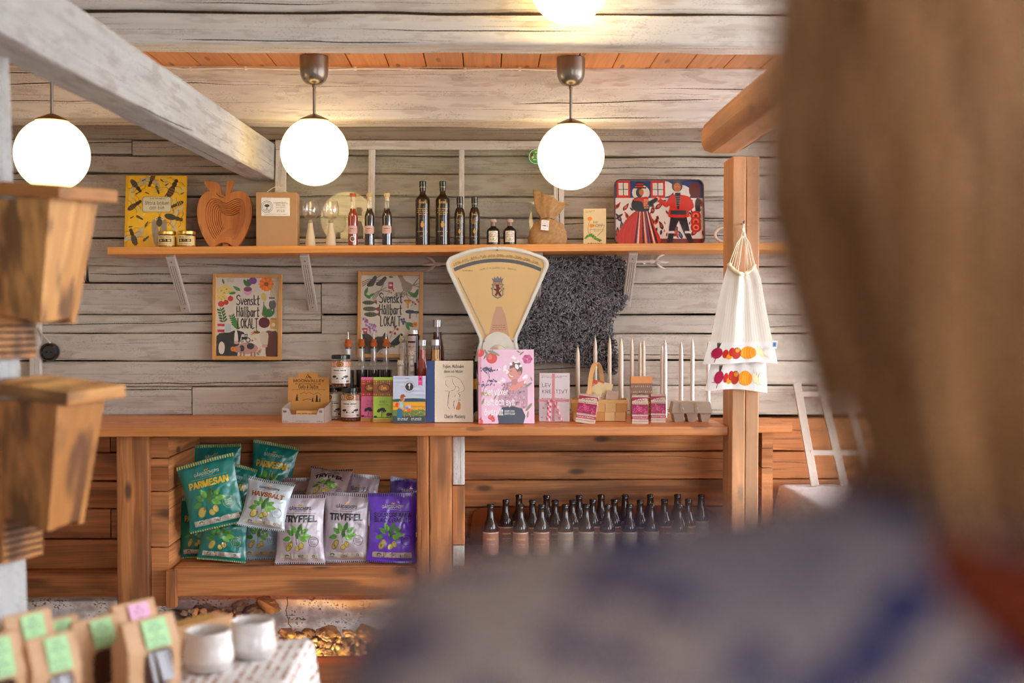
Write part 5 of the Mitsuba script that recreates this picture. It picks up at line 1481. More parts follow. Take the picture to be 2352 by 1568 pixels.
# nut tins: clear jars with a black lid
def nut_jar(px, py, w_px, h_px, band, label, z=None, Y=None, nut='#c9b092', cream=False):
    o = on_counter(px, py)
    if Y:
        o = at(px, py, Y); o[2] = z
    s = mpp(o[1])
    R, H = w_px * s / 2, h_px * s
    t = thing('nut_jar', label, 'jar', 'black-lidded jars')
    M = T4(o)
    rs = np.random.default_rng(px)
    ls = [lump(.0062, (1.2, 1, .9), q, .1).apply_translation([(R - .0075) * math.cos(a), (R - .0075) * math.sin(a), z_]) for q, (a, z_) in enumerate((a + .1 * (k % 2), .007 + .0105 * k) for k in range(4) for a in np.linspace(0, 2 * PI, 15, endpoint=False))]
    add(t + '__nuts', cat(*ls), 'satin', col=nut, smooth=True, M=M, kind='stuff')
    add(t + '__filling', lathe([(0, .002), (R - .013, .002), (R - .013, H * .7), (0, H * .7)], 24), 'matte', col=nut, M=M)
    add(t + '__wall', lathe([(0, 0), (R - .004, 0), (R - .0008, .004), (R - .0008, H * .84), (R - .003, H * .87)], 40), 'clear_glass', smooth=40, M=M)
    add(t + '__lid', lathe([(0, H), (R - .003, H), (R, H - .002), (R, H * .88), (R - .002, H * .87), (0, H * .87)], 44), 'gloss', col='#0e0d0f', smooth=30, M=M)
    pr = Print()
    L, l0, l1 = R * 3.5, H * .12, H * .80
    pr.rect(-L / 2, l0, L / 2, l1, '#e6dfdb' if not cream else '#d9cfb8')
    zb = l0 + (l1 - l0) * .74
    if band:
        pr.rect(-L / 2, zb, L / 2, l1, '#e8ddd2')
        for k in range(24):
            x = -L / 2 + L * (k + .5) / 24
            pr.poly([(x - L * .02, zb), (x, zb + (l1 - zb) * .5), (x - L * .02, l1), (x + L * .006, l1), (x + L * .02, zb + (l1 - zb) * .5), (x + L * .006, zb)], band if k % 3 else '#d9a03c')
        pr.rect(-L / 2, zb, L / 2, zb + H * .012, '#5a3a20'); pr.rect(-L / 2, l1 - H * .012, L / 2, l1, '#5a3a20')
    x0 = 0 if not cream else -R * .5
    pr.ell(x0, (zb + l1) / 2, H * .115, H * .075, '#4a2410'); pr.ell(x0, (zb + l1) / 2, H * .095, H * .058, '#b06a1c'); pr.hand('Zam', x0, (zb + l1) / 2 - H * .025, H * .055, '#4a2008', w=.16, sx=.8)
    pr.small(-R * .4, R * .4, zb - H * .05, H * .02, '#6d655f', 1); pr.small(-R * .75, R * .75, zb - H * .12, H * .05, '#4c453f', 5); pr.small(-R * .7, R * .7, zb - H * .19, H * .018, '#8a817a', 2)
    for sx_ in (-1, 1):   # acacia trees and animals
        x = sx_ * R * .65
        pr.ell(x, zb - H * .30, R * .30, H * .028, '#2c2420'); pr.ell(x + R * .08, zb - H * .275, R * .2, H * .02, '#2c2420'); pr.line([(x, zb - H * .36), (x + R * .03, zb - H * .29)], R * .05, '#2c2420'); pr.ell(x - sx_ * R * .35, zb - H * .345, R * .13, H * .02, '#3c332e')
    pr.rect(-L / 2, zb - H * .37, L / 2, zb - H * .365, '#4a423c'); pr.small(-R * .6, R * .6, l0 + H * .06, H * .018, '#8a817a', 3); pr.small(-R * .6, R * .4, l0 + H * .02, H * .018, '#8a817a', 4); pr.rect(R * .7, l0 + H * .03, R * 1.05, l0 + H * .09, '#3c3a42')
    add_print(t + '__label', pr, around(R), 'satin', M=M, sub=0.009, lift=0.0003)
    return o, H


nut_jar(766, 963, 38, 74, None, 'black-lidded jar of pale nuts with a cream label, behind the other jar under the stack', nut='#d8c4a0', cream=True)
o_, H_ = nut_jar(806, 966, 44, 77, '#7c3a2a', 'black-lidded jar with a patterned label standing on the counter under the stacked jar', nut='#6b3a26')
nut_jar(783, 890, 43, 74, '#c9583c', 'black-lidded jar with an orange patterned label stacked on top of two other jars', z=o_[2] + H_ + .001, Y=o_[1] + .004, nut='#6a3324')

# pourer bottles
for n, (px, yb, tag_) in enumerate(((800, 957, 'first from the left, behind the stacked jars'), (831, 956, 'second from the left, above the pink chocolate'), (859, 956, 'third from the left, above the green chocolate'), (887, 956, 'right one, next to the pottery cats'))):
    o = on_counter(px, yb)
    s = mpp(o[1])
    t = thing('pourer_bottle', 'bottle of dark balsamic with cork pourer, ' + tag_, 'bottle', 'pourer bottles')
    M = T4(o)
    zN, zS, R, r = 120 * s, 99 * s, 13.2 * s, 7.5 * s
    add(t + '__liquid', lathe([(0, .004), (R - .003, .004), (R - .0015, .008), (R - .0015, 107 * s), (0, 107 * s)], 30), 'gloss', col='#140c0c', smooth=40, M=M)
    add(t + '__glass', lathe([(0, 0), (R - .001, 0), (R, .003), (R, 112 * s), (R - 2 * s, 118 * s), (r + 2 * s, 124 * s), (r, 129 * s), (r, 160 * s), (r - .0018, 160 * s), (r - .0018, 129 * s), (r + 1 * s, 123 * s), (R - 3.5 * s, 116 * s)], 36), 'clear_glass', smooth=50, M=M)
    add(t + '__cork', lathe([(0, 156 * s), (r - .002, 156 * s), (r - .002, 160.2 * s), (r + .5 * s, 160.4 * s), (r + .5 * s, 168 * s), (r - 1.2 * s, 169 * s), (r - 1.2 * s, 177 * s), (r - 3 * s, 178 * s), (0, 178 * s)], 24), 'matte', col='#b0592a', smooth=30, M=M)
    add(t + '__spout', lathe([(0, 177 * s), (2.6 * s, 177 * s), (2.6 * s, 181 * s), (1.8 * s, 182 * s), (1.7 * s, 188 * s), (2.3 * s, 189 * s), (2.0 * s, 191 * s), (1.3 * s, 195 * s), (0, 195 * s)], 16), 'metal', col=(.62, .6, .57), smooth=35, M=M)
    pr = Print(); pr.shape(sbox(-.016, 0, .016, .02).union(affinity.scale(Point(0, .02).buffer(.016), 1, .5)), '#a08a68'); pr.small(-.012, .012, .012, .003, '#4f3f2a', n)
    add_print(t + '__label', pr, around(R, 40 * s), 'paper', M=M, sub=.008, lift=.0003)


# chocolate bars
def choc_bar(name, label, x0, x1, y0, y1, col, text, band, seed):
    o = on_counter((x0 + x1) / 2, y1)
    s = mpp(o[1])
    w, h = (x1 - x0) * s, (y1 - y0) * s
    M = T4(o, rx=-5)
    t = thing(name, label, 'chocolate', 'chocolate bars')
    add(t + '__wrapper', cbox(w, .011, h, .0012), 'satin', col=col, M=M)
    pr = Print()
    pr.rect(0, h * .57, w, h * .93, band); pr.rect(0, 0, w, h * .07, '#b5853c')
    for row in (.6, .66, .84, .89):
        for k in range(9):
            x = w * (k + .5) / 9
            pr.poly([(x - w * .04, h * row), (x, h * (row + .035)), (x + w * .04, h * row)], ('#c98a2c', '#e0b060', '#6b8a2c')[k % 3] if row != .66 else '#7a2416')
    pr.ell(w * .55, h * .76, w * .34, h * .1, '#4a2410'); pr.ell(w * .55, h * .76, w * .29, h * .08, '#a85f18'); pr.hand('Zam', w * .55, h * .73, h * .07, '#e8c070', w=.16, sx=.9)
    pr.hand(text, w * .52, h * .42, h * .055, '#4d5a2a' if seed else '#a8386a', w=.1, sx=.85); pr.small(w * .3, w * .75, h * .38, h * .014, '#4d5a2a', 1)
    ink = '#16120f'
    pr.line([(w * .42, h * .1), (w * .45, h * .2), (w * .4, h * .26)], w * .03, ink); pr.line([(w * .45, h * .19), (w * .55, h * .26)], w * .02, ink)
    for a, b, r in ((.36, .27, .13), (.48, .29, .14), (.57, .25, .11), (.28, .24, .08)):
        pr.ell(w * a, h * b, w * r, h * .028, ink)
    pr.rect(0, h * .095, w, h * .104, ink)
    if seed:
        pr.ell(w * .8, h * .17, w * .13, h * .035, ink); pr.rect(w * .69, h * .1, w * .72, h * .16, ink); pr.rect(w * .76, h * .1, w * .79, h * .16, ink); pr.rect(w * .86, h * .1, w * .9, h * .16, ink); pr.ell(w * .92, h * .18, w * .05, h * .025, ink); pr.line([(w * .96, h * .18), (w * .97, h * .11)], w * .02, ink)
    pr.ell(w * .12, h * .12, w * .09, h * .02, ink)
    add_print(t + '__wrapper_print', pr, onto(w, .011), 'satin', M=M)


choc_bar('chocolate_bar', 'pink wrapped chocolate bar with black trees, half behind the green one', 829, 868, 866, 967, '#e06a9c', 'TOGO', '#a82c28', 0)
choc_bar('chocolate_bar', 'lime green wrapped chocolate bar with black trees and an elephant', 857, 902, 866, 969, '#9fc23c', 'GUINEA', '#8a5220', 1)

# pottery cats
def cat_figure(px, ytop, ybase, w_px, label, stripes, bend=0.0, dy=0.0):
    o = on_counter(px, ybase)
    s = mpp(o[1])
    t = thing('pottery_cat', label, 'figurine', 'pottery cats')
    H, R = (ybase - ytop) * s, w_px * s / 2
    zz = np.linspace(0, 1, 16)
    pts = np.c_[bend * np.sin(zz * PI * .8) - bend * .6 * zz, 0 * zz, zz * H * .84]
    rr = R * np.interp(zz, [0, .04, .2, .6, .85, 1], [.85, 1, 1, .86, .72, .62])

    def paint(v):
        base = np.tile(lin('#d8cfc4'), (len(v), 1))
        if stripes == 'blue':
            k = (np.sin(v[:, 2] * 2 * PI / (H * .085)) > .45) & (v[:, 2] < H * .86) & (v[:, 0] > -R * .2)
            base[k] = lin('#7d8794')
        elif stripes == 'spots':
            k = (meshkit.noise(v * [260, 260, 110], 3) > .76) & (v[:, 1] < 0)
            base[k] = lin('#6b5a4a')
        else:
            k = (np.abs(np.sin(v[:, 0] / R * 7)) > .93) & (v[:, 2] < H * .6)
            base[k] = lin('#9c9188')
        return base * (0.9 + .15 * meshkit.noise(v * 130, 8))[:, None]
    body = tube(pts, rr, 24).subdivide().subdivide()
    add(t + '__body', body, 'satin', col=paint, smooth=True, M=T4(o))
    top = pts[-1]
    hr = R * .8
    hd_ = sphere(hr, 3, (1, .92, 1.0), top + [0, -R * .12, hr * .55])
    sn = sphere(hr * .42, 2, (1.1, .8, .8), top + [0, -R * .12 - hr * .8, hr * .35])
    add(t + '__head', cat(hd_, sn), 'satin', col=paint, smooth=True, M=T4(o))
    for g in (-1, 1):
        c = top + [g * hr * .55, -R * .1, hr * 1.25]
        add(t + '__ear', hull([c + [-hr * .3, 0, 0], c + [hr * .3, 0, 0], c + [0, hr * .25, 0], c + [0, -hr * .15, 0], c + [g * hr * .15, 0, hr * .65]]), 'satin', col='#c9b5a4', M=T4(o))
        e = top + [g * hr * .38, -R * .12 - hr * .80, hr * .72]
        add(t + '__eye', cat(sphere(hr * .17, 2, (1, .6, 1), e)), 'gloss', col='#e8e2d8', smooth=True, M=T4(o))
        add(t + '__eye__pupil', sphere(hr * .09, 1, (1, .6, 1.2), e + [0, -hr * .09, 0]), 'gloss', col='#1d1a18', M=T4(o))
    add(t + '__nose', sphere(hr * .1, 1, (1.3, .7, .8), top + [0, -R * .12 - hr * 1.12, hr * .42]), 'satin', col='#8a5a50', M=T4(o))


cat_figure(926, 753, 955, 23, 'tall spotted white pottery cat with a long neck', 'spots', .004)
cat_figure(920, 816, 963, 20, 'small white pottery cat in front of the tall spotted one', 'front')
cat_figure(945, 789, 961, 19, 'white pottery cat with grey-blue stripes', 'blue')


# jars and syrup bottles
def syrup(px, ytop, ybase, w_px, liquid, label, lab_txt, lab_col='#a78f88', big=False, lz=(.1, .5)):
    o = on_counter(px, ybase)
    s = mpp(o[1])
    H, R = (ybase - ytop) * s, w_px * s / 2
    r = R * .62
    t = thing('syrup_bottle', label, 'bottle')
    M = T4(o)
    sh = .60 if not big else .66
    outer = [(0, 0), (R - .002, 0), (R, .003), (R, H * sh), (R - .002, H * (sh + .05)), (r + .003, H * (sh + .13)), (r, H * (sh + .17)), (r, H * .93)]
    add(t + '__liquid', lathe([(0, .003), (R - .003, .003), (R - .0015, .006), (R - .0015, H * sh), (R - .003, H * (sh + .045)), (r + .0015, H * (sh + .125)), (r - .0012, H * (sh + .17)), (r - .0012, H * .87), (0, H * .87)], 32), 'gloss', col=liquid, smooth=50, M=M)
    add(t + '__glass', lathe(outer, 36), 'clear_glass', smooth=50, M=M)
    add(t + '__cap', lathe([(0, H), (r + .0003, H), (r + .0014, H - .001), (r + .0014, H * .925), (0, H * .925)], 32), 'metal', col=(.72, .70, .68), smooth=30, M=M)
    pr = Print()
    L = R * 2.6
    z0, z1 = H * lz[0], H * lz[1]
    pr.rect(-L / 2, z0, L / 2, z1, lab_col); pr.small(-R * .75, R * .75, z1 - (z1 - z0) * .3, (z1 - z0) * .2, '#2c2624', int(px)); pr.small(-R * .8, R * .8, z0 + (z1 - z0) * .5, H * .014, '#4a413e', 1); pr.small(-R * .8, R * .6, z0 + (z1 - z0) * .38, H * .014, '#4a413e', 2)
    add_print(t + '__label', pr, around(R), 'paper', M=M, sub=.009, lift=.0003)


syrup(1005, 734, 952, 31, '#4c1208', 'tall bottle of dark red syrup with a silver cap, behind the blue-spined book', 'SAFT', '#bfb2aa', True, (.1, .52))
syrup(971, 780, 960, 27, '#a8321a', 'small bottle of orange-red syrup with a silver cap beside the pottery cats', 'SAFT', '#8d6f68', lz=(.22, .545))
syrup(1001, 779, 962, 29, '#c98a28', 'small bottle of amber yellow syrup with a silver cap above the blue-spined book', 'ÄPPLE', '#b89a6c', lz=(.2, .52))
t = thing('jam_jar', 'dark preserve jar with a pale label behind the pottery cats', 'jar')
o = on_counter(950, 957)
s = mpp(o[1])
M = T4(o)
add(t + '__body', lathe([(0, 0), (13 * s, 0), (14 * s, 2 * s), (14 * s, 186 * s), (11 * s, 191 * s), (0, 192 * s)], 32), 'gloss', col='#22100f', smooth=40, M=M)
add(t + '__lid', lathe([(0, 190 * s), (12.4 * s, 190 * s), (12.4 * s, 199 * s), (0, 199.5 * s)], 32), 'metal', col=(.75, .7, .66), smooth=30, M=M)
pr = Print(); pr.rect(-17 * s, 125 * s, 7 * s, 186 * s, '#c2b0ac'); pr.small(-14 * s, 5 * s, 170 * s, 7 * s, '#3a2c2a', 9); pr.small(-14 * s, 5 * s, 160 * s, 3 * s, '#5a4a48', 1); pr.small(-14 * s, 5 * s, 150 * s, 3 * s, '#5a4a48', 2); pr.small(-14 * s, 5 * s, 140 * s, 3 * s, '#5a4a48', 3)
add_print(t + '__label', pr, around(14 * s), 'paper', M=M, sub=.008, lift=.0003)
t = thing('oil_flask', 'small dark flask with a gold label between the two largest books', 'bottle')
o = on_counter(1093, 953); s = mpp(o[1]); M = T4(o)
add(t + '__body', lathe([(0, 0), (9 * s, 0), (10 * s, 2 * s), (10 * s, 88 * s), (5 * s, 97 * s), (4.5 * s, 124 * s), (0, 124 * s)], 28), 'gloss', col='#1a120c', smooth=40, M=M)
add(t + '__cap', lathe([(0, 123 * s), (5.6 * s, 123 * s), (5.6 * s, 136 * s), (0, 136 * s)], 24), 'gloss', col='#0c0b0b', smooth=30, M=M)
add(t + '__label', lathe([(10.2 * s, 60 * s), (10.3 * s, 60 * s), (10.3 * s, 84 * s), (10.2 * s, 84 * s)], 28), 'paper', col='#b98a2c', M=M)


# books on the counter
def magazine_cover(pr, w, h):
    pr.rect(0, 0, w, h, '#c3cfe4')
    for k in range(9):
        pr.ell(w * (.1 + .1 * k), h * (.95 - .045 * k), w * .25, h * .016, '#d5dced' if k % 2 else '#b3c2dc')
    pr.rect(0, 0, w, h * .47, '#3c5a6a'); pr.poly([(0, h * .5), (w * .3, h * .515), (w * .6, h * .525), (w, h * .51), (w, h * .45), (0, h * .45)], '#2f4a58', 3)
    pr.rect(0, 0, w, h * .45, '#dfa02a'); pr.rect(0, h * .33, w, h * .37, '#c98a24')
    r = np.random.default_rng(4)
    pr.poly([(0, 0), (0, h * .27), (w * .4, h * .25), (w * .7, h * .28), (w, h * .26), (w, 0)], '#6a7a3c', 3)
    pr.rect(0, 0, w, h * .15, '#3b4648')
    for k in range(90):
        pr.ell(w * r.uniform(.3, .99), h * r.uniform(.1, .33), w * .014, w * .011, ('#c9a03c', '#3f5a34', '#d9b95c', '#52683a', '#8a9a4c')[k % 5])
    pr.ell(w * .5, h * .77, w * .125, w * .125, '#3a3233'); pr.rect(w * .488, h * .72, w * .512, h * .8, '#e4e2e6'); pr.ell(w * .5, h * .81, w * .033, h * .03, '#e4e2e6')
    for q in range(13):
        for a, tx in ((90 + 70 - q * 11.5, 1), (-90 - 60 + q * 10, 0)):
            g = math.radians(a)
            pr.ell(w * .5 + w * .17 * math.cos(g), h * .77 + w * .17 * math.sin(g), w * .009, w * .009, '#6a6066')
    pr.small(w * .38, w * .52, h * .94, h * .018, '#b04a7a', 4); pr.poly([(w * .77, h), (w * .90, h), (w * .90, h * .79), (w * .835, h * .81), (w * .77, h * .79)], '#d6408c'); pr.ell(w * .835, h * .94, w * .03, w * .03, '#7a1c4c'); pr.small(w * .79, w * .88, h * .88, h * .012, '#f0c0d8', 1)
    pr.poly([(w * .13, h * .1), (w * .15, h * .3), (w * .27, h * .31), (w * .3, h * .2), (w * .27, h * .08)], '#2f6c8c', 2); pr.poly([(w * .18, h * .32), (w * .19, h * .46), (w * .28, h * .47), (w * .33, h * .38), (w * .3, h * .32)], '#a5d2d0', 3); pr.ell(w * .13, h * .38, w * .055, h * .05, '#d8482a')
    pr.line([(w * .2, h * .42), (w * .18, h * .33), (w * .3, h * .3)], w * .04, '#d89078'); pr.ell(w * .31, h * .5, w * .05, h * .045, '#d9957a'); pr.poly([(w * .22, h * .44), (w * .24, h * .54), (w * .33, h * .55), (w * .3, h * .48)], '#a86a3c', 2); pr.poly([(w * .22, h * .53), (w * .4, h * .56), (w * .36, h * .58), (w * .33, h * .61), (w * .26, h * .6)], '#a2502e', 2)
    pr.ell(w * .47, h * .34, w * .1, h * .04, '#c4b8d8'); pr.ell(w * .42, h * .32, w * .06, h * .03, '#7a86b8'); pr.rect(w * .44, h * .24, w * .54, h * .31, '#d85a2c')
    for x in (.13, .55):
        pr.small(w * (x + .01), w * (x + .33), h * .09, h * .022, '#e2e4ea', 1); pr.small(w * (x + .01), w * (x + .33), h * .06, h * .022, '#e2e4ea', 2)


book('magazine', 'thin booklet with a cyclist in a yellow field, beside the blue-spined book', 902, 977, 864, 972, on_counter(940, 972)[1], .006, CT, '#aebcd6', lean=6, draw=magazine_cover, rz=-2)


def sketch_cover(pr, w, h):
    pr.rect(0, 0, w, h, '#e5d8c2'); pr.rect(0, 0, w * .18, h, '#213a6e'); pr.rect(w * .03, 0, w * .034, h, '#162a52')
    ink = '#3a2322'
    pr.hand('Pojken, Mullvaden', w * .58, h * .885, h * .05, ink, w=.13, sx=.8); pr.hand('räven och hästen', w * .58, h * .805, h * .047, ink, w=.13, sx=.8); pr.hand('Charlie Mackesy', w * .61, h * .07, h * .055, ink, w=.13, sx=.8)
    for p in ([(.4, .73), (.5, .745), (.62, .735), (.72, .69), (.79, .6), (.81, .53), (.77, .5), (.68, .475)], [(.56, .7), (.57, .64), (.62, .58), (.6, .53), (.53, .51)], [(.4, .51), (.45, .505), (.48, .5), (.47, .42), (.46, .36), (.46, .26), (.5, .22)], [(.5, .5), (.48, .42), (.47, .3)], [(.62, .58), (.68, .57), (.7, .52), (.64, .5)], [(.42, .68), (.41, .62), (.46, .57)]):
        pr.line([(w * a, h * b) for a, b in p], w * .007, '#574a44', 4)
    pr.poly([(w * .63, h * .21), (w * .72, h * .205), (w * .73, h * .3), (w * .69, h * .34), (w * .66, h * .28)], '#c27a30', 3)
    for p in ([(.6, .22), (.58, .3), (.6, .35)], [(.63, .44), (.6, .42)], [(.68, .46), (.72, .44), (.7, .41)], [(.68, .36), (.73, .36)]):
        pr.line([(w * a, h * b) for a, b in p], w * .01, '#40322c', 3)


book('book', 'cream book with a blue spine strip and handwritten title, in the middle of the counter', 979, 1087, 830, 971, on_counter(1030, 971)[1], .026, CT, '#e0d3bc', lean=5, draw=sketch_cover, rz=1)


def juice_cover(pr, w, h):
    P = '#e3b9cf'
    pr.rect(0, 0, w, h, P); pr.rect(0, 0, w * .055, h, '#c98aa0')
    def apple_(x, y, r):
        pr.ell(w * x, h * y, w * r, w * r, '#c8423c'); pr.ell(w * (x - r * .3), h * y + w * r * .2, w * r * .4, w * r * .5, '#de6c5c'); pr.line([(w * x, h * y + w * r * .8), (w * (x + .02), h * y + w * r * 1.4)], w * .012, '#5a3a28')
    def lf(x, y, L, a, c='#8a8a6c'):
        pr.ell(w * x, h * y, w * L, w * L * .3, c, rot=a)
        g = math.radians(a); pr.line([(w * x - w * L * math.cos(g), h * y - w * L * math.sin(g)), (w * x + w * L * math.cos(g), h * y + w * L * math.sin(g))], w * .004, '#5f6048')
    apple_(.03, .96, .08); apple_(.24, .885, .1); lf(.15, .95, .08, -60); lf(.25, .965, .09, -20); lf(.12, .9, .05, 60); lf(.33, .94, .06, -35)
    for q in range(6):
        a = q * 1.05
        pr.ell(w * .88 + w * .05 * math.cos(a), h * .87 + w * .05 * math.sin(a), w * .045, w * .035, ('#b0407c', '#c4588c')[q % 2])
    lf(.78, .95, .05, 40); lf(.72, .97, .04, -30)
    r = np.random.default_rng(2)
    for cx, cy, n in ((.14, .735, 26), (.22, .72, 14), (.25, .58, 12), (.05, .53, 9), (.24, .53, 5)):
        for k in range(n):
            pr.ell(w * (cx + r.normal(0, .05)), h * (cy + r.normal(0, .014)), w * .013, w * .013, ('#4a3a66', '#35294c')[k % 2])
    pr.line([(w * .05, h * .36), (w * .12, h * .5), (w * .2, h * .62), (w * .17, h * .71)], w * .008, '#6a5a74', 4); pr.line([(w * .12, h * .5), (w * .06, h * .53)], w * .006, '#6a5a74'); pr.line([(w * .2, h * .62), (w * .13, h * .72)], w * .006, '#6a5a74')
    lf(.14, .4, .1, -10, '#a88a54'); lf(.08, .3, .06, 70); lf(.3, .36, .05, 60)
    # laughing woman holding blossoms, dress and apron
    pr.poly([(w * .36, h * .36), (w * .45, h * .5), (w * .52, h * .56), (w * .72, h * .56), (w * .86, h * .54), (w * .88, h * .36), (w * .83, h * .2), (w * .4, h * .22)], '#b58a9a', 4)
    for k in range(170):
        pr.ell(w * r.uniform(.42, .84), h * r.uniform(.22, .55), w * r.uniform(.008, .02), w * r.uniform(.006, .014), ('#8a5a6c', '#d6b0bc', '#6a4a58', '#c99aa8', '#9c7484')[k % 5], rot=r.uniform(0, 90))
    pr.poly([(w * .36, 0), (w * .42, h * .22), (w * .78, h * .2), (w * .8, 0)], '#2c2f40', 2)
    pr.poly([(w * .55, h * .48), (w * .62, h * .52), (w * .8, h * .58), (w * .84, h * .56), (w * .76, h * .49), (w * .6, h * .44)], '#d9897a', 3)
    pr.ell(w * .64, h * .675, w * .12, h * .095, '#cf8a80', rot=15); pr.poly([(w * .56, h * .74), (w * .6, h * .82), (w * .72, h * .84), (w * .79, h * .74), (w * .76, h * .65), (w * .7, h * .7), (w * .64, h * .76)], '#6a4a48', 3); pr.poly([(w * .6, h * .59), (w * .7, h * .6), (w * .68, h * .52), (w * .6, h * .54)], '#c07c72', 2)
    pr.ell(w * .74, h * .68, w * .03, h * .03, '#c27a70'); pr.line([(w * .555, h * .66), (w * .59, h * .635), (w * .62, h * .64)], w * .014, '#f0e6e2', 3); pr.line([(w * .57, h * .705), (w * .6, h * .71)], w * .008, '#4a2c2c')
    for k in range(34):
        cx, cy = ((.46, .74), (.66, .87), (.75, .8), (.42, .6), (.86, .6))[k % 5]
        pr.ell(w * (cx + r.normal(0, .045)), h * (cy + r.normal(0, .03)), w * r.uniform(.02, .045), w * r.uniform(.015, .03), ('#eee0e8', '#dcc4d4', '#f4ecf0')[k % 3], rot=r.uniform(0, 180))
    lf(.9, .52, .07, 35); lf(.9, .22, .09, 50); lf(.88, .12, .06, 80); lf(.95, .6, .04, 110); apple_(.22, .09, .05); apple_(.03, .03, .05); apple_(.26, .05, .035)
    W_ = '#f6eef2'
    for tx, y, ww in (('Det växer', .385, .43), ('saft och sylt', .25, .55), ('överallt', .115, .34)):
        pr.text(tx, w * .1, h * y, h * .085, W_, 'l', bold=True, width=w * ww)
    pr.text('RECEPT OCH', w * .46, h * .155, h * .024, W_, 'l', bold=True, width=w * .18); pr.text('BERÄTTELSER', w * .46, h * .12, h * .024, W_, 'l', bold=True, width=w * .19)


book('book', 'pink cookbook with apples and a laughing woman, standing in front of the scale', 1099, 1228, 804, 974, on_counter(1160, 974)[1], .022, CT, '#d9a8bf', lean=5, draw=juice_cover, rz=3)


def gift_cover(pr, w, h):
    pr.rect(0, 0, w, h, '#e6dde4')
    pr.small(w * .07, w * .9, h * .93, h * .016, '#8a8088', 1); pr.small(w * .07, w * .75, h * .9, h * .016, '#8a8088', 2)
    pr.text('LEV', w * .08, h * .71, h * .075, '#5d5354', 'l', width=w * .3); pr.text('KREATIVT', w * .08, h * .58, h * .075, '#5d5354', 'l', width=w * .86)
    pr.small(w * .08, w * .85, h * .47, h * .02, '#8a8088', 3); pr.small(w * .08, w * .85, h * .42, h * .02, '#8a8088', 4); pr.hand('Jo', w * .14, h * .26, h * .05, '#6a6064', w=.1); pr.small(w * .06, w * .12, h * .08, h * .02, '#6a6064', 5)


ob = on_counter(1272, 969)
gb = book('gift_book', 'white paperback tied with a curled pink ribbon', 1238, 1308, 859, 970, ob[1], .016, CT, '#e6dde4', lean=7, rz=-6, draw=gift_cover)
s = mpp(ob[1])
w, h = 70 * s, 111 * s
Mb = T4((ob[0], ob[1], CT), rz=-6, rx=-7)
add(gb + '__ribbon', cbox(.0105, .0175, h + .001, .0003), 'foil', col='#cf7f8c', M=Mb @ T4((w * -.02, .008, 0)))
add(gb + '__ribbon', cbox(w + .001, .0178, .0105, .0003), 'foil', col='#cf7f8c', M=Mb @ T4((0, .008, h * .42)))
add(gb + '__bow_knot', sphere(.007, 2, (1.2, .8, 1)), 'foil', col='#c9727f', smooth=True, M=Mb @ T4((-.004, -.004, h * .44)))


def curl(p0, p1, turns, r, wd, M, key):
    p0, p1 = np.asarray(p0), np.asarray(p1)
    n = 90
    u = np.linspace(0, 1, n)
    a = u * turns * 2 * PI
    c = p0 + (p1 - p0) * u[:, None]
    A = c + np.c_[r * np.cos(a), r * np.sin(a) * .8, 0 * a]
    V = np.vstack([A + [0, 0, wd / 2], A - [0, 0, wd / 2], A * 1.0 + np.c_[.0006 * np.cos(a), .0006 * np.sin(a), 0 * a + wd / 2], A + np.c_[.0006 * np.cos(a), .0006 * np.sin(a), 0 * a - wd / 2]])
    i = np.arange(n - 1)
    q = lambda x, y: np.stack([x * n + i, x * n + i + 1, y * n + i + 1, y * n + i], 1)
    add(key, (V, np.vstack([q(0, 1), q(3, 2), q(2, 0), q(1, 3)])), 'foil', col=lambda v: lin('#d98a9a') * (0.85 + .3 * (np.sin(np.arange(len(v)) * .9) * .5 + .5))[:, None], smooth=False, M=M)


curl((-.016, -.012, h * .46), (-.02, -.026, .004), 4.0, .0075, .011, Mb, gb + '__curled_ribbon')
curl((.006, -.01, h * .40), (.03, -.024, .003), 3.2, .0065, .011, Mb, gb + '__curled_ribbon')

# ------------------------------------------------------------------ the counter scale
t = thing('scale', 'old fan-shaped counter scale with an ochre dial in a grey metal housing', 'scale')
Ysc = 4.637
s = mpp(Ysc)
cx0 = 1143


def sp(px, py):
    p = at(px, py, Ysc)
    q = at(cx0, 970, Ysc)
    return ((p[0] - q[0]), p[2] - CT)


arcL = [(1024 + 0, 604), (1030, 593), (1040, 587), (1075, 574), (1110, 568), (1143, 565.5), (1176, 568), (1210, 575), (1246, 588), (1256, 595), (1261, 606), (1258, 618)]
outer = Polygon([sp(*p) for p in catmull(arcL, 4)] + [sp(*p) for p in ((1189, 774), (1188, 785), (1192, 802), (1194, 830), (1090, 830), (1096, 802), (1101, 785), (1099, 774), (1026, 618))]).buffer(-.003).buffer(.003)
arcI = [(1034, 611), (1037, 603), (1046, 596), (1078, 583), (1110, 576.5), (1143, 574), (1176, 577), (1210, 584), (1241, 595), (1249, 603), (1250, 612)]
innerp = Polygon([sp(*p) for p in catmull(arcI, 4)] + [sp(*p) for p in ((1181, 773), (1172, 785), (1112, 785), (1107, 773))])
Mo = at(cx0, 970, Ysc) * [1, 1, 0] + [0, 0, CT]
Msc = T4(Mo) @ FRONT
D_ = .058
add(t + '__housing', extrude(outer.buffer(-.002), D_).apply_translation([0, 0, -D_]), 'satin', col='#a39c90', M=Msc)
ring_ = outer.difference(innerp)
add(t + '__rim', extrude(ring_, .006), 'satin', col='#c6c0b4', M=Msc)
add(t + '__rim_bead', extrude(outer.buffer(-.003).difference(outer.buffer(-.0115)), .0035).apply_translation([0, 0, .006]), 'satin', col='#d6d1c6', M=Msc)
pr = Print()
pr.shape(innerp, '#d8b47a')
cpt = np.array(sp(1143, 838))                 # centre of the dial's arcs
Rr = lambda py: (838 - py) * s


def arcpt(r, deg):
    return cpt + r * np.array([math.sin(math.radians(deg)), math.cos(math.radians(deg))])


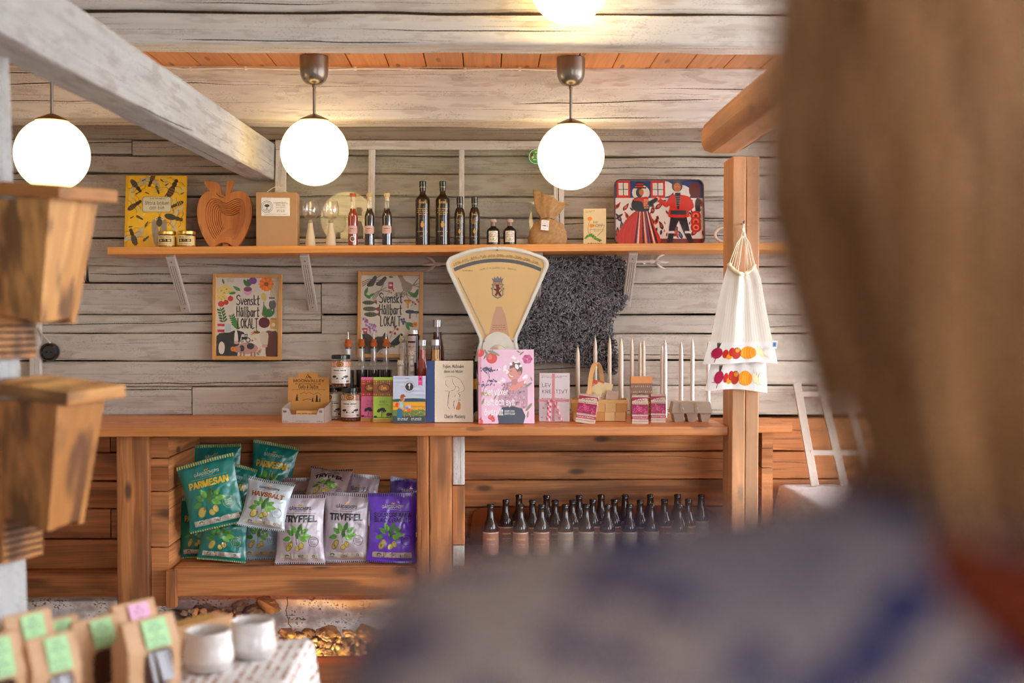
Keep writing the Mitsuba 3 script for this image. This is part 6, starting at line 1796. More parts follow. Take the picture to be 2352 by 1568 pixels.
band = Polygon([arcpt(Rr(594), a) for a in np.linspace(-24.6, 24.6, 40)] + [arcpt(Rr(602), a) for a in np.linspace(24.6, -24.6, 40)]).intersection(innerp.buffer(-.003))
pr.shape(innerp.intersection(Polygon([arcpt(Rr(590), a) for a in np.linspace(-30, 30, 30)] + [arcpt(Rr(640), a) for a in np.linspace(30, -30, 30)]).buffer(0)).difference(band), '#d8b47a')
pr.shape(band, '#55565c')
for k in range(61):
    a = -23.6 + 47.2 * k / 60
    L = (2.6 if k % 6 == 0 else 1.2) * s
    pr.line([arcpt(Rr(594), a), arcpt(Rr(594) + L, a)], .5 * s, '#6b5330')
for k in range(10):
    a = -22 + 44 * k / 9.4
    p = arcpt(Rr(590.5), a)
    pr.text(str(1000 - 100 * k), p[0], p[1], 6.2 * s, '#5f4624', rot=-a, sx=.85)
    if k < 10:
        p = arcpt(Rr(591), a + 2.35)
        pr.text(str(950 - 100 * k), p[0], p[1], 3.8 * s, '#8a6a3a', rot=-a - 2, sx=.85)
tt_ = 'LINDELLS VÅGFABRIKS A.B. JÖNKÖPING'
pp = [arcpt(Rr(617), -10.5 + 21.5 * k / (len(tt_) - 1)) for k in range(len(tt_))]
for k, ch in enumerate(tt_):
    if ch != ' ':
        pr.text(ch, pp[k][0], pp[k][1], 3.4 * s, '#6a5430', rot=10.5 - 21.5 * k / (len(tt_) - 1), sx=.8)
pr.small(*sorted([sp(1062, 620)[0], sp(1086, 620)[0]]), sp(1062, 622)[1], 2 * s, '#7a6038', 2)
# the crest: crown, shield and lion
c = np.array(sp(1143, 664))
S5 = lambda *pts: [(c[0] + a * s, c[1] + b * s) for a, b in pts]
pr.poly(S5((-14, 12), (-12, 4), (-16, 2), (-13, -3), (-13, -13), (-8, -18), (0, -22), (8, -18), (13, -13), (13, -3), (16, 2), (12, 4), (14, 12)), '#7d7668')
pr.poly(S5((-11, 9), (-11, -12), (-6, -16), (0, -19), (6, -16), (11, -12), (11, 9)), '#c9a878')
pr.poly(S5((-5, 10), (2, 11), (4, 5), (6, 1), (3, -4), (6, -9), (8, -15), (3, -15), (1, -10), (-2, -15), (-7, -14), (-4, -9), (-4, -4), (-9, -1), (-8, 2), (-3, 1), (-4, 5)), '#6b2320', 3)
pr.line(S5((5, -6), (9, -3), (7, 3), (9, 7)), 1.4 * s, '#6b2320', 3); pr.line(S5((-9, 3), (-9, 9)), 1.2 * s, '#6b2320')
pr.rect(c[0] - 11 * s, c[1] + 13 * s, c[0] + 11 * s, c[1] + 17 * s, '#7c2c26'); pr.rect(c[0] - 11 * s, c[1] + 14.2 * s, c[0] + 11 * s, c[1] + 15.6 * s, '#c9a878')
pr.poly(S5((-10, 17), (-14, 26), (-9, 23), (-7, 29), (-4, 24), (0, 30), (4, 24), (7, 29), (9, 23), (14, 26), (10, 17)), '#6f6f70')
pr.poly([sp(1122, 772), sp(1134, 720), sp(1140, 704), (sp(1152, 704)), sp(1160, 722), sp(1170, 772)], '#c49a7c')
for k in range(3):
    pr.small(*sorted([sp(1130, 0)[0], sp(1161, 0)[0]]), sp(0, 748 + 5 * k)[1], 2.2 * s, '#a0664e', k)
add_print(t + '__dial', pr, lambda p, l: np.c_[p, .0008 + l], 'paper', M=Msc)
# pointer at the left edge of the dial, hub, glass, screws
a = -24.3
pa, pb = arcpt(Rr(618), a), arcpt(Rr(770), -13.5)
add(t + '__pointer', bar((*pa, .0025), (*sp(1119, 775), .0025), .0035, .0012, .0003, up=(0, 0, 1)), 'metal', col=(.35, .32, .28), M=Msc)
hub = Polygon([sp(1143 + 34 * math.cos(g), 796 - 34 * math.sin(g)) for g in np.linspace(0, PI, 30)] + [sp(1105, 832), sp(1181, 832)])
add(t + '__hub_plate', extrude(hub, .012), 'satin', col='#d3cdc0', M=Msc)
dome = lathe([(0, .014), (.012, .013), (.024, .009), (.034, .002), (.036, 0), (0, 0)], 36)
add(t + '__hub_dome', dome, 'satin', col='#c9c3b6', smooth=True, M=Msc @ T4((*sp(1143, 812), .0115)))
g_ = innerp.buffer(-.0005)
add(t + '__glass', trimesh.creation.extrude_polygon(g_, .001, engine='earcut').submesh([np.where(trimesh.creation.extrude_polygon(g_, .001, engine='earcut').face_normals[:, 2] > .9)[0]], append=True), 'clear_glass', M=Msc @ T4((0, 0, .0042)))
for px, py in ((1143, 568), (1112, 783), (1178, 783), (1143, 574.5)):
    add(t + '__screw', sphere(2.2 * s, 2, (1, 1, .6)), 'metal', col=(.3, .28, .26), smooth=True, M=Msc @ T4((*sp(px, py), .0125 if py > 700 else .0075)))
add(t + '__column', cbox(.16, .09, .24, .02), 'satin', col='#b5aea2', M=T4(Mo + [0, .055, .02]))
add(t + '__base', cbox(.19, .15, .03, .008), 'satin', col='#a9a296', M=T4(Mo + [0, .085, 0]))

# ------------------------------------------------------------------ basket, packs, boxes, candles
t = thing('chip_basket', 'pale woven wood chip basket with an arched handle holding packs', 'basket')
ob = on_counter(1375, 968)
s = mpp(ob[1])
w, d, h = 128 * s, .125, 50 * s
M = T4((at(1380, 968, ob[1])[0], ob[1] + d / 2 + .002, CT), rz=-5)
bcol = ['#d9ab6c', '#e6c48c', '#c98f4c', '#dcb478']
k = 0
add(t + '__floor', cbox(w * .9, d * .9, .002, .0005), 'satin', col='#c99c5c', M=M @ T4((0, 0, .001)))
for side in range(4):
    W = w if side % 2 == 0 else d
    off = (d if side % 2 == 0 else w) / 2
    n = 5 if side % 2 == 0 else 4
    Ms = M @ T4((0, 0, 0), rz=90 * side)
    for i in range(n):
        for j in range(2):
            out = (i + j) % 2 == 0
            cw = W / n
            tap = .94 if j == 0 else 1.0
            m = cbox(cw * .98 * tap, .0018, h * .42, .0006)
            add(t + '__splint', m, 'satin', col=bcol[(i * 3 + j * 2 + side) % 4], M=Ms @ T4(((-W / 2 + cw * (i + .5)) * tap, -off * (.955 if j == 0 else .985) - (.0018 if out else 0), .002 + j * h * .42), rx=4))
    add(t + '__rim_band', cbox(W * 1.01, .0035, h * .16, .0008), 'satin', col='#d8a864', M=Ms @ T4((0, -off * 1.0 - .0012, h * .84)))
hp = [(M @ np.array([.0 + .0 * u, -d * .0, 0, 1]))[:3] for u in (0,)]
n = 28
u = np.linspace(0, PI, n)
# the handle spans the short way, seen almost end on
hx, hyy, hz = -.012 + .028 * np.cos(u) * -1, -.5 * d * np.cos(u), h * .55 + (106 * s + .0 * u) * np.sin(u) ** .75
wd = .018
A = np.c_[hx, hyy, hz]
V = np.vstack([A + [wd / 2, 0, 0], A - [wd / 2, 0, 0], A + [wd / 2, 0, .002], A + [-wd / 2, 0, .002]])
i = np.arange(n - 1)
q = lambda x, y: np.stack([x * n + i, x * n + i + 1, y * n + i + 1, y * n + i], 1)
add(t + '__handle', (V, np.vstack([q(0, 1), q(3, 2), q(2, 0), q(1, 3)])), 'satin', col='#dcae74', M=M)


def pack(name, label, cat_, M, w, d, h, col, draw, bsdf='satin', group=None, body='box'):
    t = thing(name, label, cat_, group)
    add(t + '__' + body, cbox(w, d, h, .001), bsdf, col=col, M=M)
    pr = Print()
    draw(pr, w, h)
    add_print(t + '__' + body + '__print', pr, onto(w, d), bsdf, M=M)
    return t


def cracker(pr, w, h):
    pr.rect(0, 0, w, h, '#e6d09a'); pr.poly([(0, h), (w * .5, h), (w * .3, h * .84), (0, h * .74)], '#c9502c', 2); pr.line([(w * .06, h * .84), (w * .14, h * .9), (w * .2, h * .84), (w * .3, h * .9), (w * .38, h * .87)], w * .025, '#f0e0b0', 3)
    pr.text('OPPELLI', w * .5, h * .55, h * .1, '#7d4a2a', width=w * .74, rot=0); pr.small(w * .15, w * .85, h * .48, h * .03, '#8a6a3c', 1); pr.ell(w * .6, h * .2, w * .36, h * .22, '#3a1c16'); pr.ell(w * .42, h * .32, w * .1, h * .07, '#2f8a5c')
    for k in range(8):
        pr.ell(w * (.4 + .06 * k), h * (.16 + .05 * (k % 3)), w * .06, h * .035, ('#8a3a2c', '#5a2018')[k % 2])


pack('cracker_pack', 'cream cracker pack tilted left in the chip basket', 'package', M @ T4((-.052, -.026, .035), ry=22), .062, .016, .13, '#e2cb94', cracker, group='cracker packs')
pack('cracker_pack', 'cream cracker pack behind the basket handle', 'package', M @ T4((-.008, .016, .03), ry=14, rx=-4), .07, .016, .125, '#e2cb94', cracker, group='cracker packs')


def stripes(pr, w, h):
    pr.rect(0, 0, w, h, '#c5a58c')
    for k in range(15):
        pr.rect(w * (k + .2) / 15, 0, w * (k + .5) / 15, h * .22, '#9a6a5c'); pr.rect(w * (k + .2) / 15, h * .75, w * (k + .5) / 15, h, '#9a6a5c')
    pr.rect(w * .05, h * .24, w * .95, h * .73, '#bf9f86'); pr.small(w * .25, w * .8, h * .55, h * .03, '#6a4a3c', 1); pr.small(w * .2, w * .85, h * .48, h * .03, '#6a4a3c', 2); pr.ell(w * .5, h * .32, w * .12, h * .04, '#3a6a34', rot=20)


pack('tea_bag_pack', 'small striped brown paper pack with a green leaf in the chip basket', 'package', M @ T4((.04, -.02, .035), ry=10, rx=-8), .048, .02, .085, '#bf9f86', stripes)


def raspberry(pr, w, h):
    pr.rect(0, 0, w, h, '#d9c5b4'); pr.rect(0, h * .8, w, h * .93, '#a02c50'); pr.poly([(w * .12, h * .74), (w * .2, h * .84), (w * .85, h * .9), (w * .95, h * .86), (w * .9, h * .78)], '#d9c5b4', 2); pr.line([(w * .24, h * .79), (w * .32, h * .86), (w * .36, h * .78), (w * .45, h * .84), (w * .52, h * .79), (w * .6, h * .86), (w * .68, h * .8), (w * .8, h * .85)], w * .025, '#a02c50', 3)
    for y in (.97, .71, .3, .08):
        pr.rect(0, h * y, w, h * (y + .015), '#8a7468')
    pr.rect(0, h * .33, w, h * .68, '#9c2a54')
    r = np.random.default_rng(8)
    for k in range(26):
        x, y = w * (.08 + .84 * r.random()), h * (.36 + .29 * r.random())
        rr_ = w * .085
        pr.ell(x, y, rr_, rr_, ('#b43a68', '#c4527c', '#a03058')[k % 3], n=3)
        pr.ell(x - rr_ * .3, y + rr_ * .3, rr_ * .35, rr_ * .3, '#d880a0', n=2)
    pr.rect(0, h * .16, w, h * .26, '#b03058'); pr.text('BONBONS DE FRAMBOISE', w * .5, h * .185, h * .05, '#f0dce0', width=w * .9, bold=True)


for n, (x0, x1, y0, y1, rz, ry, lab) in enumerate(((1322, 1366, 906, 973, -14, -7, 'tilted raspberry sweets box leaning against the chip basket'), (1453, 1490, 908, 974, -10, 0, 'front raspberry sweets box below the orange chocolate box'),
                                                     (1496, 1530, 906, 971, -8, 0, 'raspberry sweets box next to the egg carton'))):
    o = on_counter((x0 + x1) / 2, y1 - 1)
    s = mpp(o[1])
    w, h, d = (x1 - x0) * s, (y1 - y0) * s, .024
    Mx = T4(o + [0, d / 2 + (.0 if n else -.012), .0], rz=rz, ry=ry * -1, rx=-9 if n == 0 else 0)
    k = pack('sweets_box', lab, 'box', Mx, w, d, h, '#e3d6cc', raspberry, group='raspberry sweets boxes')
    pr = Print()
    for y in (.8, .17):
        pr.rect(0, h * y, d, h * (y + .1), '#a02c50')
    pr.rect(0, h * .33, d, h * .66, '#c894a8')
    add_print(k + '__side_print', pr, lambda p, l, w=w, d=d: np.c_[w / 2 + l, p[:, 0] - d / 2, p[:, 1]], 'satin', M=Mx)


def orange_box(pr, w, h):
    pr.rect(0, 0, w, h, '#7d4518'); pr.rect(0, h * .84, w, h, '#e88f1c')
    for row in range(7):
        for k in range(11):
            x, y = w * (k + .5) / 11, h * (.8 - row * .125)
            pr.poly([(x - w * .035, y - h * .045), (x, y), (x + w * .035, y - h * .045)], ('#d99a34', '#b8742a', '#c9b060')[(row + k) % 3])
    pr.ell(w * .48, h * .47, w * .32, h * .16, '#3c1c0c'); pr.ell(w * .48, h * .47, w * .27, h * .125, '#8a4a12'); pr.hand('Zam', w * .48, h * .42, h * .12, '#f0b040', w=.16, sx=.9)


o = on_counter(1475, 966)
s = mpp(o[1])
pack('chocolate_box', 'orange and brown patterned chocolate box standing behind the raspberry boxes', 'box', T4(o + [0, .016, 0], rx=-4), 49 * s, .012, 102 * s, '#8a4c1c', orange_box)

# candles
cand = [(1327, 790, 958, 10.5), (1367, 768, 957, 9.5), (1400, 769, 957, 9.5), (1426, 769, 960, 12), (1451, 769, 956, 9), (1469.5, 780, 955, 8.5), (1478, 774, 958, 9.5), (1520.5, 786, 955, 9.5), (1527.5, 773, 959, 10), (1564, 779, 957, 10.5), (1590, 772, 959, 10), (1627, 776, 956, 10)]
clab = ['short cream taper candle standing at the far left, before the dark sheepskin', 'cream taper candle rising behind the basket handle', 'cream taper candle just right of the basket handle', 'thick cream taper candle at the right edge of the sheepskin', 'cream taper candle left of the orange chocolate box',
        'thin cream taper candle, left one of the close pair above the orange chocolate box', 'cream taper candle, right one of the close pair above the orange chocolate box', 'cream taper candle, left one of the close pair above the raspberry box', 'white taper candle, right one of the close pair above the raspberry box',
        'white taper candle in the egg carton, left one', 'white taper candle in the middle of the egg carton', 'white taper candle in the egg carton, its top hidden by the net bags']
for (px, y0, y1, wp), lab in zip(cand, clab):
    o = on_counter(px, y1)
    s = mpp(o[1])
    H, R = (y1 - y0) * s, wp * s / 2
    t = thing('taper_candle', lab, 'candle', 'taper candles')
    dark = px > 1515
    col = '#f8f4f0' if dark else '#f0e4d2'
    zb = .03 if px > 1540 else 0
    add(t + '__wax', lathe([(0, zb), (R * .95, zb), (R, zb + .01), (R * .99, H * .78), (R * .82, H * .88), (R * .5, H * .94), (R * .2, H * .965), (0, H * .97)], 20), 'satin', col=col, smooth=40, M=T4(o))
    add(t + '__wick', tube([(0, 0, H * .955), (.0004, 0, H * .985), (.001, 0, H)], .0011, 6), 'matte', col='#e9e0d4', M=T4(o))

# egg carton used as a candle stand
t = thing('egg_carton', 'grey cardboard egg carton holding white candles, beside the brown post', 'egg carton')
o = on_counter(1590, 969)
s = mpp(o[1])
w, d = 98 * s, .09
M = T4((o[0], o[1] + d / 2, CT))
cc = '#b3a493'


def frustum(x, y, z0, z1, a0, a1, b0, b1):
    return hull([(x + i * a0 / 2, y + j * b0 / 2, z0) for i in (-1, 1) for j in (-1, 1)] + [(x + i * a1 / 2, y + j * b1 / 2, z1) for i in (-1, 1) for j in (-1, 1)])


for i in range(3):
    for j in range(2):
        add(t + '__cup', frustum((i - 1) * w / 3.15, (j - .5) * d / 2.1, 0, 20 * s, .026, .045, .026, .043), 'matte', col=cc, M=M)
add(t + '__flange', cbox(w, d + .006, .0028, .001), 'matte', col='#a89988', M=M @ T4((0, 0, 20 * s)))
add(t + '__lid', frustum(0, 0, 20 * s + .002, 46 * s, w * .97, w * .86, d, d * .78), 'matte', col=cc, M=M)
for i in (-.5, .18):
    add(t + '__lid_rib', bar((i * w * .5, -d * .5, 22 * s), (i * w * .5 - .002, -d * .395, 44 * s), .012, .006, .002), 'matte', col='#a6977f', M=M)
    add(t + '__latch', sphere(.0055, 2, (1, .6, 1.2), (i * w * .5 + .004, -d * .485, 30 * s)), 'matte', col='#c6b8a6', smooth=True, M=M)

# ------------------------------------------------------------------ net bags hanging on the post
def cloth_bag(name, label, top_pts, M0, Y, seed, zmax):
    pass


def drape(t, key, rows, Y, seed, bsdf, colf, nx=48, thick=.02, amp=.006, kind=None):
    """cloth between rows of (py, px left, px right); a closed flat bag that bulges and folds"""
    ys = np.array([r[0] for r in rows], float)
    tt = np.linspace(0, 1, 44)
    yy = ys[0] + (ys[-1] - ys[0]) * tt
    xl, xr = np.interp(yy, ys, [r[1] for r in rows]), np.interp(yy, ys, [r[2] for r in rows])
    u = np.linspace(0, 1, nx)
    front = np.zeros((len(tt), nx, 3)); back = front.copy()
    for k in range(len(tt)):
        sag = rows[0][3] if len(rows[0]) > 3 else 0
        for j in range(nx):
            dip = sag * math.sin(PI * u[j]) ** .8 * (1 - tt[k]) ** 1.5
            hem = 3.5 * math.sin(u[j] * 5 + seed) * tt[k] ** 2 + 4 * (u[j] - .5) * tt[k]
            p = at(xl[k] + (xr[k] - xl[k]) * u[j], yy[k] + dip + hem, Y)
            fold = amp * (math.sin(u[j] * 11 + seed + 1.5 * tt[k]) + .7 * math.sin(u[j] * 23 + 2 * seed)) * (1 - .55 * tt[k]) + amp * 1.5 * math.sin(u[j] * 6 + 2 + seed)
            b = thick * math.sin(PI * u[j]) ** .6 * (.35 + .65 * tt[k])
            front[k, j] = p + [0, -b / 2 + fold * math.sin(PI * u[j]), 0]
            back[k, j] = p + [0, b / 2 + fold * math.sin(PI * u[j]) + .0015, 0]
    n = len(tt) * nx
    ii, jj = np.meshgrid(np.arange(len(tt) - 1), np.arange(nx - 1), indexing='ij')
    q = np.stack([ii * nx + jj, ii * nx + jj + 1, (ii + 1) * nx + jj + 1, (ii + 1) * nx + jj], -1).reshape(-1, 4)
    V = np.vstack([front.reshape(-1, 3), back.reshape(-1, 3)])
    U = np.tile(np.stack(np.meshgrid(tt, u, indexing='ij'), -1).reshape(-1, 2), (2, 1))
    add(key, (V, np.vstack([q[:, ::-1], q + n])), bsdf, col=colf(U, V), smooth=True)
    return front, yy, u


def hem_print(t, front, t0, seed, mirror=1.0, shift=0.0):
    pr = Print()
    items = [('stem', .15, .5), ('beet', .15, .5), ('t', .27, .47), ('o', .33, .42), ('t', .355, .55), ('apple', .43, .47), ('pump', .60, .47), ('pale', .75, .5), ('pale', .80, .44), ('garlic', .88, .52)]
    for kind, x, y in items:
        x += shift
        if kind == 'stem':
            for k in (-1, 0, 1):
                pr.line([(x, y + .15), (x + k * .022, y + .47)], .016, '#3f3a2c')
        elif kind == 'beet':
            pr.ell(x, y, .078, .25, '#a01c40'); pr.line([(x, y - .2), (x - .01, y - .42)], .008, '#7a1c34')
        elif kind == 't':
            pr.ell(x, y, .042, .2, '#b8281e')
        elif kind == 'o':
            pr.ell(x, y - .08, .04, .14, '#d98a1c')
        elif kind == 'apple':
            pr.ell(x, y, .068, .28, '#a83222'); pr.ell(x + .01, y + .14, .035, .11, '#c9862c'); pr.line([(x, y + .18), (x + .02, y + .28)], .006, '#5a4a2a')
        elif kind == 'pump':
            for k in range(9):
                pr.ell(x + (k - 4) * .019, y + .0, .034, .31 - .006 * (k - 4) ** 2, ('#e8861c', '#f09a30')[k % 2])
        elif kind == 'pale':
            pr.ell(x, y, .028, .2, '#e6d9a4', rot=5); pr.line([(x + .01, y + .1), (x - .02, y + .34)], .008, '#cfc8a0')
        else:
            pr.ell(x, y, .06, .26, '#ddd6cc')
    pr.small(.08, .13, .3, .05, '#c06a7a', 3)
    T_, U_ = front.shape[0] - 1, front.shape[1] - 1

    def fn(p, l):
        a = np.clip((1 - (1 - t0) * p[:, 1]), 0, 1) * T_
        b = np.clip(p[:, 0], 0, 1) * U_
        i, j = np.minimum(a.astype(int), T_ - 1), np.minimum(b.astype(int), U_ - 1)
        fa, fb = (a - i)[:, None], (b - j)[:, None]
        P = front[i, j] * (1 - fa) * (1 - fb) + front[i + 1, j] * fa * (1 - fb) + front[i, j + 1] * (1 - fa) * fb + front[i + 1, j + 1] * fa * fb
        P[:, 1] -= .0006 + l * 2
        return P
    return pr, fn


knit = lambda U, V, t0: np.where((U[:, :1] < t0), lin('#e6dccf') * (0.86 + .2 * (np.sin(U[:, 1:] * 150) * .5 + .5)), lin('#e9e3de'))
t = thing('net_bag', 'cream knitted net bag with a vegetable print hem, hanging in front on the brown post', 'bag', 'net bags on the post')
Yn = 4.30
fr1, yy, u = drape(t, t + '__bag', [(604, 1673, 1734, 26), (640, 1662, 1748), (700, 1648, 1758), (770, 1634, 1772), (800, 1624, 1780), (834, 1614, 1786)], Yn, 1.0, 'cloth_leaf', lambda U, V: knit(U, V, .77))
pr, fn = hem_print(t, fr1, .78, 1)
add_print(t + '__hem_print', pr, fn, 'matte', sub=.05, lift=.0001)
# gathered drawstring edge and strings up to the knot
edge = [fr1[0, j] + [0, -.004, 0] for j in range(0, 48, 2)]
add(t + '__gathered_edge', tube(edge, [.008 + .0015 * math.sin(k * 2.2) for k in range(len(edge))], 8), 'wool', col='#e6d5b6', smooth=True)
knot = at(1708, 512, 4.335)
for p in (fr1[0, 1], fr1[0, 4], fr1[0, 12], fr1[0, 15], fr1[0, 33], fr1[0, 36], fr1[0, 44], fr1[0, 46]):
    add(t + '__string', tube([p + [0, -.003, 0], (p + knot) / 2 + [0.002, -.002, 0], at(1708, 540, 4.33) + [.004 * (p[0] - knot[0]) / .05, -.004, 0], knot], .0018, 6), 'wool', col='#e6dac4')
add(t + '__knot', cat(sphere(.0075, 2, (1, .9, 1.5), at(1709, 540, 4.328)), sphere(.0055, 2, (1, .9, 1.4), knot), sphere(.006, 2, (1, 1, 1.5), at(1706, 527, 4.33))), 'wool', col='#e6dac4', smooth=True)
m_ = at(1779, 791, Yn - .002)
add(t + '__side_label', cbox(13 * mpp(Yn), .001, 18 * mpp(Yn), .0003, base=False), 'paper', col='#dfe2e4', M=T4(m_, ry=4))
pr = Print(); pr.rect(-.007, -.009, .007, .009, '#7d95b0'); pr.ell(0, 0, .004, .006, '#3f5a8a')
add_print(t + '__side_label__print', pr, lambda p, l: np.c_[p[:, 0], -.0005 - l, p[:, 1]], 'paper', M=T4(m_, ry=4))
t = thing('net_bag', 'cream net bag with a vegetable print hem, hanging lower behind the other bag', 'bag', 'net bags on the post')
fr2, yy, u = drape(t, t + '__bag', [(640, 1675, 1735, 26), (700, 1660, 1745), (770, 1648, 1756), (830, 1634, 1760), (897, 1619, 1763)], Yn + .035, 2.3, 'cloth_leaf', lambda U, V: knit(U, V, .74), thick=.014, amp=.004)
pr, fn = hem_print(t, fr2, .765, 2, shift=.03)
add_print(t + '__hem_print', pr, fn, 'matte', sub=.05, lift=.0001)
kn2 = at(1708, 518, 4.345)
for p in (fr2[0, 2], fr2[0, 45]):
    add(t + '__string', tube([p, (p + kn2) / 2, kn2], .0018, 6), 'wool', col='#e6dac4')
t = thing('wall_peg', 'small nail peg in the brown post that the net bags hang from', 'nail')
add(t + '__shank', tube([knot + [0, .04, -.003], knot + [0, -.008, .002]], .0022, 8), 'metal', col=(.2, .18, .16))
add(t + '__head', sphere(.005, 2, (1, .5, 1), knot + [0, -.009, .002]), 'metal', col=(.2, .18, .16), smooth=True)
# ------------------------------------------------------------------ under the counter
UZ = CT - 0.035
YP = 4.47


def upright(x0, x1, Y, label, k, z0=0.0, depth=.12):
    t = thing('counter_post', label, 'post', None)
    a, b = at(x0, 1150, Y)[0], at(x1, 1150, Y)[0]
    add_beam(t, 'timber', ((a + b) / 2, Y + depth / 2, z0), ((a + b) / 2, Y + depth / 2, UZ - .001), depth, b - a, up=(1, 0, 0), r=.006, wob=.002, seed=k * 3, k=k)


upright(267, 341, YP, 'broad old timber post under the left end of the counter', 70)
upright(957, 985, YP - .004, 'narrow dark timber post under the counter, beside the purple chips bags', 57)
upright(986, 1037, YP, 'broad timber post under the middle of the counter', 74)
# strip with a board end at the right of the middle posts
t = thing('support_strip', 'pale worn wooden strip nailed beside the middle counter post', 'board')
for z0, z1, kk, dx in ((1003, 1113, 42, 0), (1116, 1251, 20, -2), (1253, 1400, 45, 0)):
    a, b = at(1040 + dx, z1, 4.53), at(1067, z0, 4.53)
    add_beam(t + '__piece', 'whitewash' if kk != 20 else 'timber', ((a[0] + b[0]) / 2, 4.55, a[2]), ((a[0] + b[0]) / 2, 4.55, min(b[2], UZ - .002)), .03, b[0] - a[0], up=(1, 0, 0), r=.004, wob=.0015, k=kk)
# left side of the compartment: stacked plank ends
t = thing('side_partition', 'side wall of stacked brown planks left of the green chips bags', 'partition')
xs0, xs1 = at(345, 1150, 4.50)[0], at(404, 1150, 4.50)[0]
for i, (y0, y1) in enumerate(((1003, 1052), (1053, 1128), (1129, 1256), (1257, 1392))):
    za_, zb_ = at(350, y1, 4.50)[2], min(at(350, y0, 4.50)[2], UZ - .002)
    add_beam(t + '__plank', 'timber', ((xs0 + xs1) / 2 - .012, 4.50, (za_ + zb_) / 2), ((xs0 + xs1) / 2 - .012, 4.99, (za_ + zb_) / 2), xs1 - xs0 - .03, zb_ - za_ - .003, r=.005, wob=.002, k=50 + 7 * i, seed=i + 31)
# shelf with a front board
CZS = at(700, 1303, 4.49)[2]
t = thing('lower_shelf', 'low wooden shelf with a deep front board carrying the chips bags', 'shelf')
xa, xb = at(402, 1300, 4.49)[0], at(955, 1300, 4.49)[0] - .006
zb2 = at(700, 1369, 4.48)[2]
add_beam(t + '__front_board', 'timber', (xa, 4.50, (CZS + zb2) / 2), (xb + .005, 4.50, (CZS + zb2) / 2), .035, CZS - zb2, r=.004, wob=.0015, k=56, seed=12)
add_beam(t + '__shelf_board', 'timber', (xa - .01, 4.755, CZS - .018), (xb - .002, 4.755, CZS - .018), .47, .03, r=.003, wob=.001, k=59, seed=14)
la, lb = at(381, 1350, 4.46), at(404, 1350, 4.46)
add_beam(t + '__corner_leg', 'timber', ((la[0] + lb[0]) / 2, 4.475, at(390, 1395, 4.46)[2]), ((la[0] + lb[0]) / 2, 4.475, at(390, 1311, 4.46)[2]), .035, lb[0] - la[0], up=(1, 0, 0), r=.003, wob=.001, k=68, seed=15)
t = thing('lower_shelf', 'low wooden shelf carrying the brown beer bottles', 'shelf')
xc, xd = at(1066, 1300, 4.5)[0], px0 - .01
add_beam(t + '__shelf_board', 'timber', (xc - .02, 4.75, CZS - .018), (xd, 4.75, CZS - .018), .48, .03, r=.003, wob=.001, k=63, seed=16)
add_beam(t + '__front_board', 'timber', (xc - .02, 4.50, CZS - .06), (xd, 4.50, CZS - .06), .03, .1, r=.003, wob=.001, k=65, seed=17)


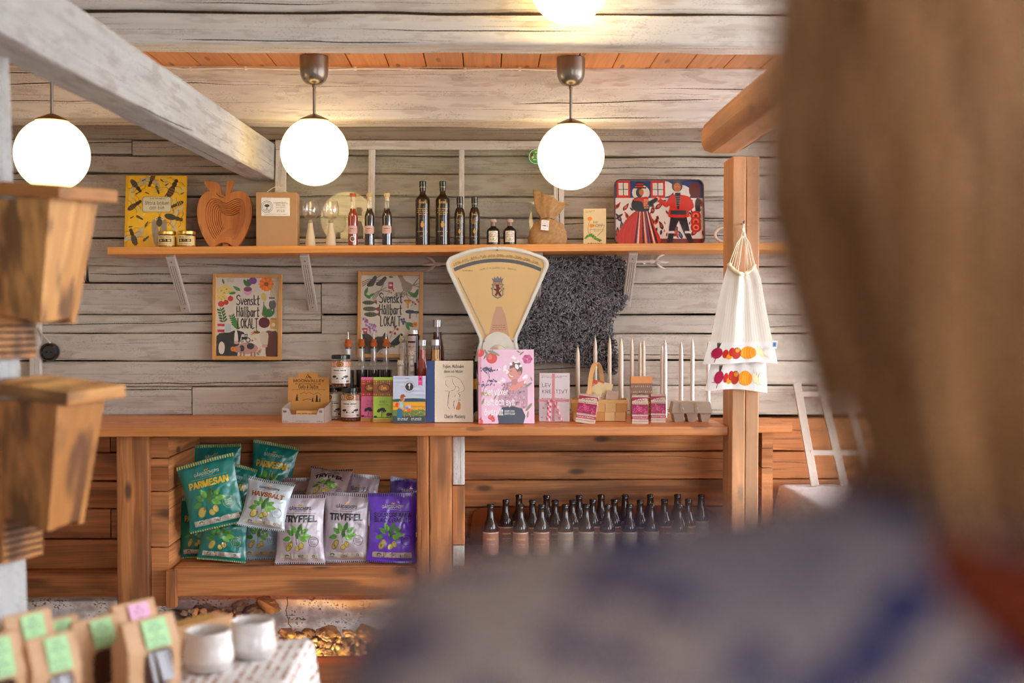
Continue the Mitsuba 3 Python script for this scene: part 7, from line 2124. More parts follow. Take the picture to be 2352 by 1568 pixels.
# ------------------------------------------------------------------ chips bags
def chips_bag(label, group, cx, cy, wpx, hpx, Y, col, kind, rot=0, lean=4, yaw=0, seed=0, squash=1.0, thick=.062, base=None, print_dx=0.0):
    """cx, cy: pixel of the bag's middle; wpx, hpx its size in pixels; rot: degrees, counter-clockwise in the picture"""
    s = mpp(Y)
    w, h = wpx * s * 1.07, hpx * s
    t = thing('chips_bag', label, 'chips bag', group)
    rs = np.random.default_rng(seed)
    sd = int(rs.integers(1000))
    nu, nv = 34, 44
    seam = .055

    def surf(p, side, lift=0.0):
        """p: (n, 2) in 0..1 across and up"""
        u, v = p[:, 0], p[:, 1]
        b = np.clip((v - seam) / (1 - 2 * seam), 0, 1)
        bul = (np.sin(PI * np.clip(u, 0, 1)) ** .62) * (np.clip(np.sin(PI * b), 0, 1) ** .5) * (1.12 - .3 * b)
        full = np.clip(np.sin(PI * b), 0, 1) ** .6
        xw = (u - .5) * w * (1 - .10 * full)
        q = np.c_[u * 3.2 * 1.0, v * 4.2, np.full(len(u), 7.0 * side + seed)]
        wr = vnoise(q, 1.0, sd, 3)
        cre = np.abs(vnoise(q * [1.7, 1.1, 1], 1.0, sd + 5, 2))          # sharp creases
        edge = np.clip(1 - full, 0, 1) + .35 * np.clip(np.abs(u - .5) * 2 - .55, 0, 1)
        radial = np.sin(u * 26 + sd) * np.exp(-((v - .93) / .09) ** 2) + np.sin(u * 22 + sd * 2) * np.exp(-((v - .07) / .08) ** 2)
        z = side * (thick / 2 * bul + .0006) + side * (wr * .014 * bul ** .5 - (.012 * (cre < .10) * (.10 - cre) * 10) * .35 * bul ** .5 + radial * .005 * np.sqrt(np.clip(bul, 0, 1)))
        wav = .006 * np.sin(u * 5 + sd) * (np.exp(-((v - 1) / .1) ** 2) + np.exp(-(v / .1) ** 2))
        return np.c_[xw, -(z + wav + lift * side), v * h + .004 * np.sin(u * 3 + sd) * (v - .5)]
    U, Vv = np.meshgrid(np.linspace(0, 1, nu), np.linspace(0, 1, nv), indexing='ij')
    P = np.c_[U.ravel(), Vv.ravel()]
    F_, B_ = surf(P, 1), surf(P, -1)
    ii, jj = np.meshgrid(np.arange(nu - 1), np.arange(nv - 1), indexing='ij')
    q = np.stack([ii * nv + jj, (ii + 1) * nv + jj, (ii + 1) * nv + jj + 1, ii * nv + jj + 1], -1).reshape(-1, 4)
    body = (np.vstack([F_, B_]), np.vstack([q, q[:, ::-1] + nu * nv]))
    c = at(cx, cy, Y)
    M = T4(c, rz=yaw) @ T4(ry=-rot) @ T4(rx=-lean) @ T4((0, 0, -h / 2)) @ np.diag([1, 1, squash, 1.0])
    if base is not None:
        low = (np.c_[body[0], np.ones(len(body[0]))] @ M.T)[:, 2].min()
        M = T4((0, 0, base - low)) @ M
    add(t + '__bag', body, 'foil', col=col, smooth=True, M=M)
    pr = Print()
    dark, ttl, words, leafc, badge = kind
    for k in range(24):      # striped seams
        pr.rect((k + .15) / 24, .948, (k + .62) / 24, .996, dark)
        pr.rect((k + .15) / 24, .002, (k + .62) / 24, .024, dark)
    sm = '#f2efe6' if leafc == 'light' else '#2c2a33'
    A = lambda x: .5 + (x - .5) + print_dx
    ar = w / h
    for q_ in range(4):
        pr.ell(A(.47 + .02 * q_), .845 + .012 * (q_ % 2), .012, .012, '#c9a24c')
    pr_text = lambda s_, x, y, hh, c_, width, bold=False, rot_=0: _text_uv(pr, s_, x, y, hh, c_, width, ar, bold, rot_)
    pr_text('GÅRDSCHIPS', A(.5), .785, .042, sm, .46, True)
    pr.small(A(.38), A(.62), .765, .008, sm, 1)
    yy_ = .615 if len(words) == 1 else .66
    for i, wd in enumerate(words):
        pr_text(wd, A(.5), yy_ - .075 * i, .092 if len(words) == 1 else .06, ttl, .74 if len(words) == 1 else .8, True, 0)
    pr.small(A(.2), A(.85), .735, .008, ttl, 3)
    # leaves and potatoes
    lc = ('#4c8a2e', '#68a63c', '#3a6e28') if leafc != 'faint' else ('#8a9a3c', '#a3a848', '#6b7a30')
    cx2, cy2 = A(.45), .395
    pr.line([(cx2, .30), (cx2 - .01, .40), (cx2 + .05, .5)], .012, lc[2])
    for k, (dx, dy, g) in enumerate(((-.13, .06, 150), (-.06, .11, 120), (.06, .12, 70), (.15, .08, 30), (.2, .02, 0), (.02, .03, 90), (-.2, -.02, 190), (.12, -.02, -30))):
        pr.poly([(cx2 + dx + .115 * math.cos(math.radians(g)), cy2 + dy + .115 * ar * math.sin(math.radians(g))), (cx2 + dx + .052 * math.cos(math.radians(g + 90)), cy2 + dy + .052 * ar * math.sin(math.radians(g + 90))),
                 (cx2 + dx - .07 * math.cos(math.radians(g)), cy2 + dy - .07 * ar * math.sin(math.radians(g))), (cx2 + dx - .052 * math.cos(math.radians(g + 90)), cy2 + dy - .052 * ar * math.sin(math.radians(g + 90)))], lc[k % 3], 3)
    for dx, dy, rx_, ry_, g in ((-.16, -.13, .095, .06 * ar * 1.3, 40), (.02, -.16, .06, .045 * ar * 1.3, 10), (.1, -.12, .055, .05 * ar * 1.3, -20)):
        pr.ell(cx2 + dx, cy2 + dy, rx_, ry_, '#8f7a34', rot=g, n=5); pr.ell(cx2 + dx, cy2 + dy, rx_ * .85, ry_ * .8, '#c9b765', rot=g, n=5)
    bx, by = A(.8), .33
    pr.shape(affinity.scale(Point(0, 0).buffer(1, quad_segs=7).difference(Point(0, 0).buffer(.93, quad_segs=7)), .105, .105 * ar).__class__(
        *(lambda g: (np.array(g.exterior.coords) + [bx, by], [np.array(i.coords) + [bx, by] for i in g.interiors]))(affinity.scale(Point(0, 0).buffer(1, quad_segs=7).difference(Point(0, 0).buffer(.93, quad_segs=7)), .105, .105 * ar))), badge)
    for k in range(4):
        pr.small(bx - .06, bx + .06, by + .03 - .022 * k, .011, badge, k)
    pr.rect(.10, .075, .90, .155, '#d9d5ca')
    pr.rect(.375, .075, .38, .155, '#8f8c84'); pr.rect(.66, .075, .665, .155, '#8f8c84')
    pr.ell(.24, .12, .05, .022, '#5d6a62'); pr.ell(.24, .113, .03, .012, '#d9d5ca'); pr.rect(.18, .09, .3, .094, '#5d6a62')
    for g in (-30, 0, 30):
        pr.ell(.52 + g * .0012, .117, .016, .024, '#6a6a64', rot=-g); pr.ell(.52 + g * .0012, .117, .009, .016, '#d9d5ca', rot=-g)
    pr.ell(.78, .118, .028, .02, '#6a6f68'); pr.ell(.78, .118, .018, .013, '#c9c5ba')
    for k in range(3):
        pr.small(.13 + .28 * k, .34 + .27 * k, .084, .006, '#6a6a64', k)
    m, cc_ = pr.mesh(lambda p, l: surf(p, 1, lift=.0004 + l * 1.5), sub=.045)
    add(t + '__front_print', m, 'foil', col=cc_, M=M)
    return t


def _text_uv(pr, s, x, y, hh, col, width, ar, bold, rot):
    v, f = text_tris(s, bold)
    v = v.copy()
    v[:, 0] = (v[:, 0] / v[:, 0].max() - .5) * width
    v[:, 1] = v[:, 1] * hh
    # long words need more vertices to follow the bag; the mesh step subdivides them
    for dx, dy in ((0, 0), (.0065, .003), (-.0065, -.003)) if hh > .07 else ((0, 0),):
        pr._put(v + [x + dx, y + dy], f, col)


GREEN, SKY_, LILAC, PURP, SILV = '#0a7468', '#b4d4ec', '#cfc3cf', '#6c3cc8', '#c3ccd0'
kG = ('#d8b73a', '#e0b528', ['PARMESAN'], 'light', '#b9a53c')
kH = ('#23262c', '#8a4416', ['HAVSSALT'], 'dark', '#6a7a8a')
kT = ('#1f1d26', '#1d1a22', ['TRYFFEL'], 'dark', '#4a4656')
kP = ('#1a1430', '#140f24', ['SOURCREAM &', 'BLACK GARLIC'], 'light', '#2a1c50')
gG, gT = 'green chips bags', 'lilac chips bags'
zS = CZS - .002
chips_bag('green parmesan chips bag at the very back, its top showing above the tilted one', None, 499, 1095, 108, 150, 4.90, GREEN, kG, rot=3, lean=8, seed=1, print_dx=0)
chips_bag('green parmesan chips bag leaning on the back planks above the light sea salt bag', None, 622, 1092, 100, 150, 4.91, GREEN, kG, rot=-9, lean=10, seed=2)
chips_bag('green parmesan chips bag half hidden behind the right edge of the tilted upper one', None, 527, 1135, 90, 140, 4.80, GREEN, kG, rot=-14, lean=6, seed=3)
chips_bag('green parmesan chips bag standing at the far lower left of the shelf', None, 457, 1243, 84, 140, 4.68, GREEN, kG, rot=2, lean=5, seed=4, base=zS)
chips_bag('green parmesan chips bag standing in the lower row next to the light blue bag', None, 515, 1240, 106, 140, 4.60, GREEN, kG, rot=-4, lean=7, seed=5, base=zS)
chips_bag('large tilted green parmesan chips bag lying on top of the lower green bags', None, 487, 1133, 128, 158, 4.55, GREEN, kG, rot=14, lean=8, seed=6)
chips_bag('light blue sea salt chips bag standing between the green and the lilac bags', None, 601, 1235, 90, 140, 4.655, SKY_, kH, rot=-2, lean=5, seed=7, base=zS)
chips_bag('silver sea salt chips bag lying tipped on top of the light blue bag', None, 612, 1158, 102, 116, 4.535, SILV, kH, rot=-10, lean=22, seed=8)
chips_bag('lilac truffle chips bag at the back, between the lying bag and the purple bags', None, 822, 1215, 84, 168, 4.86, LILAC, kT, rot=-4, lean=5, seed=9, base=zS)
chips_bag('lilac truffle chips bag at the back, left of the lying bag', None, 700, 1215, 88, 168, 4.80, '#b79aa0', kT, rot=2, lean=5, seed=15, base=zS)
chips_bag('lilac truffle chips bag standing in front, left one of the pair', None, 690, 1225, 108, 160, 4.565, LILAC, kT, rot=0, lean=5, seed=10, base=zS)
chips_bag('lilac truffle chips bag standing in front, right one of the pair, beside the purple bag', None, 795, 1226, 104, 158, 4.595, '#c6bbc8', kT, rot=-2, lean=5, seed=11, base=zS)
chips_bag('lilac truffle chips bag lying flat on top of the two standing lilac bags', None, 752, 1119, 92, 150, 4.72, '#d0c2c4', kT, rot=-5, lean=62, seed=12, thick=.07)
chips_bag('dark purple chips bag leaning at the back by the middle post', None, 938, 1170, 96, 140, 4.84, '#3d2372', kP, rot=-8, lean=6, seed=13)
chips_bag('purple sour cream chips bag standing in front beside the middle post', None, 902, 1226, 110, 158, 4.58, PURP, kP, rot=-1, lean=5, seed=14, base=zS)

# ------------------------------------------------------------------ beer bottles
bp = [(0, 0), (.0275, 0), (.0303, .003)] + [(.0303, z) for z in (.02, .06, .1, .128)] + [(.029, .140), (.0245, .152), (.0185, .164), (.0155, .176), (.0138, .196), (.0128, .208), (.0136, .2085), (.0136, .2125), (.0128, .2135), (.0128, .218), (0, .218)]
body_m = lathe(bp, 36)
cap_pts = []
ang = np.linspace(0, 2 * PI, 43)[:-1]
capm = lathe([(0, .2255), (.010, .2253), (.0128, .2235), (.0146, .2185), (.0151, .2172), (.0138, .217), (0, .217)], 42)
cv = np.array(capm.vertices)
rad_ = np.hypot(cv[:, 0], cv[:, 1])
k_ = np.where(rad_ > .0136, 1 + .035 * np.sign(np.sin(np.arctan2(cv[:, 1], cv[:, 0]) * 21)), 1)
capm = trimesh.Trimesh(cv * np.c_[k_, k_, np.ones(len(k_))], capm.faces, process=False)
hiQ = {}


def beer(px, ytop, row, lab, labcol):
    Y = {0: 4.60, 1: 4.72, 2: 4.85}[row]
    x = at(px, ytop, Y)[0]
    Y = Y + .004 * ((px * 7) % 5 - 2)
    z = CZS - .003
    t = thing('beer_bottle', lab, 'bottle', 'beer bottles')
    M = T4((x, Y, z), rz=(px * 37) % 360)
    ck = ('body', labcol)
    if 'b' not in hiQ:
        hiQ['b'] = mikit.ply((np.array(body_m.vertices), np.array(body_m.faces)), 'gloss', True, color=np.tile(lin('#2a1208'), (len(body_m.vertices), 1)))
        mm = trimesh.graph.smooth_shade(capm, angle=.5, facet_minarea=None)
        hiQ['c'] = mikit.ply((np.array(mm.vertices), np.array(mm.faces)), 'gloss', True, color=np.tile(lin('#0e0d0f'), (len(mm.vertices), 1)))
    if labcol not in hiQ:
        pr = Print()
        Rb = .0303
        pr.rect(-Rb * 2.4, .03, Rb * 2.4, .118, labcol); pr.rect(-Rb * 2.4, .113, Rb * 2.4, .118, '#d8b9a4')
        for k in range(3):
            pr.small(Rb * ((k - 1) * 1.6 - .6), Rb * ((k - 1) * 1.6 + .6), .088, .011, '#d8a46c', k + 8)
            pr.small(Rb * ((k - 1) * 1.6 - .6), Rb * ((k - 1) * 1.6 + .6), .07, .005, '#d8b9a4', k); pr.small(Rb * ((k - 1) * 1.6 - .5), Rb * ((k - 1) * 1.6 + .5), .06, .005, '#d8b9a4', k + 4)
        m, c = pr.mesh(around(Rb), sub=.012, lift=.0004)
        hiQ[labcol] = mikit.ply((np.array(m.vertices), np.array(m.faces)), 'paper', False, color=c)
    scene[uniq(t + '__glass')] = {**hiQ['b'], 'to_world': T(M.tolist())}
    scene[uniq(t + '__cap')] = {**hiQ['c'], 'to_world': T(M.tolist())}
    scene[uniq(t + '__label')] = {**hiQ[labcol], 'to_world': T(T4((x, Y, z), rz=-10 + (px * 13) % 30).tolist())}


front_px = [1127, 1196, 1244, 1299, 1347, 1395, 1446, 1497, 1560]
mid_px = [1162, 1223, 1275, 1315, 1362, 1412, 1470, 1527, 1582]
back_px = [1192, 1255, 1330, 1381, 1436, 1494, 1557, 1610]
LR, LP, LG = '#8a4a36', '#a8705c', '#8f8a80'
ordw = ['first', 'second', 'third', 'fourth', 'fifth', 'sixth', 'seventh', 'eighth', 'ninth']
for row, lst, nm in ((0, front_px, 'front'), (1, mid_px, 'middle'), (2, back_px, 'back')):
    for n, px in enumerate(lst):
        beer(px, 1160 - 8 * row, row, f'brown black-capped beer bottle, {ordw[n]} from the left in the {nm} bottle row', (LP if n < 3 else LG) if row == 0 else (LR if row == 1 else LG))
t = thing('cardboard_tray', 'low reddish brown cardboard sheet standing behind the beer bottles', 'cardboard')
a, b = at(1078, 1250, 4.93), at(1625, 1163, 4.93)
g = Polygon(catmull([(a[0], CZS - .002), (a[0] + .012, b[2] - .05), (a[0] + .03, b[2] - .012), (a[0] + .10, b[2] - .002), (a[0] + .4, b[2] - .004), (b[0], b[2] - .008), (b[0], CZS - .002)], 4) )
add(t, extrude(g, .004), 'matte', col='#7d3c18', M=T4((0, 4.935, 0), rx=-1) @ FRONT)
# ------------------------------------------------------------------ left foreground: bat boxes on the white post
def bat_box(px, py_roof, py_bot, Y, label, seed):
    """px: pixel of the near lower corner"""
    t = thing('bat_box', label, 'bat box', 'bat boxes')
    zb, zt = at(px, py_bot, Y)[2], at(px, py_roof, Y)[2]
    h = zt - zb
    rz = 68
    w, d = .135, .15                     # front face, side
    wb_, db = .102, .108                  # lower end
    corner = at(px + 45, py_roof, Y)
    c, s_ = math.cos(math.radians(rz)), math.sin(math.radians(rz))
    loc = corner[:2] - np.array([c * -w / 2 - s_ * -d / 2, s_ * -w / 2 + c * -d / 2])
    M = T4((loc[0], loc[1], zb), rz=rz)
    th = .016
    back = d / 2

    def board(key, a0, a1, b0, b1, out, k, h0=0.0, bot=None):
        """a panel from its lower edge (a0, a1) to its upper edge (b0, b1), all (x, y); 'out' is its outward normal"""
        n = np.array(out) / np.linalg.norm(out) * th
        z0a, z0b = bot or (h0, h0)
        P = []
        for (x, y), z in ((a0, z0a), (a1, z0b), (b1, h), (b0, h)):
            P += [(x, y, z), (x - n[0], y - n[1], z)]
        m = hull(P).subdivide().subdivide()
        v = np.array(m.vertices)
        ax = np.abs(np.array(out))
        cross = v[:, 0] if ax[1] > ax[0] else v[:, 1]
        m2 = trimesh.Trimesh(v[m.faces].reshape(-1, 3), np.arange(len(m.faces) * 3).reshape(-1, 3), process=False)
        vv = np.array(m2.vertices)
        uv = np.c_[vv[:, 2], (vv[:, 0] if ax[1] > ax[0] else vv[:, 1]) + seed] + [100 * k, 0]
        add(t + '__' + key, m2, 'scorched', uv=uv, M=M)
    # the side panel is cut obliquely at its lower end on the lower box
    y0 = back - db
    board('front_panel', (-wb_ / 2, y0), (wb_ / 2, y0), (-w / 2, -d / 2), (w / 2, -d / 2), (0, -1), 11 + seed, bot=(0.0, .012))
    board('side_panel', (-wb_ / 2, back), (-wb_ / 2, y0), (-w / 2, back), (-w / 2, -d / 2), (-1, 0), 34 + seed, bot=(.02, 0.0))
    board('side_panel', (wb_ / 2, y0), (wb_ / 2, back), (w / 2, -d / 2), (w / 2, back), (1, 0), 35 + seed)
    m, uv = beam((-w / 2 - .02, -.012, h + .014), (w / 2 + .012, -.012, h + .014), d + .055, .026, r=.003, wob=.0012, k=22 + seed, seed=seed + 90)
    add(t + '__roof', m, 'scorched', smooth=True, uv=uv, M=M @ T4((0, 0, h)) @ T4(rx=5, ry=-2) @ T4((0, 0, -h + .006)))
    m, uv = beam((0, back + .008, -.072), (0, back + .008, h - .002), .112, .014, up=(0, 1, 0), r=.002, wob=.0006, k=46 + seed, seed=seed + 96)
    add(t + '__back_board', m, 'scorched', smooth=True, uv=uv, M=M)
    for k in range(5):
        add(t + '__landing_groove', cbox(.108, .003, .0045, .0008), 'matte', col='#2c150a', M=M @ T4((0, back + .0005, -.062 + .0135 * k)))


bat_box(70, 452, 742, 2.31, 'upper scorched wooden bat box hanging on the white post', 1)
bat_box(88, 922, 1227, 2.29, 'lower scorched wooden bat box hanging on the white post', 2)

# ------------------------------------------------------------------ table with crocheted cloth
TZ = .76
tx1, ty1 = at(712, 1465, 2.55)[0], at(712, 1463, 2.55)[1]
t = thing('table', 'table in the left foreground, covered by the crocheted cloth', 'table')
tx0, ty0 = -0.84, 1.3
add(t + '__table_top', cbox(tx1 - tx0 - .02, ty1 - ty0 - .02, .028, .003), 'satin', col='#8a6848', M=T4(((tx0 + tx1) / 2, (ty0 + ty1) / 2, TZ - .034)))
for x in (tx0 + .08, tx1 - .09):
    for y in (ty0 + .08, ty1 - .09):
        add(t + '__leg', hull([(x + a * r_x, y + b * r_x, z) for a in (-1, 1) for b in (-1, 1) for r_x, z in ((.02, 0), (.032, TZ - .035))]), 'satin', col='#8a6848')
t = thing('tablecloth', 'white and brown striped crocheted cloth covering the left foreground table', 'tablecloth')


def cloth(key, x0, x1, y0, y1, z, drop, bsdf, flare=.02, seed=0, nx=70, ny=80):
    us = np.linspace(x0 - drop, x1 + drop, nx)
    vs = np.linspace(y0 - drop, y1 + drop, ny)
    U, V = np.meshgrid(us, vs, indexing='ij')
    dx = np.where(U < x0, U - x0, np.where(U > x1, U - x1, 0)); dy = np.where(V < y0, V - y0, np.where(V > y1, V - y1, 0))
    dd = np.maximum(np.abs(dx), np.abs(dy))
    arc = np.clip(dd, 0, drop)
    rr = .006
    X = np.clip(U, x0, x1) + np.sign(dx) * np.minimum(np.abs(dx), rr) * .8 + np.sign(dx) * arc * flare * 3 + np.sign(dx) * arc * .05 * np.sin(V * 30 + seed) * (np.abs(dx) > 0)
    Y = np.clip(V, y0, y1) + np.sign(dy) * np.minimum(np.abs(dy), rr) * .8 + np.sign(dy) * arc * flare * 3 + np.sign(dy) * arc * .05 * np.sin(U * 30 + seed) * (np.abs(dy) > 0)
    Z = z - np.where(dd > 0, np.maximum(dd - rr * .3, 0), 0) + .0006 * vnoise(np.stack([U, V, U * 0], -1), 60, seed)
    P = np.stack([X, Y, Z], -1).reshape(-1, 3)
    ii, jj = np.meshgrid(np.arange(nx - 1), np.arange(ny - 1), indexing='ij')
    q = np.stack([ii * ny + jj, (ii + 1) * ny + jj, (ii + 1) * ny + jj + 1, ii * ny + jj + 1], -1).reshape(-1, 4)
    add(key, (P, q), bsdf, smooth=True, uv=np.c_[U.ravel(), V.ravel()])


cloth(t + '__cloth', tx0, tx1, ty0, ty1, TZ, .22, 'crochet', flare=.035)


# cups
def cup(px, py_base, w_px, label, top=1.0):
    d = FWD + (px - 1176) / F * RIGHT + (py_base - 784) / F * DOWN
    o = EYE + d * ((TZ + .001 - CZ) / d[2])
    s = mpp(o[1])
    R = w_px * s / 2
    t = thing('pottery_cup', label, 'cup', 'pottery cups')
    h = R * 1.66
    prof = [(0, .002), (R * .62, .0), (R * .80, h * .04), (R * .97, h * .18), (R * 1.03, h * .30), (R * 1.0, h * .45), (R * .93, h * .72), (R * .925, h * .95), (R * .915, h), (R * .885, h * 1.0), (R * .875, h * .95), (R * .88, h * .7), (R * .94, h * .45), (R * .95, h * .3), (R * .86, h * .14), (R * .5, h * .06), (0, h * .055)]
    glaze = lambda v: np.where(v[:, 2:] < h * (.27 + .012 * np.sin(np.arctan2(v[:, 1:2], v[:, 0:1]) * 3)), lin('#d6d2ce'), lin('#efecea')) * (.93 + .12 * meshkit.noise(v * 160, 4))[:, None]
    m = lathe(prof, 72).subdivide()
    add(t, m, 'gloss', col=glaze, smooth=True, M=T4(o))


cup(581, 1508, 104, 'white glazed pottery cup on the crocheted cloth, nearer the table corner')
cup(479, 1538, 112, 'white glazed pottery cup beside the paper bags')


# paper bags with labels
def paper_bag(px, py_top, Y, w, lab, labcol, rz=20, window=True, wcol='#3a2018', shine=True, hh=None, lean=0, d=.046, dx=0.0):
    p = at(px, py_top, Y)
    h = hh or (p[2] - TZ)
    t = thing('paper_bag', lab, 'paper bag', 'kraft paper bags')
    M = T4((p[0], Y, TZ + .0015), rz=rz, rx=lean)
    hs = h * .72
    body = hull([(x * w / 2 * .97, y * d / 2, z) for x in (-1, 1) for y in (-1, 1) for z in (0,)] + [(x * w / 2, y * d / 2 * 1.02, hs) for x in (-1, 1) for y in (-1, 1)] + [(x * w / 2 * .99, y * .004, h) for x in (-1, 1) for y in (-1, 1)])
    b = body.subdivide().subdivide().subdivide()
    v = np.array(b.vertices)
    v += .0022 * np.stack([vnoise(v, 38, 3 + len(scene)), vnoise(v, 38, 4 + len(scene)), 0 * v[:, 0]], 1)
    kraft = lambda q: lin('#c79b72') * (.9 + .16 * meshkit.fbm(q * 90, 2, 3))[:, None]
    add(t + '__bag', (v, b.faces), 'paper', col=kraft, smooth=28, M=M)

    def front(pp, l):
        # up the front face and then up the slope
        z = pp[:, 1]
        low = np.minimum(z, hs)
        k = np.clip((z - hs) / (h - hs), 0, 1)
        y = -d / 2 * (1 + .02 * low / hs) * (1 - k) - .004 * k
        return np.c_[pp[:, 0], y - l - .0028, low + (h - hs) * k]
    pr = Print()
    if window:
        wp = affinity.translate(affinity.scale(sbox(-1, -1, 1, 1).buffer(-.5).buffer(.5, quad_segs=5), w * .27, h * .2), w * .06, h * .48)
        pr.shape(wp, wcol)
        if shine:
            for a, bb, ww in ((-.16, .3, .022), (-.03, .4, .03), (.1, .32, .018), (.2, .26, .012)):
                pr.poly([(w * a, h * .66), (w * (a + ww * 4), h * .66), (w * (a + bb * .55 + ww * 2), h * .32), (w * (a + bb * .45), h * .30)], '#c9ccd6') if True else None
    add_print(t + '__window', pr, front, 'gloss', M=M, sub=.02) if window else None
    pr = Print()
    pr.rect(-w * .17, h * .70, w * .30, h * .985, labcol)
    ink = '#5d6a5a' if labcol != LPINK else '#8a5a70'
    for i, (y, a, b_) in enumerate(((.93, -.02, .15), (.88, -.08, .2), (.83, .03, .1), (.78, -.1, .22))):
        pr.small(w * a, w * b_, h * y, h * .025, ink, i)
    pr.small(-w * .1, w * .2, h * .725, h * .02, ink, 9)
    add_print(t + '__label', pr, front, 'paper', M=M, sub=.02, lift=.001)


LGRN, LPINK = '#a3d196', '#e0a8c8'
paper_bag(58, 1408, 1.99, 0.087, 'paper bag with a green label at the far left back, against the white post', LGRN, rz=54, window=True, shine=False)
paper_bag(126, 1422, 2.14, 0.089, 'paper bag with a green label in the back row, second from the left', LGRN, rz=54, window=False)
paper_bag(303, 1384, 2.22, 0.092, 'paper bag with the pink label in the back row', LPINK, rz=52, window=False)
paper_bag(216, 1420, 2.09, 0.094, 'paper bag with a green label and dark oval window, next to the pink-labelled one', LGRN, rz=54, shine=False)
paper_bag(336, 1420, 2.08, 0.110, 'paper bag with a green label and a shiny window, nearest to the white cups', LGRN, rz=54)
paper_bag(112, 1460, 1.90, 0.087, 'front-row paper bag with a green label, its shiny window cut by the frame', LGRN, rz=54)
paper_bag(-22, 1462, 1.82, 0.087, 'paper bag with a green label at the lower left corner of the photo', LGRN, rz=54, shine=False)

# brown paper box lying behind the cups
t = thing('paper_box', 'brown paper parcel with a darker label leaning behind the paper bags and cups', 'box')
o = at(438, 1500, 2.36)
M = T4((o[0] - .012, 2.455, TZ + .002), rz=-38)
w, d, h = .075, .15, .055
pb_ = hull([(x * w / 2, y * d / 2, z) for x in (-1, 1) for y in (-1, 1) for z in (0, h * .8)] + [(x * w * .3, y * d / 2 * .96, h * 1.15) for x in (-1, 1) for y in (-1, 1)]).subdivide().subdivide()
add(t + '__wrap', pb_, 'paper', col='#bd9068', smooth=20, M=M)
add(t + '__label', hull([(x * w * .27, y * d * .3, h * 1.155 + z) for x in (-1, 1) for y in (-1, 1) for z in (0, .0008)]), 'paper', col='#b58a4c', M=M)
# shallow basket edge at the very bottom
t = thing('cookie_bag', 'pale paper pouch lying in front of the paper bags at the bottom edge', 'paper bag')
o = at(325, 1568, 1.94)
m = sphere(.05, 4, (1.0, .55, .62))
v = np.array(m.vertices); v += .004 * np.stack([vnoise(v, 30, 1), vnoise(v, 30, 2), vnoise(v, 30, 3)], 1)
add(t + '__pouch', (v, m.faces), 'paper', col='#c9a780', smooth=True, M=T4((o[0], 1.96, TZ + .032), rz=15))
t = thing('moss_ball', 'dark olive rounded thing at the bottom edge in front of the cups', 'ball')
o = at(446, 1600, 2.02)
m = sphere(.034, 4, (1, 1, .8)); v = np.array(m.vertices); v *= (1 + .08 * vnoise(v, 90, 5))[:, None]
add(t, (v, m.faces), 'matte', col='#6d5a34', smooth=True, M=T4((o[0], 2.02, TZ + .028)))

# ------------------------------------------------------------------ right background: side table with a cloth, white rack
t = thing('side_table', 'table in the right background under the pale woven cloth', 'table')
x0, x1, y0, y1 = at(1772, 1105, 4.98)[0] + .02, 2.5, 4.18, 4.92
add(t + '__table_top', cbox(x1 - x0, y1 - y0, .026, .003), 'satin', col='#8a6848', M=T4(((x0 + x1) / 2, (y0 + y1) / 2, TZ - .032)))
for x in (x0 + .06, x1 - .06):
    for y in (y0 + .06, y1 - .06):
        add(t + '__leg', cbox(.05, .05, TZ - .032, .004), 'satin', col='#8a6848', M=T4((x, y, 0)))
t = thing('tablecloth', 'pale grey woven cloth on the table in the right background', 'tablecloth')
cloth(t + '__cloth', x0, x1, y0, y1 - .01, TZ, .2, 'weave', flare=.03, seed=2)
t = thing('white_rack', 'white slatted rack leaning on the log wall at the right, behind the pale woven cloth', 'rack')
for pxa, pxb in ((1850, 1872), (1905, 1940), (1960, 2000)):
    a, b = at(pxa - 12, 880, 4.9), at(pxb, 1088, 4.82)
    a[1] = 4.955
    b[2] = TZ + .004
    add(t + '__slat', bar(b, a, .034, .012), 'satin', col='#b9ab9e')
for yy_ in (905, 1040):
    a, b = at(1843 + (yy_ - 905) * .15, yy_, 4.93 - (yy_ - 905) * .0006), at(1985 + (yy_ - 905) * .15, yy_, 4.93 - (yy_ - 905) * .0006)
    add(t + '__cross_bar', bar(a + [0, .012, 0], b + [0, .012, 0], .012, .022, up=(0, 0, 1)), 'satin', col='#b9ab9e')

# ------------------------------------------------------------------ the person in the near foreground, seen from behind
pk = thing('person', 'person seen close from behind with brown hair and a blue-flowered shirt with rust-red collar', 'person')
PX, PY = .205, .405


def blob(joints, bones, ref=.02, taubin=12):
    out = None
    ms = []
    for a, b in bones:
        pts = []
        for j in (a, b):
            p, r = np.asarray(joints[j][:3], float), joints[j][3]
            pts.append(m3.Manifold.sphere(r, 24).translate(p.tolist()))
        ms.append(m3.Manifold.batch_hull(pts))
    out = m3.Manifold.batch_boolean(ms, m3.OpType.Add)
    m = tri(out.refine_to_length(ref))
    m.merge_vertices()
    trimesh.smoothing.filter_taubin(m, iterations=taubin)
    return m


def P_(x, y, z, r):
    return (PX + x, PY + y, z, r)


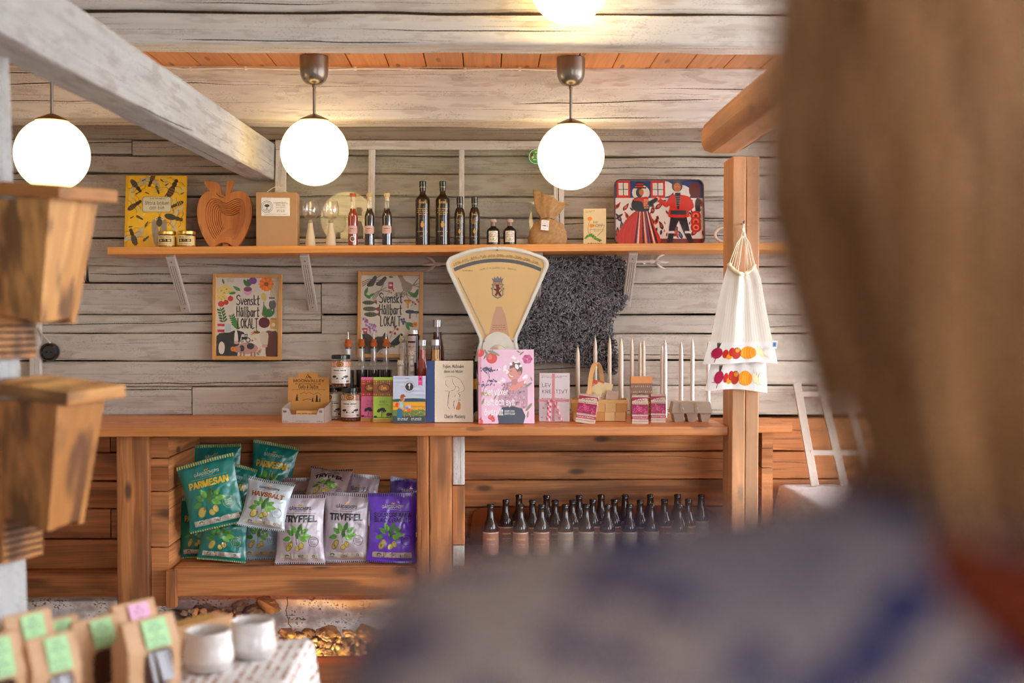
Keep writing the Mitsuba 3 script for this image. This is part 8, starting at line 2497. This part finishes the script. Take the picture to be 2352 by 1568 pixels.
# skin: head with a face (turned to the counter), neck, forearms, hands, shins
J = {'crown': P_(0, .0, 1.585, .083), 'brow': P_(0, .045, 1.565, .062), 'chin': P_(0, .072, 1.475, .028), 'jaw': P_(0, .03, 1.49, .055), 'neck0': P_(0, -.005, 1.46, .052), 'neck1': P_(0, -.012, 1.35, .058)}
for s in (-1, 1):
    n = 'l' if s < 0 else 'r'
    J.update({n + 'elb': P_(s * .255, .02, 1.08, .038), n + 'wri': P_(s * .225, .16, .90, .026)})
head = blob({**J, 'nose0': P_(0, .1, 1.545, .010), 'nose1': P_(0, .128, 1.515, .012), 'ck_l': P_(-.035, .06, 1.515, .035), 'ck_r': P_(.035, .06, 1.515, .035), 'ear_l': P_(-.083, -.002, 1.535, .012), 'ear_l2': P_(-.083, .004, 1.505, .010), 'ear_r': P_(.083, -.002, 1.535, .012), 'ear_r2': P_(.083, .004, 1.505, .010)},
            [('crown', 'brow'), ('brow', 'jaw'), ('crown', 'jaw'), ('jaw', 'chin'), ('brow', 'nose1'), ('nose0', 'nose1'), ('ck_l', 'jaw'), ('ck_r', 'jaw'), ('ck_l', 'brow'), ('ck_r', 'brow'), ('crown', 'neck0'), ('neck0', 'neck1'), ('jaw', 'neck0'), ('ear_l', 'ear_l2'), ('ear_r', 'ear_r2'), ('ear_l', 'crown'), ('ear_r', 'crown')], ref=.012, taubin=6)
arms = []
for s, n in ((-1, 'l'), (1, 'r')):
    w0 = np.array(J[n + 'wri'][:3])
    jj = {'e': J[n + 'elb'], 'w': J[n + 'wri'], 'p0': (*(w0 + [s * -.004, .03, -.035]), .024), 'p1': (*(w0 + [s * -.006, .055, -.062]), .022)}
    bn = [('e', 'w'), ('w', 'p0'), ('p0', 'p1')]
    for q, (L, off) in enumerate(((.07, -.026), (.078, -.009), (.072, .008), (.056, .024))):
        b0 = w0 + [s * -.006 + off * .9, .066, -.066 - abs(off) * .15]
        jj.update({f'f{q}a': (*b0, .0092), f'f{q}b': (*(b0 + [0, L * .42, -L * .28]), .0085), f'f{q}c': (*(b0 + [0, L * .58, -L * .72]), .0078)})
        bn += [('p1', f'f{q}a'), (f'f{q}a', f'f{q}b'), (f'f{q}b', f'f{q}c')]
    tb = w0 + [s * -.024, .025, -.03]
    jj.update({'t0': (*tb, .011), 't1': (*(tb + [s * -.018, .03, -.02]), .010), 't2': (*(tb + [s * -.018, .055, -.036]), .0085)})
    bn += [('w', 't0'), ('t0', 't1'), ('t1', 't2')]
    arms.append(blob(jj, bn, ref=.006, taubin=4))
skin_c = '#b98464'
add(pk + '__head', head, 'satin', col=skin_c, smooth=True)
for a, n in zip(arms, ('l', 'r')):
    add(pk + '__forearm', a, 'satin', col=skin_c, smooth=True)
for s in (-1, 1):
    add(pk + '__eye', sphere(.012, 2, at_=(PX + s * .032, PY + .096, 1.548)), 'gloss', col='#e8e2da', smooth=True)
    add(pk + '__eyebrow', tube([(PX + s * .015, PY + .108, 1.569), (PX + s * .034, PY + .106, 1.573), (PX + s * .05, PY + .094, 1.567)], .0035, 6), 'matte', col='#4a2c18')
add(pk + '__mouth', tube([(PX - .022, PY + .096, 1.492), (PX, PY + .104, 1.493), (PX + .022, PY + .096, 1.492)], [.002, .0045, .002], 8), 'satin', col='#a3544c', smooth=True)
# shirt
S = {'hip_l': P_(-.10, .01, .86, .10), 'hip_r': P_(.10, .01, .86, .10), 'wai_l': P_(-.075, 0, 1.02, .088), 'wai_r': P_(.075, 0, 1.02, .088), 'che_l': P_(-.095, -.005, 1.20, .098), 'che_r': P_(.095, -.005, 1.20, .098),
     'sho_l': P_(-.198, -.005, 1.313, .060), 'sho_r': P_(.198, -.005, 1.313, .060), 'nb': P_(0, -.015, 1.337, .066)}
for s, n in ((-1, 'l'), (1, 'r')):
    S.update({n + 'up': P_(s * .228, 0, 1.23, .057), n + 'el': P_(s * .25, .018, 1.09, .050)})
shirt = blob(S, [('hip_l', 'hip_r'), ('hip_l', 'wai_l'), ('hip_r', 'wai_r'), ('wai_l', 'wai_r'), ('wai_l', 'che_l'), ('wai_r', 'che_r'), ('che_l', 'che_r'), ('che_l', 'sho_l'), ('che_r', 'sho_r'), ('sho_l', 'nb'), ('sho_r', 'nb'), ('che_l', 'nb'), ('che_r', 'nb'), ('hip_l', 'wai_r'),
                 ('sho_l', 'lup'), ('lup', 'lel'), ('sho_r', 'rup'), ('rup', 'rel')], ref=.016, taubin=14)
v = np.array(shirt.vertices)
v += .004 * np.stack([vnoise(v, 14, 1), vnoise(v, 14, 2), vnoise(v, 9, 3)], 1)
uvs = np.c_[v[:, 0] + .6 * (v[:, 1] - PY), v[:, 2] + .8 * (v[:, 1] - PY)]
add(pk + '__shirt', (v, shirt.faces), 'floral', smooth=True, uv=uvs)
# collar: a band round the neck, lower at the back
g = np.linspace(0, 2 * PI, 40)
col_pts = [(PX + .070 * math.cos(a), PY - .012 + .074 * math.sin(a), 1.378 + .018 * math.sin(a)) for a in g]
add(pk + '__collar', tube(col_pts, .016, 10, cap=False), 'matte', col='#6e2a14', smooth=True)
# trousers and shoes
Lg = {}
for s, n in ((-1, 'l'), (1, 'r')):
    Lg.update({n + 'h': P_(s * .09, .01, .84, .098), n + 'k': P_(s * .09, .03, .47, .062), n + 'a': P_(s * .09, .01, .10, .048)})
leg = blob(Lg, [('lh', 'rh'), ('lh', 'lk'), ('lk', 'la'), ('rh', 'rk'), ('rk', 'ra')], ref=.025)
add(pk + '__trousers', leg, 'matte', col='#2c3244', smooth=True)
for s in (-1, 1):
    sh_ = blob({'a': P_(s * .09, -.01, .05, .042), 'b': P_(s * .095, .10, .04, .038), 'c': P_(s * .1, .16, .034, .030)}, [('a', 'b'), ('b', 'c')], ref=.015)
    vv = np.array(sh_.vertices); vv[:, 2] = np.maximum(vv[:, 2], .002)
    add(pk + '__shoe', (vv, sh_.faces), 'satin', col='#3a2418', smooth=True)
# hair: a cap with locks down to the collar
cap_ = blob({'a': P_(0, -.012, 1.592, .094), 'b': P_(0, -.035, 1.52, .076), 'c': P_(0, -.03, 1.45, .058), 'f': P_(0, .035, 1.615, .07)}, [('a', 'b'), ('b', 'c'), ('a', 'f')], ref=.012, taubin=6)
v = np.array(cap_.vertices)
az = np.arctan2(v[:, 0] - PX, -(v[:, 1] - PY))
v += (.003 * np.sin(az * 34 + 6 * vnoise(v, 12, 2)))[:, None] * np.c_[np.sin(az), -np.cos(az), 0 * az]
add(pk + '__hair', (v, cap_.faces), 'hair', smooth=True, uv=np.c_[az * .1, v[:, 2]])
rh = np.random.default_rng(21)
locks = []
luv = []
for k in range(260):
    a = rh.uniform(-2.0, 2.0)
    z0, z1 = rh.uniform(1.53, 1.64), rh.uniform(1.365, 1.44)
    n = 9
    uu = np.linspace(0, 1, n)
    rad = np.interp(uu, [0, .35, .75, 1], [.09, .094, .074, .056]) + rh.uniform(0, .014)
    aa = a + .12 * np.sin(uu * 5 + k) * uu
    pts = np.c_[PX + rad * np.sin(aa), PY - .014 - rad * .95 * np.cos(aa), z0 + (z1 - z0) * uu]
    m = tube(pts, .0052 * np.interp(uu, [0, .2, .7, 1], [.4, 1, .9, .1]), 6)
    locks.append(m); luv.append(np.c_[np.full(len(m.vertices), k * .37), np.array(m.vertices)[:, 2]])
lm = trimesh.util.concatenate(locks)
add(pk + '__hair__locks', lm, 'hair', smooth=True, uv=np.vstack(luv), kind='stuff')
